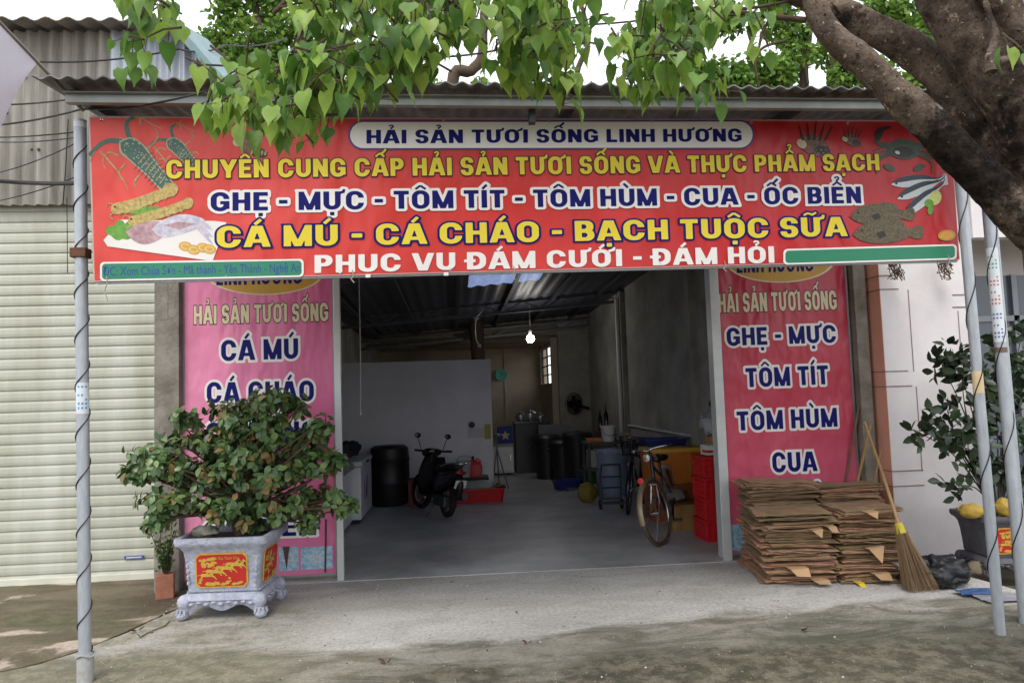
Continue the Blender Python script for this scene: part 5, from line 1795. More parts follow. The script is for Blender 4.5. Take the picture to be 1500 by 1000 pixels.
q = [G(x, y) + Vector((0, 0, .008)) for x, y in ((205, 934), (222, 925), (240, 918), (248, 910))]
m.tube(smoothpts(q, 4), .005, 5)
for p in q:
    leaf(m, p, rvec(rng) + Vector((0, 0, .3)), Vector((0, 0, 1)), .05, .02)
build(m, 'twig', mat('dry_grass_twig', (120, 112, 62), .9, .3), label='dry leafy twig lying by the crack in front of the planter', cat='twig')

# loose grit, chips and straw lying on the forecourt: nobody could count them
rng = random.Random(77)
m = MB()
k = 0
while k < 1500:
    x, y = rng.uniform(-2.6, 4.2), rng.uniform(3.9, 6.9)
    if y > 6.2 and rng.random() < .4:
        continue
    if noise.noise(Vector((x * 1.3, y * 2, 4))) < rng.uniform(-.5, .35):
        continue
    s_ = rng.uniform(.002, .0055) if rng.random() < .93 else rng.uniform(.006, .011)
    a = rng.random() * 6.3
    pts = [(x + s_ * cos(a + t) * rng.uniform(.7, 1.2), y + s_ * sin(a + t) * rng.uniform(.7, 1.2)) for t in (0, 1.4, 2.9, 4.4)]
    m.add([(px_, py_, .0005) for px_, py_ in pts] + [(x + s_ * .2, y, s_ * rng.uniform(.6, 1.1))], [(0, 1, 4), (1, 2, 4), (2, 3, 4), (3, 0, 4)], 0 if rng.random() < .6 else 1)
    k += 1
for k in range(150):
    x, y = rng.uniform(1.5, 4.0) if k < 90 else rng.uniform(-2.4, 3), rng.uniform(4.6, 6.2)
    a, L = rng.random() * 3.1, rng.uniform(.015, .05)
    m.tube([(x, y, .003), (x + L * cos(a) * .5, y + L * sin(a) * .5, .005), (x + L * cos(a), y + L * sin(a), .002)], .0012, 3, 2, cap=False)
build(m, 'grit', [mat('pale_grit', (196, 190, 180), .9, .3, 60), mat('dark_grit', (70, 64, 56), .9, .3, 60), mat('straw_bits', (150, 122, 82), .9, .3, 30)], kind='stuff', origin=(0, 0, 0),
      label='loose grit and straw bits scattered over the concrete forecourt', cat='grit')
# ------------------------------------------------------------------ inside the shop
def xform(mb, M, k0=0):
    mb.v[k0:] = [tuple(M @ Vector(v)) for v in mb.v[k0:]]
    return mb
FZ = 0.006
# lit bulb
bq = P(777, 496, 13.6)
bl = thing('light_bulb', 'lit round white bulb hanging under the roof inside the shop', 'lamp', bq)
m = MB(); m.ball(bq, (.072, .072, .072), 20)
build(m, 'glass', mat('lit_bulb', (255, 252, 244), .3, 0, 1, emit=60), parent=bl, w=True, smooth=80)
m = MB(); m.cyl(bq + Vector((0, 0, .075)), bq + Vector((0, 0, .16)), .03, .026, 12); m.tube([bq + Vector((0, 0, .15)), (bq.x, bq.y, roofz(bq.x, bq.y))], .006, 5)
build(m, 'holder', WHITEP, parent=bl, w=True, smooth=60)
m = MB()
a, b_ = P(526, 418, 8.2), P(528, 606, 8.2)
m.tube([a + Vector((0, 0, .35)), a, a.lerp(b_, .5) + Vector((.006, 0, 0)), b_], .006, 6)
m.ball(b_, .013, 8)
build(m, 'pull_cord', WHITEP, label='long whitish cord hanging just inside the opening left', cat='cord', smooth=60)
m = MB()
pts = [P(x, y, 12.4) for x, y in ((709, 452), (702, 460), (697, 466), (696, 480), (697, 496), (702, 506))]
m.tube(smoothpts(pts, 4), .012, 6); m.ball(pts[2], (.05, .03, .03), 10); m.ball(pts[-1], (.03, .03, .035), 10)
build(m, 'dangling_cable', WHITEP, label='white cable end dangling from the roof truss', cat='cable', smooth=60)
# wall fan
fq = P(842, 591, 16.5)
fan = thing('wall_fan', 'small black caged fan fixed to the wall at the back', 'fan', fq)
m = MB()
R = Matrix.Rotation(pi / 2, 3, 'X') @ Matrix.Rotation(radians(35), 3, 'Y')
for rr, dz in ((.24, 0), (.17, .04), (.10, .055), (.24, -.05), (.15, -.09)):
    m.tube([fq + R @ Vector((rr * cos(2 * pi * k / 24), rr * sin(2 * pi * k / 24), dz)) for k in range(24)], .006, 5, closed=True)
for k in range(20):
    a = 2 * pi * k / 20
    m.tube([fq + R @ Vector((.03 * cos(a), .03 * sin(a), .06)), fq + R @ Vector((.24 * cos(a), .24 * sin(a), 0)), fq + R @ Vector((.05 * cos(a), .05 * sin(a), -.1))], .004, 4)
build(m, 'cage', BLACK, parent=fan, w=True, smooth=60)
m = MB()
for k in range(4):
    a0 = k * pi / 2
    m.prism([fq + R @ Vector((r_ * cos(a0 + t), r_ * sin(a0 + t), .02 * t)) for r_, t in ((.03, 0), (.2, -.1), (.21, .5), (.12, .8), (.03, .6))], R @ Vector((0, 0, .003)))
build(m, 'blades', BLACK, parent=fan, w=True)
m = MB(); m.cyl(fq + R @ Vector((0, 0, -.02)), fq + R @ Vector((0, 0, -.2)), .07, .06, 14); m.bar(fq + R @ Vector((0, 0, -.12)), fq + Vector((.35, .16, -.12)), .05, .06)
build(m, 'motor', BLACK, parent=fan, w=True, smooth=50)
# round green clock, hook on the back wall
cq = P(734, 549, 20.44)
ck = thing('wall_clock', 'small round turquoise clock on the back wall', 'clock', cq)
m = MB(); m.lathe([(0, 0), (.14, 0), (.16, .02), (.16, .05), (.13, .045), (0, .04)], cq, 24, R=Matrix.Rotation(pi / 2, 3, 'X'))
build(m, 'case', mat('turquoise_plastic', (90, 176, 160), .5, .1), parent=ck, w=True, smooth=40)
m = MB(); m.bar(cq + Vector((0, -.055, 0)), cq + Vector((0, -.055, .09)), .012, .004, up=(0, 1, 0)); m.bar(cq + Vector((0, -.057, 0)), cq + Vector((.06, -.057, .01)), .012, .004, up=(0, 1, 0))
build(m, 'hands', BLACK, parent=ck, w=True)
# chest freezers on the left
FRZ = mat('freezer_white', (206, 208, 214), .35, .08, 3)
def freezer(label, x0, x1, y0, y1, h, sticker):
    t = thing('chest_freezer', label, 'freezer', ((x0 + x1) / 2, (y0 + y1) / 2, FZ), group='chest freezers along the left wall')
    m = MB(); m.box(x0, x1, y0, y1, .06, h - .08)
    build(m, 'cabinet', FRZ, parent=t, w=True, bevel=.015)
    m = MB(); m.box(x0 - .01, x1 + .012, y0 - .012, y1 + .01, h - .075, h)
    l_ = build(m, 'lid', mat('freezer_lid', (190, 192, 196), .4, .1, 4), parent=t, w=True, bevel=.02)
    m = MB(); m.box(x1 + .012, x1 + .03, (y0 + y1) / 2 - .09, (y0 + y1) / 2 + .09, h - .06, h - .03)
    build(m, 'handle', DARKST, parent=l_, w=True, bevel=.004)
    m = MB(); m.box(x0 + .04, x1 - .04, y0 + .04, y1 - .04, FZ, .06)
    build(m, 'base', BLACK, parent=t, w=True)
    m = MB()
    if sticker:
        for k, (dy, dz, w_, h_, mi) in enumerate(((-.25, .05, .05, .3, 0), (-.1, .0, .04, .2, 1), (.02, .06, .10, .34, 2))):
            yy, zz = (y0 + y1) / 2 + dy, h * .45 + dz
            m.prism([(x1 + .001, yy - w_, zz - h_ / 2), (x1 + .001, yy + w_ * .3, zz - h_ / 3), (x1 + .001, yy + w_, zz + h_ / 2), (x1 + .001, yy - w_ * .4, zz + h_ / 3)], (.001, 0, 0), mi)
        build(m, 'brand_stripes', [mat('stripe_red', (170, 40, 60), .5), mat('stripe_violet', (90, 70, 150), .5), mat('stripe_blue', (70, 90, 170), .5)], parent=t, w=True)
    return t
freezer('nearer white chest freezer just inside the left of the opening', -1.96, -1.36, 8.75, 9.85, .84, False)
freezer('farther white chest freezer with coloured stripes beside the scooter', -1.96, -1.25, 9.95, 11.2, .82, True)
m = MB()
m.grid(lambda u, v: Vector((-1.96 + .66 * u, 8.8 + 1.0 * v, .846 + .03 * abs(noise.noise(Vector((u * 5, v * 6, 1)))) + .004 - (.10 * max(0, u - .93) / .07))), 24, 24)
build(m, 'folded_tarpaulin', mat('grey_tarpaulin', (122, 120, 122), .7, .35, 5), label='grey tarpaulin spread on the nearer freezer lid', cat='tarpaulin', smooth=60)
for k, (x, y, r, h, lab, col) in enumerate(((-1.7, 10.3, .11, .16, 'dark bundle at the near end of the farther freezer lid', (46, 44, 50)), (-1.5, 10.75, .10, .12, 'dark bag in the middle of the farther freezer lid', (36, 36, 44)), (-1.75, 9.5, .09, .22, 'dull grey bag slumped on the tarpaulin', (92, 92, 98)))):
    m = MB(); m.ball((x, y, .83 + h * .9), (r * 1.5, r * 1.5, h), 16, wob=.45)
    build(m, 'bag', mat('bag_%d' % k, col, .6, .3, 9), label=lab, cat='bag', smooth=70)
m = MB(); m.lathe([(.0, 0), (.055, 0), (.055, .5), (.05, .53), (0, .53)], (-1.88, 11.0, .83), 14)
build(m, 'paper_roll', WHITEP, label='white roll standing at the back of the farther freezer', cat='roll', smooth=40)
# black water drum and red tub behind the scooter
m = MB(); m.lathe([(0, 0), (.27, 0), (.30, .04), (.30, .3), (.312, .33), (.30, .36), (.30, .66), (.312, .69), (.30, .72), (.29, .86), (.24, .90), (0, .905)], (-1.02, 11.65, FZ), 24)
build(m, 'drum', mat('black_drum', (20, 20, 24), .5, .2), label='black plastic drum standing behind the scooter and freezer', cat='drum', smooth=40)
def crate(name, label, cat, c, s, col, rows=3, rz=0, group=None, h=None):
    """slotted plastic crate: rim, ribbed walls with openings"""
    L, D, H = s
    m = MB()
    t = .012
    cell = 4
    for fx in (-1, 1):
        for k in range(7):
            y = -D / 2 + D * k / 6
            m.box(fx * L / 2 - t / 2, fx * L / 2 + t / 2, y - .014, y + .014, 0, H)
        for k in range(rows + 1):
            z = (H - .02) * k / rows
            m.box(fx * L / 2 - t / 2 + .002, fx * L / 2 + t / 2 - .002, -D / 2, D / 2, z, z + (.04 if k < rows else .02))
        m.box(fx * L / 2 - .02, fx * L / 2 + .02, -D / 2 - .02, D / 2 + .02, H - .03, H)
    for fy in (-1, 1):
        for k in range(7):
            x = -L / 2 + L * k / 6
            m.box(x - .014, x + .014, fy * D / 2 - t / 2, fy * D / 2 + t / 2, 0, H)
        for k in range(rows + 1):
            z = (H - .02) * k / rows
            m.box(-L / 2, L / 2, fy * D / 2 - t / 2 + .002, fy * D / 2 + t / 2 - .002, z, z + (.04 if k < rows else .02))
        m.box(-L / 2 + .02, L / 2 - .02, fy * D / 2 - .02, fy * D / 2 + .02, H - .03, H - .001)
    m.box(-L / 2, L / 2, -D / 2, D / 2, 0.004, .014)
    for fx in (-1, 1):
        m.box(fx * (L / 2 - .016) - .003, fx * (L / 2 - .016) + .003, -D / 2 + .02, D / 2 - .02, .014, H - .035)
        m.box(-L / 2 + .02, L / 2 - .02, fx * (D / 2 - .016) - .003, fx * (D / 2 - .016) + .003, .0141, H - .036)
    o = build(m, name, col, origin=(0, 0, 0), label=label, cat=cat, group=group)
    o.location = c
    o.rotation_euler = (0, 0, rz)
    return o
REDP = mat('red_crate_plastic', (196, 24, 32), .45, .2, 5)
for k, lab in enumerate(('lowest red slotted crate of the stack just inside the right jamb', 'second red slotted crate up, in the stack by the right jamb', 'third red slotted crate up, in the stack by the right jamb', 'topmost red slotted crate, under the carton inside the right jamb')):
    crate('plastic_crate', lab, 'crate', (2.85 + .008 * (k % 2), 7.98 - .006 * k, FZ + .226 * k), (.42, .36, .224), REDP, 3, .03 * (-1) ** k, 'red crates stacked by the right jamb')
crate('plastic_tub', 'dark red slotted tub on the floor between drum and scooter', 'tub', (-.72, 11.75, FZ), (.42, .4, .36), mat('dark_red_plastic', (128, 22, 30), .5, .25, 5), 4)
# red trays beside the scooter with oddments
def tray(label, c, L, D, H, m_, rz=0, name='tray', group=None):
    m = MB()
    rings = [sq_ring(L / 2 - .03, D / 2 - .03, 0, .2), sq_ring(L / 2, D / 2, H, .2), sq_ring(L / 2 + .02, D / 2 + .02, H, .2), sq_ring(L / 2 + .02, D / 2 + .02, H + .012, .2), sq_ring(L / 2 - .01, D / 2 - .01, H + .012, .2), sq_ring(L / 2 - .04, D / 2 - .04, .012, .2)]
    m.loft(rings)
    o = build(m, name, m_, origin=(0, 0, 0), label=label, cat=name.split('_')[-1], group=group, smooth=40)
    o.location = c; o.rotation_euler = (0, 0, rz)
    return o
q = G(690, 738)
tray('large red tray on the floor behind the scooter wheel', (q.x + .0, q.y + .35, FZ), 1.0, .7, .2, REDP, .1)
m = MB(); m.ball((q.x + .15, q.y + .3, FZ + .22), (.26, .18, .09), 16, wob=.4)
build(m, 'plastic_bag', mat('clear_bag', (170, 180, 176), .3, .2, 8), label='pale plastic bag lying in the large red tray', cat='bag', smooth=60)
m = MB(); m.grid(lambda u, v: Vector((q.x + .1 + .45 * u, q.y + .1 + .3 * v, FZ + .225 + .02 * noise.noise(Vector((u * 4, v * 4, 0))))), 8, 8)
build(m, 'green_net', mat('green_net', (60, 100, 70), .8, .3, 20), label='green net cloth over the right end of the red tray', cat='net', smooth=60)
jq = P(697, 700, 12.0)
jug = thing('jerry_can', 'small red jerry can standing behind the red tray', 'can', (jq.x, jq.y, FZ + .33))
m = MB(); m.loft([sq_ring(.10, .07, FZ + .33, .3, 4, (jq.x, jq.y)), sq_ring(.105, .075, FZ + .50, .3, 4, (jq.x, jq.y)), sq_ring(.08, .06, FZ + .57, .4, 4, (jq.x, jq.y)), sq_ring(.03, .03, FZ + .60, .8, 4, (jq.x - .04, jq.y))])
build(m, 'body', REDP, parent=jug, w=True, smooth=50)
m = MB(); m.tube([(jq.x - .04, jq.y, FZ + .6), (jq.x - .04, jq.y, FZ + .66)], .022, 10)
build(m, 'cap', BLACK, parent=jug, w=True, smooth=50)
m = MB(); m.tube(smoothpts([(jq.x, jq.y, FZ + .56), (jq.x + .03, jq.y, FZ + .62), (jq.x + .09, jq.y, FZ + .56)], 3), .011, 6)
build(m, 'handle', REDP, parent=jug, w=True, smooth=50)
m = MB(); m.box(jq.x - .5, jq.x + .2, jq.y - .2, jq.y + .25, FZ + .29, FZ + .33)
for sx in (-.46, .16):
    for sy in (-.16, .21):
        m.box(jq.x + sx - .015, jq.x + sx + .015, jq.y + sy - .015, jq.y + sy + .015, FZ, FZ + .29)
build(m, 'low_bench', mat('dark_bench', (54, 50, 48), .7, .3, 8), label='low dark bench in front of the partition behind the red tray', cat='bench')
bk = P(681, 700, 12.0)
m = MB(); m.lathe([(0, 0), (.10, 0), (.125, .24), (.13, .25), (.118, .25), (.095, .01)], (bk.x, bk.y, FZ + .332), 18)
o = build(m, 'bucket', mat('grey_white_bucket', (176, 180, 184), .5, .1), label='small whitish bucket on the low bench beside the red can', cat='bucket', smooth=50)
m = MB(); m.tube([(bk.x + .125 * cos(a), bk.y, FZ + .57 + .1 * sin(a)) for a in [pi * k / 10 for k in range(11)]], .005, 5)
build(m, 'handle', CHROME, parent=o, w=True, smooth=60)
# folding tripod stand by the partition end
tq = G(731, 716)
ts = thing('tripod_stand', 'thin metal tripod stand at the end of the white partition', 'stand', tq)
top = Vector((tq.x - .02, tq.y, .72))
for dx, dy in ((-.12, -.1), (.16, -.12), (.02, .2)):
    m = MB(); m.tube([top, (tq.x + dx, tq.y + dy, FZ)], .012, 6)
    build(m, 'leg', TRS, parent=ts, w=True, smooth=60)
m = MB(); m.tube([top, top + Vector((0, 0, .18))], .012, 6); m.ball(top + Vector((.02, 0, .2)), (.07, .05, .04), 10)
build(m, 'head', TRS, parent=ts, w=True, smooth=60)
# kitchen at the back
ca_, cb_ = P(723, 690, 15.0), P(753, 690, 15.0)
kc = thing('kitchen_cabinet', 'low white kitchen cabinet beyond the partition doorway', 'cabinet', ((ca_.x + cb_.x) / 2, 15.2, FZ))
m = MB(); m.box(ca_.x, cb_.x, 15.0, 15.5, FZ + .05, .60)
build(m, 'carcass', WHITEP, parent=kc, w=True, bevel=.006)
m = MB(); m.box(ca_.x - .02, cb_.x + .02, 14.97, 15.5, .60, .64)
build(m, 'worktop', mat('grey_worktop', (130, 132, 130), .4, .2, 10), parent=kc, w=True, bevel=.004)
m = MB(); m.box(ca_.x + .03, cb_.x - .03, 14.985, 15.0, .1, .57)
dd = build(m, 'door', WHITEP, parent=kc, w=True, bevel=.005)
m = MB(); m.box(cb_.x - .07, cb_.x - .055, 14.97, 14.985, .3, .42)
build(m, 'handle', CHROME, parent=dd, w=True)
bx = P(740, 638, 15.15)
bt = thing('blue_box', 'dark blue box with a pale yellow star on the kitchen cabinet', 'box', (bx.x, bx.y, .64))
m = MB(); m.box(bx.x - .15, bx.x + .15, 15.08, 15.35, .642, .98)
build(m, 'carton', mat('deep_blue_card', (34, 44, 120), .6, .15), parent=bt, w=True, bevel=.004)
m = MB()
m.add([(bx.x + (.10 if k % 2 == 0 else .045) * sin(k * pi / 5), 15.076, .80 + (.10 if k % 2 == 0 else .045) * cos(k * pi / 5)) for k in range(10)], [tuple(range(10))])
build(m, 'printed_star', mat('pale_star_print', (196, 190, 120), .6), parent=bt, w=True)
# black cooking counter with pots
k0, k1 = P(757, 690, 15.3), P(808, 690, 15.3)
kt = thing('cooking_counter', 'tall black cooking counter at the back of the shop with pots on it', 'counter', ((k0.x + k1.x) / 2, 15.6, FZ))
m = MB(); m.box(k0.x, k1.x, 15.3, 15.95, FZ, 1.02)
build(m, 'carcass', mat('black_laminate', (22, 22, 25), .35, .2, 4), parent=kt, w=True, bevel=.006)
m = MB(); m.box(k0.x - .02, k1.x + .02, 15.27, 15.97, 1.02, 1.05)
build(m, 'worktop', mat('dark_stone_top', (40, 40, 44), .25, .2, 10), parent=kt, w=True, bevel=.004)
STEEL = mat('pot_steel', (196, 198, 202), .25, .1, 8, metal=.9)
for k, (dx, r, h, lab) in enumerate(((.14, .10, .14, 'shiny steel pot at the left of the black counter'), (.34, .12, .17, 'biggest steel pot, in the middle of the black counter'), (.55, .09, .11, 'shallow steel pan at the right of the black counter'))):
    p = kids(kt)
    m = MB(); m.lathe([(0, 0), (r * .9, 0), (r, .02), (r, h), (r + .01, h + .004), (r, h + .01)], (k0.x + dx, 15.5, 1.052), 20); m.lathe([(r, h + .01), (r * .5, h + .04), (.015, h + .05), (.015, h + .075), (0, h + .08)], (k0.x + dx, 15.5, 1.052), 20)
    o = build(m, 'pot', STEEL, label=lab, cat='pot', group='steel pots on the black counter', smooth=40)
    for s_ in (-1, 1):
        m = MB()
        m.tube([(k0.x + dx + s_ * r, 15.5 - .03, 1.052 + h * .7), (k0.x + dx + s_ * (r + .04), 15.5, 1.052 + h * .72), (k0.x + dx + s_ * r, 15.5 + .03, 1.052 + h * .7)], .006, 5)
        build(m, 'handle', BLACK, parent=o, w=True, smooth=60)
# dark bins and bags between counter and shelf
rngi = random.Random(4)
for k, (px, py, Y, r, h, lab) in enumerate(((803, 705, 14.2, .26, .78, 'black bin in front of the cooking counter'), (826, 705, 13.8, .24, .70, 'second black bin, right of the one by the counter'), (848, 705, 13.4, .27, .85, 'black bin nearest the shelf with the white bucket'))):
    c = P(px, py, Y)
    m = MB(); m.lathe([(0, 0), (r * .8, 0), (r, h * .93), (r * 1.06, h * .94), (r * 1.06, h), (r * .9, h * 1.06), (0, h * 1.1)], (c.x, Y, FZ), 22)
    o = build(m, 'bin', mat('bin_black', (26, 26, 29), .5, .25, 4), label=lab, cat='bin', group='black bins at the back', smooth=40)
    for s_ in (-1, 1):
        m = MB()
        m.tube([(c.x + s_ * r, Y - .06, h * .85), (c.x + s_ * (r + .05), Y - .05, h * .8), (c.x + s_ * (r + .05), Y + .05, h * .8), (c.x + s_ * r, Y + .06, h * .85)], .012, 6)
        build(m, 'handle', BLACK, parent=o, w=True, smooth=60)
c = P(814, 642, 14.6)
m = MB(); m.box(c.x - .32, c.x + .32, 14.75, 14.8, .55, 1.0)
build(m, 'grey_board', mat('grey_board', (98, 100, 108), .6, .2, 4), label='dull grey board standing behind the black bins', cat='board', bevel=.004)
tray('small bright blue basin on the floor before the black bins', (G(830, 716).x, G(830, 716).y, FZ), .42, .32, .14, mat('blue_basin', (24, 48, 120), .45, .15), .2, 'basin')
m = MB()
c = G(848, 720)
for k in range(5):
    m.tube([(c.x - .2, c.y - .1 + .05 * k, .06), (c.x + .25, c.y - .12 + .05 * k, .06)], .006, 5)
m.box(c.x - .2, c.x - .19, c.y - .12, c.y + .12, FZ, .06); m.box(c.x + .24, c.x + .25, c.y - .14, c.y + .12, FZ, .06)
build(m, 'wire_rack', CHROME, label='low wire rack on the floor beside the blue basin', cat='rack', smooth=60)
# shelf table with bucket, bottles and boxes
s0, s1 = P(860, 655, 11.6), P(914, 655, 11.6)
st = thing('shelf_table', 'two tier dark work table against the right wall holding a white bucket', 'table', ((s0.x + s1.x) / 2, 11.85, FZ))
for z in (.40, .80):
    m = MB(); m.box(s0.x, s1.x, 11.55, 12.15, z, z + .035)
    build(m, 'shelf', mat('dark_shelf_board', (84, 76, 66), .7, .3, 5), parent=st, w=True, bevel=.004)
for x in (s0.x + .03, s1.x - .03):
    for y in (11.6, 12.1):
        m = MB(); m.box(x - .02, x + .02, y - .02, y + .02, FZ, .80)
        build(m, 'leg', DARKST, parent=st, w=True)
bq2 = P(892, 640, 11.7)
bu = thing('paint_bucket', 'white plastic paint bucket on top of the work table', 'bucket', (bq2.x, 11.75, .835))
m = MB(); m.lathe([(0, 0), (.098, 0), (.115, .22), (.124, .22), (.124, .245), (.11, .25), (0, .25)], (bq2.x, 11.75, .836), 22)
build(m, 'body', WHITEP, parent=bu, w=True, smooth=40)
m = MB(); m.tube([(bq2.x + .12 * cos(a), 11.66 - .03 * sin(a), 1.05 - .12 * sin(a)) for a in [pi * k / 10 for k in range(11)]], .004, 5)
build(m, 'handle', CHROME, parent=bu, w=True, smooth=60)
for k, (px, h, lab) in enumerate(((880, .34, 'dark bottle behind the bucket, the left one'), (889, .42, 'taller dark bottle right behind the bucket'))):
    c = P(px, 640, 12.0)
    m = MB(); m.lathe([(0, 0), (.036, 0), (.038, h * .6), (.013, h * .76), (.013, h), (0, h)], (c.x, 12.0, 1.0), 14)
    build(m, 'bottle', mat('dark_bottle', (24, 30, 22), .15, .2), label=lab, cat='bottle', group='bottles on the work table', smooth=40)
m = MB(); m.box(P(872, 640, 12).x, P(900, 640, 12).x, 11.9, 12.12, .836, .999)
build(m, 'dark_carton', mat('dark_carton', (58, 40, 38), .8, .3, 6), label='dark carton at the back of the work table under the bottles', cat='box', bevel=.004)
c = P(869, 646, 11.65)
m = MB(); m.box(c.x - .1, c.x + .14, 11.6, 11.8, .836, .90)
build(m, 'orange_packet', mat('orange_packet', (190, 120, 60), .6, .3, 12), label='flat orange packet left of the white bucket', cat='packet', bevel=.01)
c = P(873, 675, 11.6)
m = MB(); m.box(c.x - .1, c.x + .16, 11.6, 11.9, .436, .72)
build(m, 'small_appliance', mat('appliance_grey', (150, 148, 140), .5, .15, 4), label='pale appliance on the lower shelf of the work table', cat='appliance', bevel=.02)
c = P(918, 648, 11.7)
m = MB(); m.lathe([(0, 0), (.07, 0), (.09, .1), (.10, .12), (0, .13)], (c.x, 11.75, .836), 16)
build(m, 'bowl_stack', mat('cream_ware', (170, 166, 140), .4, .2, 12), label='cream bowls turned over beside the white bucket', cat='bowls', smooth=50)
# grey barrel with lid
gb = G(903, 728)
bt_ = thing('barrel', 'grey blue plastic barrel standing behind the bicycles', 'barrel', (gb.x, gb.y + .26, FZ))
m = MB(); m.lathe([(0, 0), (.23, 0), (.25, .05), (.25, .30), (.262, .33), (.25, .36), (.25, .58), (.26, .62), (.26, .70), (0, .70)], (gb.x, gb.y + .26, FZ), 26)
build(m, 'body', mat('barrel_blue_grey', (128, 140, 166), .5, .12, 3), parent=bt_, w=True, smooth=40)
m = MB(); m.lathe([(.265, .68), (.275, .70), (.275, .735), (.2, .75), (0, .752)], (gb.x, gb.y + .26, FZ), 26)
for k in range(12):
    a = 2 * pi * k / 12
    m.cbox((gb.x + .272 * cos(a), gb.y + .26 + .272 * sin(a), FZ + .69), (.016, .03, .03), Matrix.Rotation(a, 3, 'Z'))
build(m, 'lid', mat('barrel_lid', (150, 158, 176), .5, .12, 3), parent=bt_, w=True, smooth=40)
c = G(864, 738)
m = MB(); m.ball((c.x, c.y + .2, .15), (.14, .12, .15), 16, wob=.4)
build(m, 'yellow_sack', mat('yellow_sack', (128, 112, 34), .6, .3, 8), label='small yellow sack on the floor left of the barrel', cat='sack', smooth=60)
c = G(876, 722)
tray('green basin on edge of the floor behind the yellow sack', (c.x + .05, c.y + .5, FZ + .1), .4, .3, .2, mat('green_basin', (40, 110, 52), .5, .2), .3, 'basin')
# hand trolley
tc_ = G(896, 746)
tr = thing('hand_trolley', 'dark hand trolley with small wheels in front of the barrel', 'trolley', tc_)
m = MB()
for dx in (-.14, .14):
    m.tube(smoothpts([(tc_.x + dx, tc_.y, .12), (tc_.x + dx, tc_.y, .45), (tc_.x + dx * .9, tc_.y - .05, .62)], 3), .014, 8)
for z in (.15, .3, .45):
    m.tube([(tc_.x - .14, tc_.y, z), (tc_.x + .14, tc_.y, z)], .011, 6)
m.tube([(tc_.x - .13, tc_.y - .05, .62), (tc_.x + .13, tc_.y - .05, .62)], .014, 8)
m.box(tc_.x - .17, tc_.x + .17, tc_.y - .22, tc_.y, .10, .115)
build(m, 'frame', DARKST, parent=tr, w=True, smooth=60)
for dx in (-.15, .15):
    m = MB(); m.cyl((tc_.x + dx - .015, tc_.y + .02, .075), (tc_.x + dx + .015, tc_.y + .02, .075), .07, .07, 18)
    build(m, 'wheel', RUBBER, parent=tr, w=True, smooth=40)
# foam boxes, cartons on the right
ORF = mat('orange_foam_box', (196, 112, 34), .6, .2, 4)
def lidbox(name, label, cat, c, s, m1, m2, lidh=.05, rz=0, group=None):
    t = thing(name, label, cat, c, rz, group)
    m = MB(); m.loft([sq_ring(s[0] / 2 - .02, s[1] / 2 - .02, 0, .1, 4), sq_ring(s[0] / 2, s[1] / 2, s[2] - lidh, .1, 4)])
    for k in (-1, 1):
        m.box(k * s[0] * .25 - .02, k * s[0] * .25 + .02, -s[1] / 2 - .008, s[1] / 2 + .008, .03, s[2] - lidh - .02)
    build(m, 'body', m1, parent=t, smooth=40)
    m = MB(); m.loft([sq_ring(s[0] / 2 + .018, s[1] / 2 + .018, s[2] - lidh, .1, 4), sq_ring(s[0] / 2 + .018, s[1] / 2 + .018, s[2] - .01, .1, 4), sq_ring(s[0] / 2 + .005, s[1] / 2 + .005, s[2], .1, 4)])
    build(m, 'lid', m2, parent=t, smooth=40)
    return t
lidbox('foam_box', 'lower orange plastic box on the floor behind the bicycle', 'box', (2.72, 9.3, FZ), (.62, .5, .46), mat('brown_orange_box', (150, 80, 34), .6, .25, 4), mat('brown_orange_box', (150, 80, 34)), group='orange boxes by the right wall')
lidbox('foam_box', 'upper orange plastic box with yellow lid behind the bicycle', 'box', (2.72, 9.3, FZ + .462), (.66, .5, .44), ORF, mat('yellow_lid', (206, 160, 56), .5, .15), rz=.03, group='orange boxes by the right wall')
tray('dark blue tray on the yellow lid of the upper orange box', (2.70, 9.55, FZ + .905), .55, .4, .08, mat('navy_tray', (28, 44, 110), .5, .2), 0)
lidbox('carton', 'closed tan carton on the floor between bicycle wheel and red crates', 'carton', (2.62, 8.62, FZ), (.34, .34, .30), mat('tan_carton', (150, 112, 66), .85, .2, 5), mat('tan_carton', (150, 112, 66)), .02)
m = MB(); m.ball((2.55, 8.75, FZ + .38), (.17, .14, .09), 14, wob=.4)
build(m, 'cloth_bundle', mat('grey_cloth', (128, 120, 116), .9, .3, 8), label='greyish cloth bundle on the tan carton behind the bicycle', cat='cloth', smooth=60)
zt_ = FZ + .226 * 4
lidbox('carton', 'brown carton on the topmost red crate inside the right jamb', 'carton', (2.92, 8.02, zt_), (.26, .26, .20), mat('brown_carton_top', (176, 134, 92), .85, .2, 5), mat('brown_carton_top', (176, 134, 92)), .015)
m = MB(); m.box(2.70, 2.80, 7.86, 8.06, zt_ + .002, zt_ + .11, 0); m.box(2.6985, 2.80, 7.858, 8.0, zt_ + .03, zt_ + .06, 1)
build(m, 'packet', [WHITEP, REDP], label='white packet with red stripe on the topmost red crate', cat='packet', bevel=.004)
m = MB(); m.ball((2.88, 8.04, zt_ + .34), (.19, .15, .15), 20, wob=.5)
build(m, 'plastic_bag', mat('pale_plastic_bag', (190, 196, 204), .25, .15, 10, trans=.35), label='crumpled clear plastic bag on the brown carton by the jamb', cat='bag', smooth=60)
m = MB(); m.ball((2.96, 8.12, zt_ + .55), (.12, .10, .07), 14, wob=.4)
build(m, 'cloth_bundle', BLACK, label='dark cloth bundle on top of the clear plastic bag', cat='cloth', smooth=60)

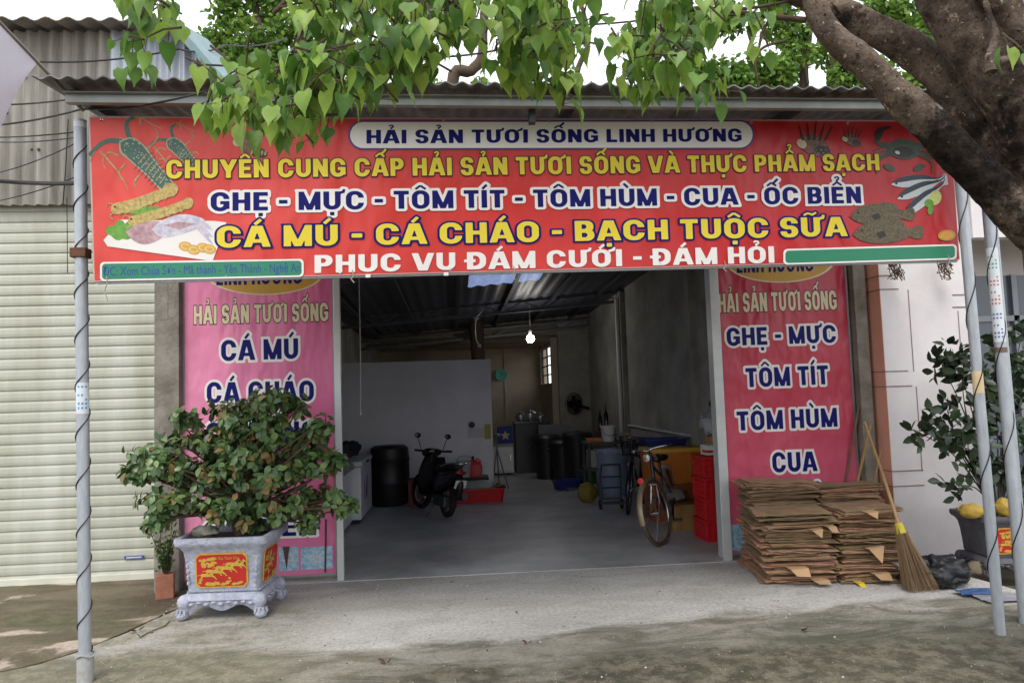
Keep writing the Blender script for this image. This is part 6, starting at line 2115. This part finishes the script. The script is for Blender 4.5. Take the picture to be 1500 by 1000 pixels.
# ------------------------------------------------------------------ bicycles
BFR = mat('bicycle_frame_paint', (22, 26, 52), .3, .15, 6, metal=.2)
TYRE = mat('dusty_tyre', (92, 80, 64), .85, .3, 20, col2=(70, 60, 50))
TYREB = mat('black_tyre', (24, 24, 24), .8, .2, 20)
def wheel(parent, c, R, tyre, M=None, hubw=.09):
    c = Vector(c)
    M = M or Matrix.Identity(4)
    m = MB(); m.tube([c + Vector((R * cos(a), 0, R * sin(a))) for a in [2 * pi * k / 40 for k in range(40)]], .020, 8, closed=True)
    w = build(xform(m, M), 'wheel', tyre, parent=parent, smooth=80)
    m = MB(); m.tube([c + Vector(((R - .026) * cos(a), 0, (R - .026) * sin(a))) for a in [2 * pi * k / 40 for k in range(40)]], .011, 6, closed=True)
    build(xform(m, M), 'rim', CHROME, parent=w, smooth=80)
    m = MB()
    for k in range(28):
        a = 2 * pi * k / 28
        s_ = 1 if k % 2 else -1
        a2 = a + .35 * (1 if k % 4 < 2 else -1)
        m.tube([c + Vector((.02 * cos(a2), s_ * .03, .02 * sin(a2))), c + Vector(((R - .03) * cos(a), 0, (R - .03) * sin(a)))], .0016, 3, cap=False)
    m.cyl(c + Vector((0, -hubw / 2, 0)), c + Vector((0, hubw / 2, 0)), .02, .02, 10)
    build(xform(m, M), 'spokes', CHROME, parent=w)
    return w
def bicycle(label, rear, front, lean, steer, basket, tyre, reflector):
    R = .335
    rear, front = Vector(rear), Vector(front)
    d = front - rear
    wb = 1.02
    root = thing('bicycle', label, 'bicycle', (rear.x, rear.y, FZ))
    root.rotation_euler = (lean, 0, atan2(d.y, d.x))
    F = Vector
    hb, ht = F((wb - .17, 0, .82)), F((wb - .21, 0, .95))
    bb = F((.44, 0, .29))
    seat = F((.30, 0, .80))
    m = MB()
    for pts, r in (([hb - F((-.02, 0, .14)), bb], .017), ([hb, seat - F((0, 0, .16))], .016), ([bb, seat], .016)):
        m.tube(pts, r, 10)
    for s_ in (-1, 1):
        m.tube([bb + F((0, s_ * .03, 0)), F((0, s_ * .055, R))], .010, 8)
        m.tube([seat - F((0, 0, .18)) + F((0, s_ * .02, 0)), F((0, s_ * .055, R))], .008, 8)
    m.tube([hb - F((-.035, 0, .18)), ht], .021, 10)
    build(m, 'frame', BFR, parent=root, smooth=60)
    wheel(root, (0, 0, R), R, tyre)
    axis0, axis1 = hb - F((-.035, 0, .18)), ht
    M = Matrix.Translation(axis0) @ Matrix.Rotation(steer, 4, axis1 - axis0) @ Matrix.Translation(-axis0)
    wheel(root, (wb, 0, R), R, tyre, M)
    m = MB()
    for s_ in (-1, 1):
        m.tube(smoothpts([hb - F((-.05, -s_ * .03, .2)), F((wb - .06, s_ * .05, .45)), F((wb, s_ * .052, R))], 4), .011, 8)
    m.tube([hb - F((-.05, .035, .2)), hb - F((-.05, -.035, .2))], .016, 8)
    build(xform(m, M), 'fork', CHROME, parent=root, smooth=60)
    m = MB()
    m.tube(smoothpts([ht + F((-.16, -.27, .04)), ht + F((-.04, -.22, .05)), ht + F((.05, -.08, .05)), ht + F((.06, 0, .03)), ht + F((.05, .08, .05)), ht + F((-.04, .22, .05)), ht + F((-.16, .27, .04))], 4), .011, 8)
    m.tube([ht, ht + F((.05, 0, .04))], .014, 8)
    hbm = build(xform(m, M), 'handlebar', CHROME, parent=root, smooth=60)
    for s_ in (-1, 1):
        m = MB(); m.tube([ht + F((-.06, s_ * .235, .05)), ht + F((-.18, s_ * .275, .038))], .017, 8)
        build(xform(m, M), 'grip', BLACK, parent=hbm, smooth=60)
        m = MB(); m.tube([ht + F((-.02, s_ * .2, .04)), ht + F((-.10, s_ * .26, .02))], .006, 6)
        build(xform(m, M), 'brake_lever', CHROME, parent=hbm, smooth=60)
    m = MB()
    m.loft([[seat + F((x + .12 * cos(a) * w, .115 * sin(a) * w2, z)) for a in [2 * pi * k / 14 for k in range(14)]] for x, w, w2, z in ((0, .9, .8, .02), (-.01, 1.1, 1, .045), (0, 1.05, .9, .075), (.01, .7, .6, .085))])
    m.tube([seat + F((.08, 0, .055)), seat + F((.19, 0, .06))], [.05, .022], 10)
    build(m, 'saddle', BLACK, parent=root, smooth=60)
    m = MB(); m.tube([seat, seat + F((0, 0, .04))], .013, 8)
    build(m, 'seat_post', CHROME, parent=root, smooth=60)
    for cx, MM, a0, a1 in ((0, None, 20, 190), (wb, M, -10, 150)):
        m = MB()
        vs = []
        for k in range(19):
            a = radians(a0 + (a1 - a0) * k / 18)
            for yy, rr in ((-.032, R + .018), (-.02, R + .034), (.02, R + .034), (.032, R + .018)):
                vs.append((cx + rr * cos(a), yy, R + rr * sin(a)))
        m.add(vs, [(4 * i + j, 4 * i + 4 + j, 4 * i + 5 + j, 4 * i + 1 + j) for i in range(18) for j in range(3)])
        build(xform(m, MM) if MM else m, 'mudguard', BFR if basket else mat('bare_mudguard', (150, 134, 108), .4, .2, metal=.4), parent=root, smooth=60)
    m = MB(); m.bar((0, .07, R), (.44, .07, .29), .012, .07); m.lathe([(0, 0), (.09, 0), (.09, .012), (0, .012)], (.44, .07, .29), 20, R=Matrix.Rotation(-pi / 2, 3, 'X'))
    build(m, 'chain_guard', DARKST, parent=root, smooth=40)
    for s_ in (-1, 1):
        m = MB(); e = bb + F((.12 * s_, s_ * .09, -.12 * s_)); m.tube([bb + F((0, s_ * .09, 0)), e], .009, 6); m.box(e.x - .045, e.x + .045, min(e.y, e.y + s_ * .09), max(e.y, e.y + s_ * .09), e.z - .012, e.z + .012)
        build(m, 'pedal', BLACK, parent=root)
    m = MB()
    for s_ in (-1, 1):
        m.tube([F((-.16, s_ * .06, .72)), F((.2, s_ * .06, .72))], .006, 6); m.tube([F((-.12, s_ * .06, .72)), F((0, s_ * .06, R))], .005, 6)
    for k in range(5):
        m.tube([F((-.16 + .09 * k, -.06, .72)), F((-.16 + .09 * k, .06, .72))], .005, 6)
    build(m, 'rear_rack', CHROME, parent=root, smooth=60)
    m = MB(); m.tube(smoothpts([F((.02, .06, R)), F((.05, .17, .17)), F((.02, .25, -.03 if lean > 0 else .0))], 3), .008, 6)
    if lean < 0:
        m.v = [(x, -y, z) for x, y, z in m.v]
    build(m, 'kickstand', DARKST, parent=root, smooth=60)
    if reflector:
        m = MB(); m.lathe([(0, 0), (.035, 0), (.035, .016), (0, .02)], F((wb + .16, 0, .70)), 16, R=Matrix.Rotation(pi / 2, 3, 'Y'))
        build(xform(m, M), 'reflector', mat('red_reflector', (214, 60, 60), .2, .1), parent=root, smooth=40)
        m = MB(); m.lathe([(0, -.06), (.025, -.05), (.042, 0), (.04, .006), (0, .01)], ht + F((.12, 0, -.04)), 16, R=Matrix.Rotation(pi / 2, 3, 'Y'))
        build(xform(m, M), 'headlight', CHROME, parent=root, smooth=40)
    if basket:
        m = MB()
        o = ht + F((.22, 0, -.06))
        for k in range(7):
            z = -.12 + .04 * k
            g = .7 + .3 * k / 6
            m.tube([o + F((sx * .12 * g, sy * .17 * g, z)) for sx, sy in ((-1, -1), (1, -1), (1, 1), (-1, 1))], .004, 4, closed=True)
        for k in range(28):
            a = 2 * pi * k / 28
            c_, s_ = cos(a), sin(a)
            q = max(abs(c_), abs(s_))
            x, y = .12 * c_ / q, .17 * s_ / q
            m.tube([o + F((x * .7, y * .7, -.12)), o + F((x, y, .12))], .003, 4, cap=False)
        m.box(o.x - .085, o.x + .085, -.12, .12, o.z - .125, o.z - .12)
        build(xform(m, M), 'basket', BLACK, parent=root)
    return root
bicycle('nearer bicycle with dusty tyres parked facing out by the red crates', (2.56, 8.72, 0), (2.17, 7.84, 0), radians(7), radians(-16), False, TYRE, True)
bicycle('farther bicycle with wire basket and black tyres against the barrel', (2.74, 10.75, 0), (2.24, 9.78, 0), radians(-4), radians(10), True, TYREB, False)

# ------------------------------------------------------------------ motor scooter
SBK = mat('scooter_black_paint', (18, 19, 24), .22, .2, 4, coat=.5)
def scooter():
    a, b_ = Vector((-.14, 10.2, 0)), Vector((-.60, 11.28, 0))
    d = b_ - a
    root = thing('motor_scooter', 'black motor scooter with round mirrors parked facing the white partition', 'scooter', (a.x, a.y, FZ))
    root.rotation_euler = (radians(6), 0, atan2(d.y, d.x))
    root.scale = (.84, .84, .84)
    F = Vector
    wb, R = 1.2, .27
    for cx, st_ in ((0, 0), (wb, .25)):
        M = Matrix.Translation((cx, 0, 0)) @ Matrix.Rotation(st_, 4, 'Z') @ Matrix.Translation((-cx, 0, 0))
        m = MB(); m.tube([F((cx + (R - .045) * cos(t), 0, R + (R - .045) * sin(t))) for t in [2 * pi * k / 32 for k in range(32)]], .05, 10, closed=True)
        w = build(xform(m, M), 'wheel', RUBBER, parent=root, smooth=80)
        m = MB(); m.tube([F((cx + (R - .085) * cos(t), 0, R + (R - .085) * sin(t))) for t in [2 * pi * k / 32 for k in range(32)]], .022, 8, closed=True)
        for k in range(5):
            t = 2 * pi * k / 5
            m.bar((cx, 0, R), (cx + (R - .09) * cos(t), 0, R + (R - .09) * sin(t)), .03, .03)
        m.cyl((cx, -.05, R), (cx, .05, R), .06, .06, 16)
        build(xform(m, M), 'rim', mat('scooter_rim', (150, 150, 156), .35, .1, metal=.7), parent=w, smooth=60)
    def sect(x, w, z0, z1, n=16, p=2.6):
        out = []
        for k in range(n):
            t = 2 * pi * k / n
            c_, s_ = cos(t), sin(t)
            out.append(F((x, w * math.copysign(abs(c_) ** (2 / p), c_), (z0 + z1) / 2 + (z1 - z0) / 2 * math.copysign(abs(s_) ** (2 / p), s_))))
        return out
    m = MB(); m.loft([sect(-.42, .03, .74, .80), sect(-.36, .08, .66, .80), sect(-.2, .13, .52, .79), sect(.02, .16, .42, .76), sect(.22, .17, .36, .74), sect(.40, .15, .32, .70), sect(.46, .10, .32, .58)])
    build(m, 'tail_body', SBK, parent=root, smooth=50)
    m = MB(); m.loft([sect(-.34, .06, .79, .84), sect(-.25, .12, .78, .875), sect(0, .145, .75, .87), sect(.15, .15, .73, .83), sect(.33, .14, .70, .82), sect(.45, .09, .69, .77)])
    build(m, 'seat', mat('scooter_seat', (26, 26, 28), .7, .2, 30), parent=root, smooth=50)
    m = MB(); m.loft([sect(.38, .14, .25, .34), sect(.6, .17, .25, .32), sect(.85, .17, .25, .33), sect(.92, .14, .3, .4)])
    build(m, 'floorboard', BLACK, parent=root, smooth=50)
    m = MB()
    vs = []
    for i in range(9):
        z = .30 + .62 * i / 8
        w = .18 + .07 * sin(pi * i / 8)
        x0 = .90 - .12 * (i / 8)
        for j in range(9):
            u = -1 + j / 4
            vs.append((x0 - .09 * u * u + .04, u * w, z))
    m.sheet(lambda u, v: vs[int(round(u * 8)) * 9 + int(round(v * 8))], 8, 8, (-.03, 0, 0))
    m.loft([sect(.90, .12, .42, .86), sect(1.0, .10, .48, .84), sect(1.07, .05, .56, .78)])
    build(m, 'leg_shield', SBK, parent=root, smooth=50)
    m = MB()
    m.loft([[F((wb + .0 + (R + .05) * cos(t), y, R + (R + .05) * sin(t))) for y in (-.075, -.05, 0, .05, .075)] + [F((wb + (R + .035) * cos(t), y, R + (R + .035) * sin(t))) for y in (.075, .05, 0, -.05, -.075)] for t in [radians(10 + 14 * k) for k in range(11)]])
    build(m, 'front_mudguard', SBK, parent=root, smooth=50)
    m = MB()
    for s_ in (-1, 1):
        m.tube([F((wb, s_ * .08, R)), F((.92, s_ * .06, .72))], .022, 8)
    build(m, 'fork', CHROME, parent=root, smooth=60)
    m = MB(); m.loft([sect(.74, .06, .98, 1.05), sect(.80, .16, .94, 1.07), sect(.90, .17, .90, 1.06), sect(.99, .10, .90, 1.02)]); m.cyl((.84, 0, .82), (.82, 0, .98), .06, .07, 12)
    hb = build(m, 'handlebar_cowl', SBK, parent=root, smooth=50)
    m = MB(); m.ball((.985, 0, .965), (.03, .085, .05), 14)
    build(m, 'headlight', mat('lamp_glass', (200, 206, 210), .1, .1), parent=hb, smooth=80)
    for s_ in (-1, 1):
        m = MB(); m.tube([F((.83, s_ * .14, 1.01)), F((.78, s_ * .34, 1.02))], .020, 10)
        build(m, 'grip', BLACK, parent=hb, smooth=60)
        m = MB(); m.tube([F((.90, s_ * .17, 1.0)), F((.84, s_ * .33, 1.01))], .006, 6)
        build(m, 'brake_lever', CHROME, parent=hb, smooth=60)
        m = MB(); m.tube(smoothpts([F((.86, s_ * .20, 1.03)), F((.88, s_ * .24, 1.15)), F((.87, s_ * .27, 1.24))], 3), .007, 6)
        mr = build(m, 'mirror', BLACK, parent=hb, smooth=60)
        m = MB(); m.ball((.865, s_ * .28, 1.27), (.018, .062, .048), 14)
        build(m, 'mirror_glass', mat('mirror_housing', (70, 74, 80), .15, .1, metal=.8), parent=mr, smooth=80)
    m = MB(); m.ball((-.43, 0, .74), (.03, .10, .035), 14)
    build(m, 'tail_light', mat('tail_light_red', (130, 16, 18), .2, .1), parent=root, smooth=80)
    m = MB(); R2 = Matrix.Rotation(radians(-25), 3, 'Y'); m.cbox((-.45, 0, .56), (.004, .095, .07), R2)
    npl = build(m, 'number_plate', WHITEP, parent=root)
    m = MB(); m.tube(smoothpts([F((-.34, 0, .70)), F((-.44, 0, .6)), F((-.40, 0, .42)), F((-.36, 0, .34))], 3), [.05] * 4 + [.06] * 6, 8)
    build(m, 'rear_mudguard', BLACK, parent=root, smooth=60)
    m = MB(); m.tube([F((-.28, -.17, .36)), F((.12, -.17, .28)), F((.32, -.12, .24))], [.055, .05, .025], 12)
    build(m, 'exhaust', mat('exhaust_steel', (96, 98, 102), .3, .2, metal=.7), parent=root, smooth=60)
    m = MB()
    for s_ in (-1, 1):
        m.tube(smoothpts([F((.05, s_ * .15, .80)), F((-.25, s_ * .14, .87)), F((-.45, s_ * .08, .88)), F((-.48, 0, .88))], 4), .011, 8)
    build(m, 'grab_rail', CHROME, parent=root, smooth=60)
    m = MB(); m.box(-.1, .36, -.12, .12, .16, .34)
    build(m, 'engine', DARKST, parent=root, bevel=.02)
    m = MB(); m.tube([F((.28, .1, .2)), F((.22, .26, -.02))], .012, 6)
    build(m, 'side_stand', DARKST, parent=root, smooth=60)
scooter()
# ------------------------------------------------------------------ trees
BARK = bpy.data.materials.new('fig_bark')
BARK.use_nodes = True
n, l = BARK.node_tree.nodes, BARK.node_tree.links
b = n['Principled BSDF']; b.inputs['Roughness'].default_value = .95; b.inputs['Specular IOR Level'].default_value = .2
tc = n.new('ShaderNodeTexCoord')
def _nz(sc, det=6, rg=.65):
    z = n.new('ShaderNodeTexNoise'); z.inputs['Scale'].default_value = sc; z.inputs['Detail'].default_value = det; z.inputs['Roughness'].default_value = rg
    l.new(tc.outputs['Object'], z.inputs['Vector']); return z.outputs['Fac']
def _rp(f, a, b_, p0, p1):
    r = n.new('ShaderNodeValToRGB'); r.color_ramp.elements[0].position, r.color_ramp.elements[1].position = p0, p1
    r.color_ramp.elements[0].color, r.color_ramp.elements[1].color = lin(a) , lin(b_); l.new(f, r.inputs['Fac']); return r.outputs['Color']
def _mx(f, a, b_):
    q = n.new('ShaderNodeMix'); q.data_type = 'RGBA'; l.new(f, q.inputs['Factor']); l.new(a, q.inputs['A'])
    if isinstance(b_, tuple): q.inputs['B'].default_value = lin(b_)
    else: l.new(b_, q.inputs['B'])
    return q.outputs['Result']
base = _rp(_nz(6, 8, .7), (72, 61, 54), (134, 118, 105), .38, .62)
def _th(f, p0, p1):
    r = n.new('ShaderNodeMapRange'); r.interpolation_type = 'SMOOTHSTEP'; r.inputs['From Min'].default_value = p0; r.inputs['From Max'].default_value = p1; l.new(f, r.inputs['Value']); return r.outputs[0]
c = _mx(_th(_nz(14, 5), .58, .66), base, (150, 132, 112))
c = _mx(_th(_nz(2.6, 6, .7), .60, .68), c, (42, 36, 32))
c = _mx(_th(_nz(32, 3), .645, .68), c, (186, 170, 152))
c = _mx(_th(_nz(55, 5, .7), .56, .66), c, (46, 36, 30))
# black algae on the rainwater side of the lower limb
_s = P(1415, 240, 3.3) - (Vector(P(1640, 1100, 3.35)) * Vector((1, 1, 0)) + Vector((0, 0, -.03)))
dn = n.new('ShaderNodeVectorMath'); dn.operation = 'DISTANCE'; l.new(tc.outputs['Object'], dn.inputs[0]); dn.inputs[1].default_value = _s
an = n.new('ShaderNodeMath'); an.operation = 'MULTIPLY_ADD'; l.new(_nz(7, 6, .7), an.inputs[0]); an.inputs[1].default_value = 0.9; l.new(dn.outputs['Value'], an.inputs[2])
c = _mx(_th(an.outputs[0], .84, .66), c, _rp(_nz(22, 6, .75), (22, 19, 18), (64, 54, 47), .42, .64))
l.new(c, b.inputs['Base Color'])
bp = n.new('ShaderNodeBump'); bp.inputs['Strength'].default_value = 1.0; bp.inputs['Distance'].default_value = .035
ad = n.new('ShaderNodeMath'); ad.operation = 'ADD'; l.new(_nz(26, 8, .7), ad.inputs[0]); l.new(_nz(8, 5), ad.inputs[1]); l.new(ad.outputs[0], bp.inputs['Height']); l.new(bp.outputs['Normal'], b.inputs['Normal'])
LEAF1 = mat('fig_leaf', (122, 160, 68), .42, .35, 14, island=.5, translucent=.44, spec=.4)
LEAF2 = mat('far_leaf', (112, 148, 62), .5, .35, 2, island=.45, translucent=.4, spec=.3)
rng = random.Random(42)
YT = 3.35
ft = thing('fig_tree', 'big old tree leaning in from the right with heart shaped leaves over the banner', 'tree', P(1640, 1100, YT) * 1)
ft.location.z = -0.03
fx = ft.location.copy()
def pp(px, py, Y=YT):
    return P(px, py, Y)
m = MB()
fork = pp(1590, 390)
trunk_pts = smoothpts([Vector((fx.x + .06, YT + .05, -.06)), Vector((fx.x + .03, YT + .03, .5)), Vector((fx.x + .0, YT, 1.2)), fork - Vector((0, 0, .35)), fork + Vector((.0, 0, .25))], 6)
m.tube(trunk_pts, [.36 - .11 * min(1, k / 5) + .0 * k for k in range(len(trunk_pts))], 26, wob=.14)
def rad(px, D=YT):
    return px * D / 1083 / 2 * 1.02
def limb(px_pts, widths, Y0=YT, Y1=YT, k=16, seed=0):
    N = len(px_pts)
    pts = [pp(x, y, Y0 + (Y1 - Y0) * i / (N - 1)) for i, (x, y) in enumerate(px_pts)]
    q = smoothpts(pts, k)
    rs = []
    for i in range(len(q)):
        u = i / (len(q) - 1) * (N - 1)
        a = min(int(u), N - 2)
        w = widths[a] + (widths[a + 1] - widths[a]) * (u - a)
        rs.append(rad(w, Y0 + (Y1 - Y0) * i / len(q)))
    m.tube(q, rs, 34, wob=.13, seed=seed)
    return q
limb([(1600, 420), (1540, 350), (1490, 312), (1436, 256), (1375, 196), (1313, 138), (1262, 90), (1207, 36), (1180, -50)], [106, 84, 66, 58, 54, 48, 42, 37, 33], YT, YT - .1, seed=1)
limb([(1600, 380), (1545, 300), (1490, 235), (1440, 180), (1385, 115), (1330, 70), (1270, 38), (1190, 0), (1120, -40)], [104, 88, 72, 62, 54, 50, 46, 40, 36], YT + .1, YT + .25, seed=2)
limb([(1610, 380), (1560, 250), (1500, 150), (1440, 70), (1395, 0), (1370, -60), (1340, -160)], [140, 126, 112, 98, 88, 82, 76], YT - .05, YT - .1, seed=3)
limb([(1600, 330), (1560, 180), (1520, 80), (1465, 10), (1420, -60)], [110, 80, 62, 52, 44], YT - .15, YT - .25, seed=4)
# small climbing root / shoot on the thick limb
limb([(1452, 106), (1450, 84), (1458, 52), (1449, 22), (1440, -10)], [18, 13, 11, 9, 9], YT - .28, YT - .25, seed=5)
limb([(1443, 98), (1462, 92), (1490, 82)], [16, 14, 12], YT - .26, YT - .26, seed=6)
build(m, 'trunk', BARK, parent=ft, w=True, smooth=70)
def inside(poly, x, y):
    c = False
    j = len(poly) - 1
    for i in range(len(poly)):
        if (poly[i][1] > y) != (poly[j][1] > y) and x < (poly[j][0] - poly[i][0]) * (y - poly[i][1]) / (poly[j][1] - poly[i][1]) + poly[i][0]:
            c = not c
        j = i
    return c
regions = [([(285, 158), (330, 110), (400, 65), (470, 50), (545, 60), (515, 112), (470, 152), (430, 182), (350, 182)], 170, 2.5, 3.2),
           ([(172, -30), (240, -30), (238, 45), (205, 85), (175, 55)], 38, 2.7, 3.1),
           ([(430, -40), (880, -40), (880, 20), (800, 45), (700, 40), (560, 50), (450, 45)], 330, 2.6, 3.6),
           ([(540, 50), (690, 40), (640, 56), (610, 80), (560, 112), (535, 112)], 75, 2.7, 3.3),
           ([(715, 40), (860, 20), (845, 80), (838, 122), (790, 120), (725, 95)], 105, 2.8, 3.5),
           ([(885, 60), (945, 20), (1050, 70), (1045, 105), (985, 128), (935, 128), (890, 100)], 125, 2.9, 3.5),
           ([(905, -40), (1190, -40), (1150, 18), (1050, 40), (940, 14)], 95, 2.9, 3.6),
           ([(1492, 60), (1530, 60), (1530, 100), (1496, 95)], 8, 2.6, 2.9)]
cr, tw = MB(), MB()
for poly_, cnt, y0, y1 in regions:
    xs, ys_ = [p[0] for p in poly_], [p[1] for p in poly_]
    cxm, cym = sum(xs) / len(xs), sum(ys_) / len(ys_)
    # a bough that enters from above and feeds the spray
    top = P(cxm + 30, -170, (y0 + y1) / 2 + .15)
    tw.tube(smoothpts([top, P(cxm + 20, min(ys_) - 10, (y0 + y1) / 2 + .1), P(cxm, cym, (y0 + y1) / 2)], 5), [.020 - .0014 * k for k in range(11)], 7)
    k = 0
    while k < cnt * 1.75:
        x, y = rng.uniform(min(xs), max(xs)), rng.uniform(min(ys_), max(ys_))
        if not inside(poly_, x, y):
            continue
        # sprays: five or six leaves share a twig
        Y = rng.uniform(y0, y1)
        c = P(x, y, Y)
        tdir = (rvec(rng) + Vector((-.3, -.2, -.35))).normalized()
        tl = rng.uniform(.1, .2)
        tw.tube([c - tdir * tl, c - tdir * tl * .5 + Vector((0, 0, .012)), c], [.005, .004, .003], 5, cap=False)
        for q in range(rng.randint(3, 6)):
            a = c - tdir * tl * rng.uniform(0, 1)
            out = (rvec(rng) * .9 + tdir * .5)
            out.z = out.z * .4 - .1
            pe = a + out.normalized() * rng.uniform(.04, .07) + Vector((0, 0, -.012))
            tw.tube([a, pe], .0016, 3, cap=False)
            d = (out.normalized() * rng.uniform(.25, .8) + Vector((0, 0, -1)))
            nr = (out.normalized() * 1.0 + Vector((rng.uniform(-.4, .4), rng.uniform(-.5, .2), .45)))
            leaf(cr, pe, d, nr, rng.triangular(.045, .108, .088), rng.uniform(.052, .082), 0, 'heart', fold=rng.uniform(-.05, .55), curl=rng.uniform(-.15, .45))
            k += 1
# linking boughs from the limbs towards the sprays
for pts, w in (([(1190, 5), (1080, -30), (960, -40), (820, -35), (640, -45), (470, -30), (400, 20)], (24, 6)), ([(1180, 30), (1110, 22), (1020, 12), (960, 30)], (10, 4)), ([(1120, -20), (900, -60), (500, -90), (215, -60), (205, 10)], (18, 4)),
              ([(1150, 60), (1118, 70), (1106, 92), (1112, 128)], (5, 3)), ([(1135, 20), (1118, 45), (1112, 70)], (6, 4)), ([(545, 70), (490, 70), (430, 95), (360, 120)], (7, 3)), ([(1010, 15), (1100, 12), (1180, -4)], (6, 4))):
    q = smoothpts([P(x, y, 3.3) for x, y in pts], 6)
    tw.tube(q, [rad(w[0] + (w[1] - w[0]) * i / (len(q) - 1)) for i in range(len(q))], 8, wob=.1)
build(tw, 'twigs', BARK_S, parent=ft, w=True, smooth=60)
build(cr, 'crown', LEAF1, parent=ft, w=True, smooth=80)

# trees standing behind the shop
def far_tree(label, base, limbs, clumps, size, density, seed):
    rg = random.Random(seed)
    t = thing('leafy_tree', label, 'tree', base, group='trees behind the shop')
    tw, cr = MB(), MB()
    base = Vector(base)
    for pts, r0, r1 in limbs:
        q = smoothpts(pts, 5)
        tw.tube(q, [r0 + (r1 - r0) * i / (len(q) - 1) for i in range(len(q))], 9, wob=.15)
    for c, r, nn in clumps:
        for k in range(int(nn * density * 1.8)):
            v = rvec(rg) * rg.uniform(.2, 1) ** .6
            p = Vector(c) + Vector((v.x * r, v.y * r, v.z * r * .8))
            if noise.noise(p * 1.1 + Vector((seed, 0, 0))) < -.12:
                continue
            ax = rvec(rg)
            for q in range(5):
                d = rvec(rg) + Vector((0, 0, -.5)) + v * .4
                leaf(cr, p + rvec(rg) * .12, d, rvec(rg) + Vector((0, -.2, .8)), rg.uniform(.8, 1.25) * size, size * .62, 0, 'oval')
        tw.tube(smoothpts([Vector(c) - Vector((rg.uniform(-.3, .3) * r, 0, r * .7)), Vector(c), Vector(c) + Vector((rg.uniform(-.5, .5) * r, 0, r * .6))], 3), .035, 5)
    build(tw, 'trunk', BARK_S, parent=t, w=True, smooth=60)
    build(cr, 'crown', LEAF2, parent=t, w=True, smooth=80)
    return t
def cl(px, py, Y, rpx, n):
    return (P(px, py, Y), rpx * Y / 1083, n)
b1 = (P(360, 300, 14.5).x, 14.5, 0)
far_tree('bright green tree behind the shop beside the zinc cladding', b1, [([Vector(b1), Vector((b1[0], 14.5, 4)), P(380, 60, 14.5), P(350, -60, 14.5)], .16, .05)],
         [cl(320, 62, 14.5, 26, 36), cl(350, 88, 14.2, 26, 34), cl(335, 20, 14.6, 30, 40), cl(385, 50, 14.3, 40, 70), cl(420, 90, 14.3, 32, 40), cl(400, 0, 14.6, 40, 60), cl(455, 40, 14.6, 44, 60), cl(475, 100, 14.3, 30, 30), cl(350, -30, 14.5, 40, 40)], .13, 1.5, 3)
b2_ = (P(700, 300, 16).x, 16.0, 0)
far_tree('thin tree with a curved bare bough above the middle of the canopy', b2_, [([Vector(b2_), Vector((b2_[0] - .2, 16, 5)), P(662, 128, 16), P(690, 104, 16), P(706, 84, 16), P(708, 40, 16), P(715, -60, 16)], .16, .09), ([P(850, 190, 16), P(845, 110, 16), P(862, 60, 16), P(850, 0, 16)], .08, .04)],
         [cl(640, 133, 15.5, 18, 14), cl(700, 128, 15.5, 18, 18), cl(725, 138, 15.5, 14, 10), cl(615, 140, 15.5, 10, 6), cl(830, 118, 15.6, 16, 14), cl(870, 128, 15.6, 14, 10), cl(760, -40, 16, 60, 60)], .13, 1.0, 5)
b3_ = (P(1190, 300, 15).x, 15.0, 0)
far_tree('dense green tree with dark stems behind the right half of the canopy', b3_, [([Vector(b3_), Vector((b3_[0], 15, 4)), P(1178, 130, 15), P(1184, 60, 15), P(1190, -20, 15)], .14, .06), ([P(1215, 190, 15), P(1216, 120, 15), P(1222, 60, 15)], .09, .05), ([P(960, 200, 16), P(958, 100, 16), P(960, 20, 16), P(950, -50, 16)], .11, .06)],
         [cl(1080, 120, 14.6, 30, 46), cl(1040, 105, 14.6, 26, 30), cl(1105, 95, 14.6, 30, 40), cl(1150, 80, 14.8, 32, 40), cl(1210, 80, 14.8, 30, 40), cl(1265, 95, 14.8, 30, 40), cl(1070, 30, 15, 34, 34), cl(1130, 20, 15, 34, 34), cl(1000, 70, 15, 22, 20), cl(1130, 110, 14.6, 32, 55), cl(1180, 100, 14.8, 36, 66), cl(1235, 110, 14.6, 34, 60), cl(1290, 120, 14.6, 30, 46), cl(1100, 60, 15, 28, 34), cl(1160, 45, 15, 26, 24), cl(1330, 60, 15, 40, 60), cl(1380, 30, 15, 44, 60), cl(1300, 10, 15, 44, 56), cl(1010, 40, 15, 30, 30), cl(970, 20, 15, 28, 26), cl(1240, 40, 15, 24, 18), cl(1340, 125, 14.6, 26, 40), cl(1040, 122, 14.6, 22, 24)], .135, 1.9, 8)
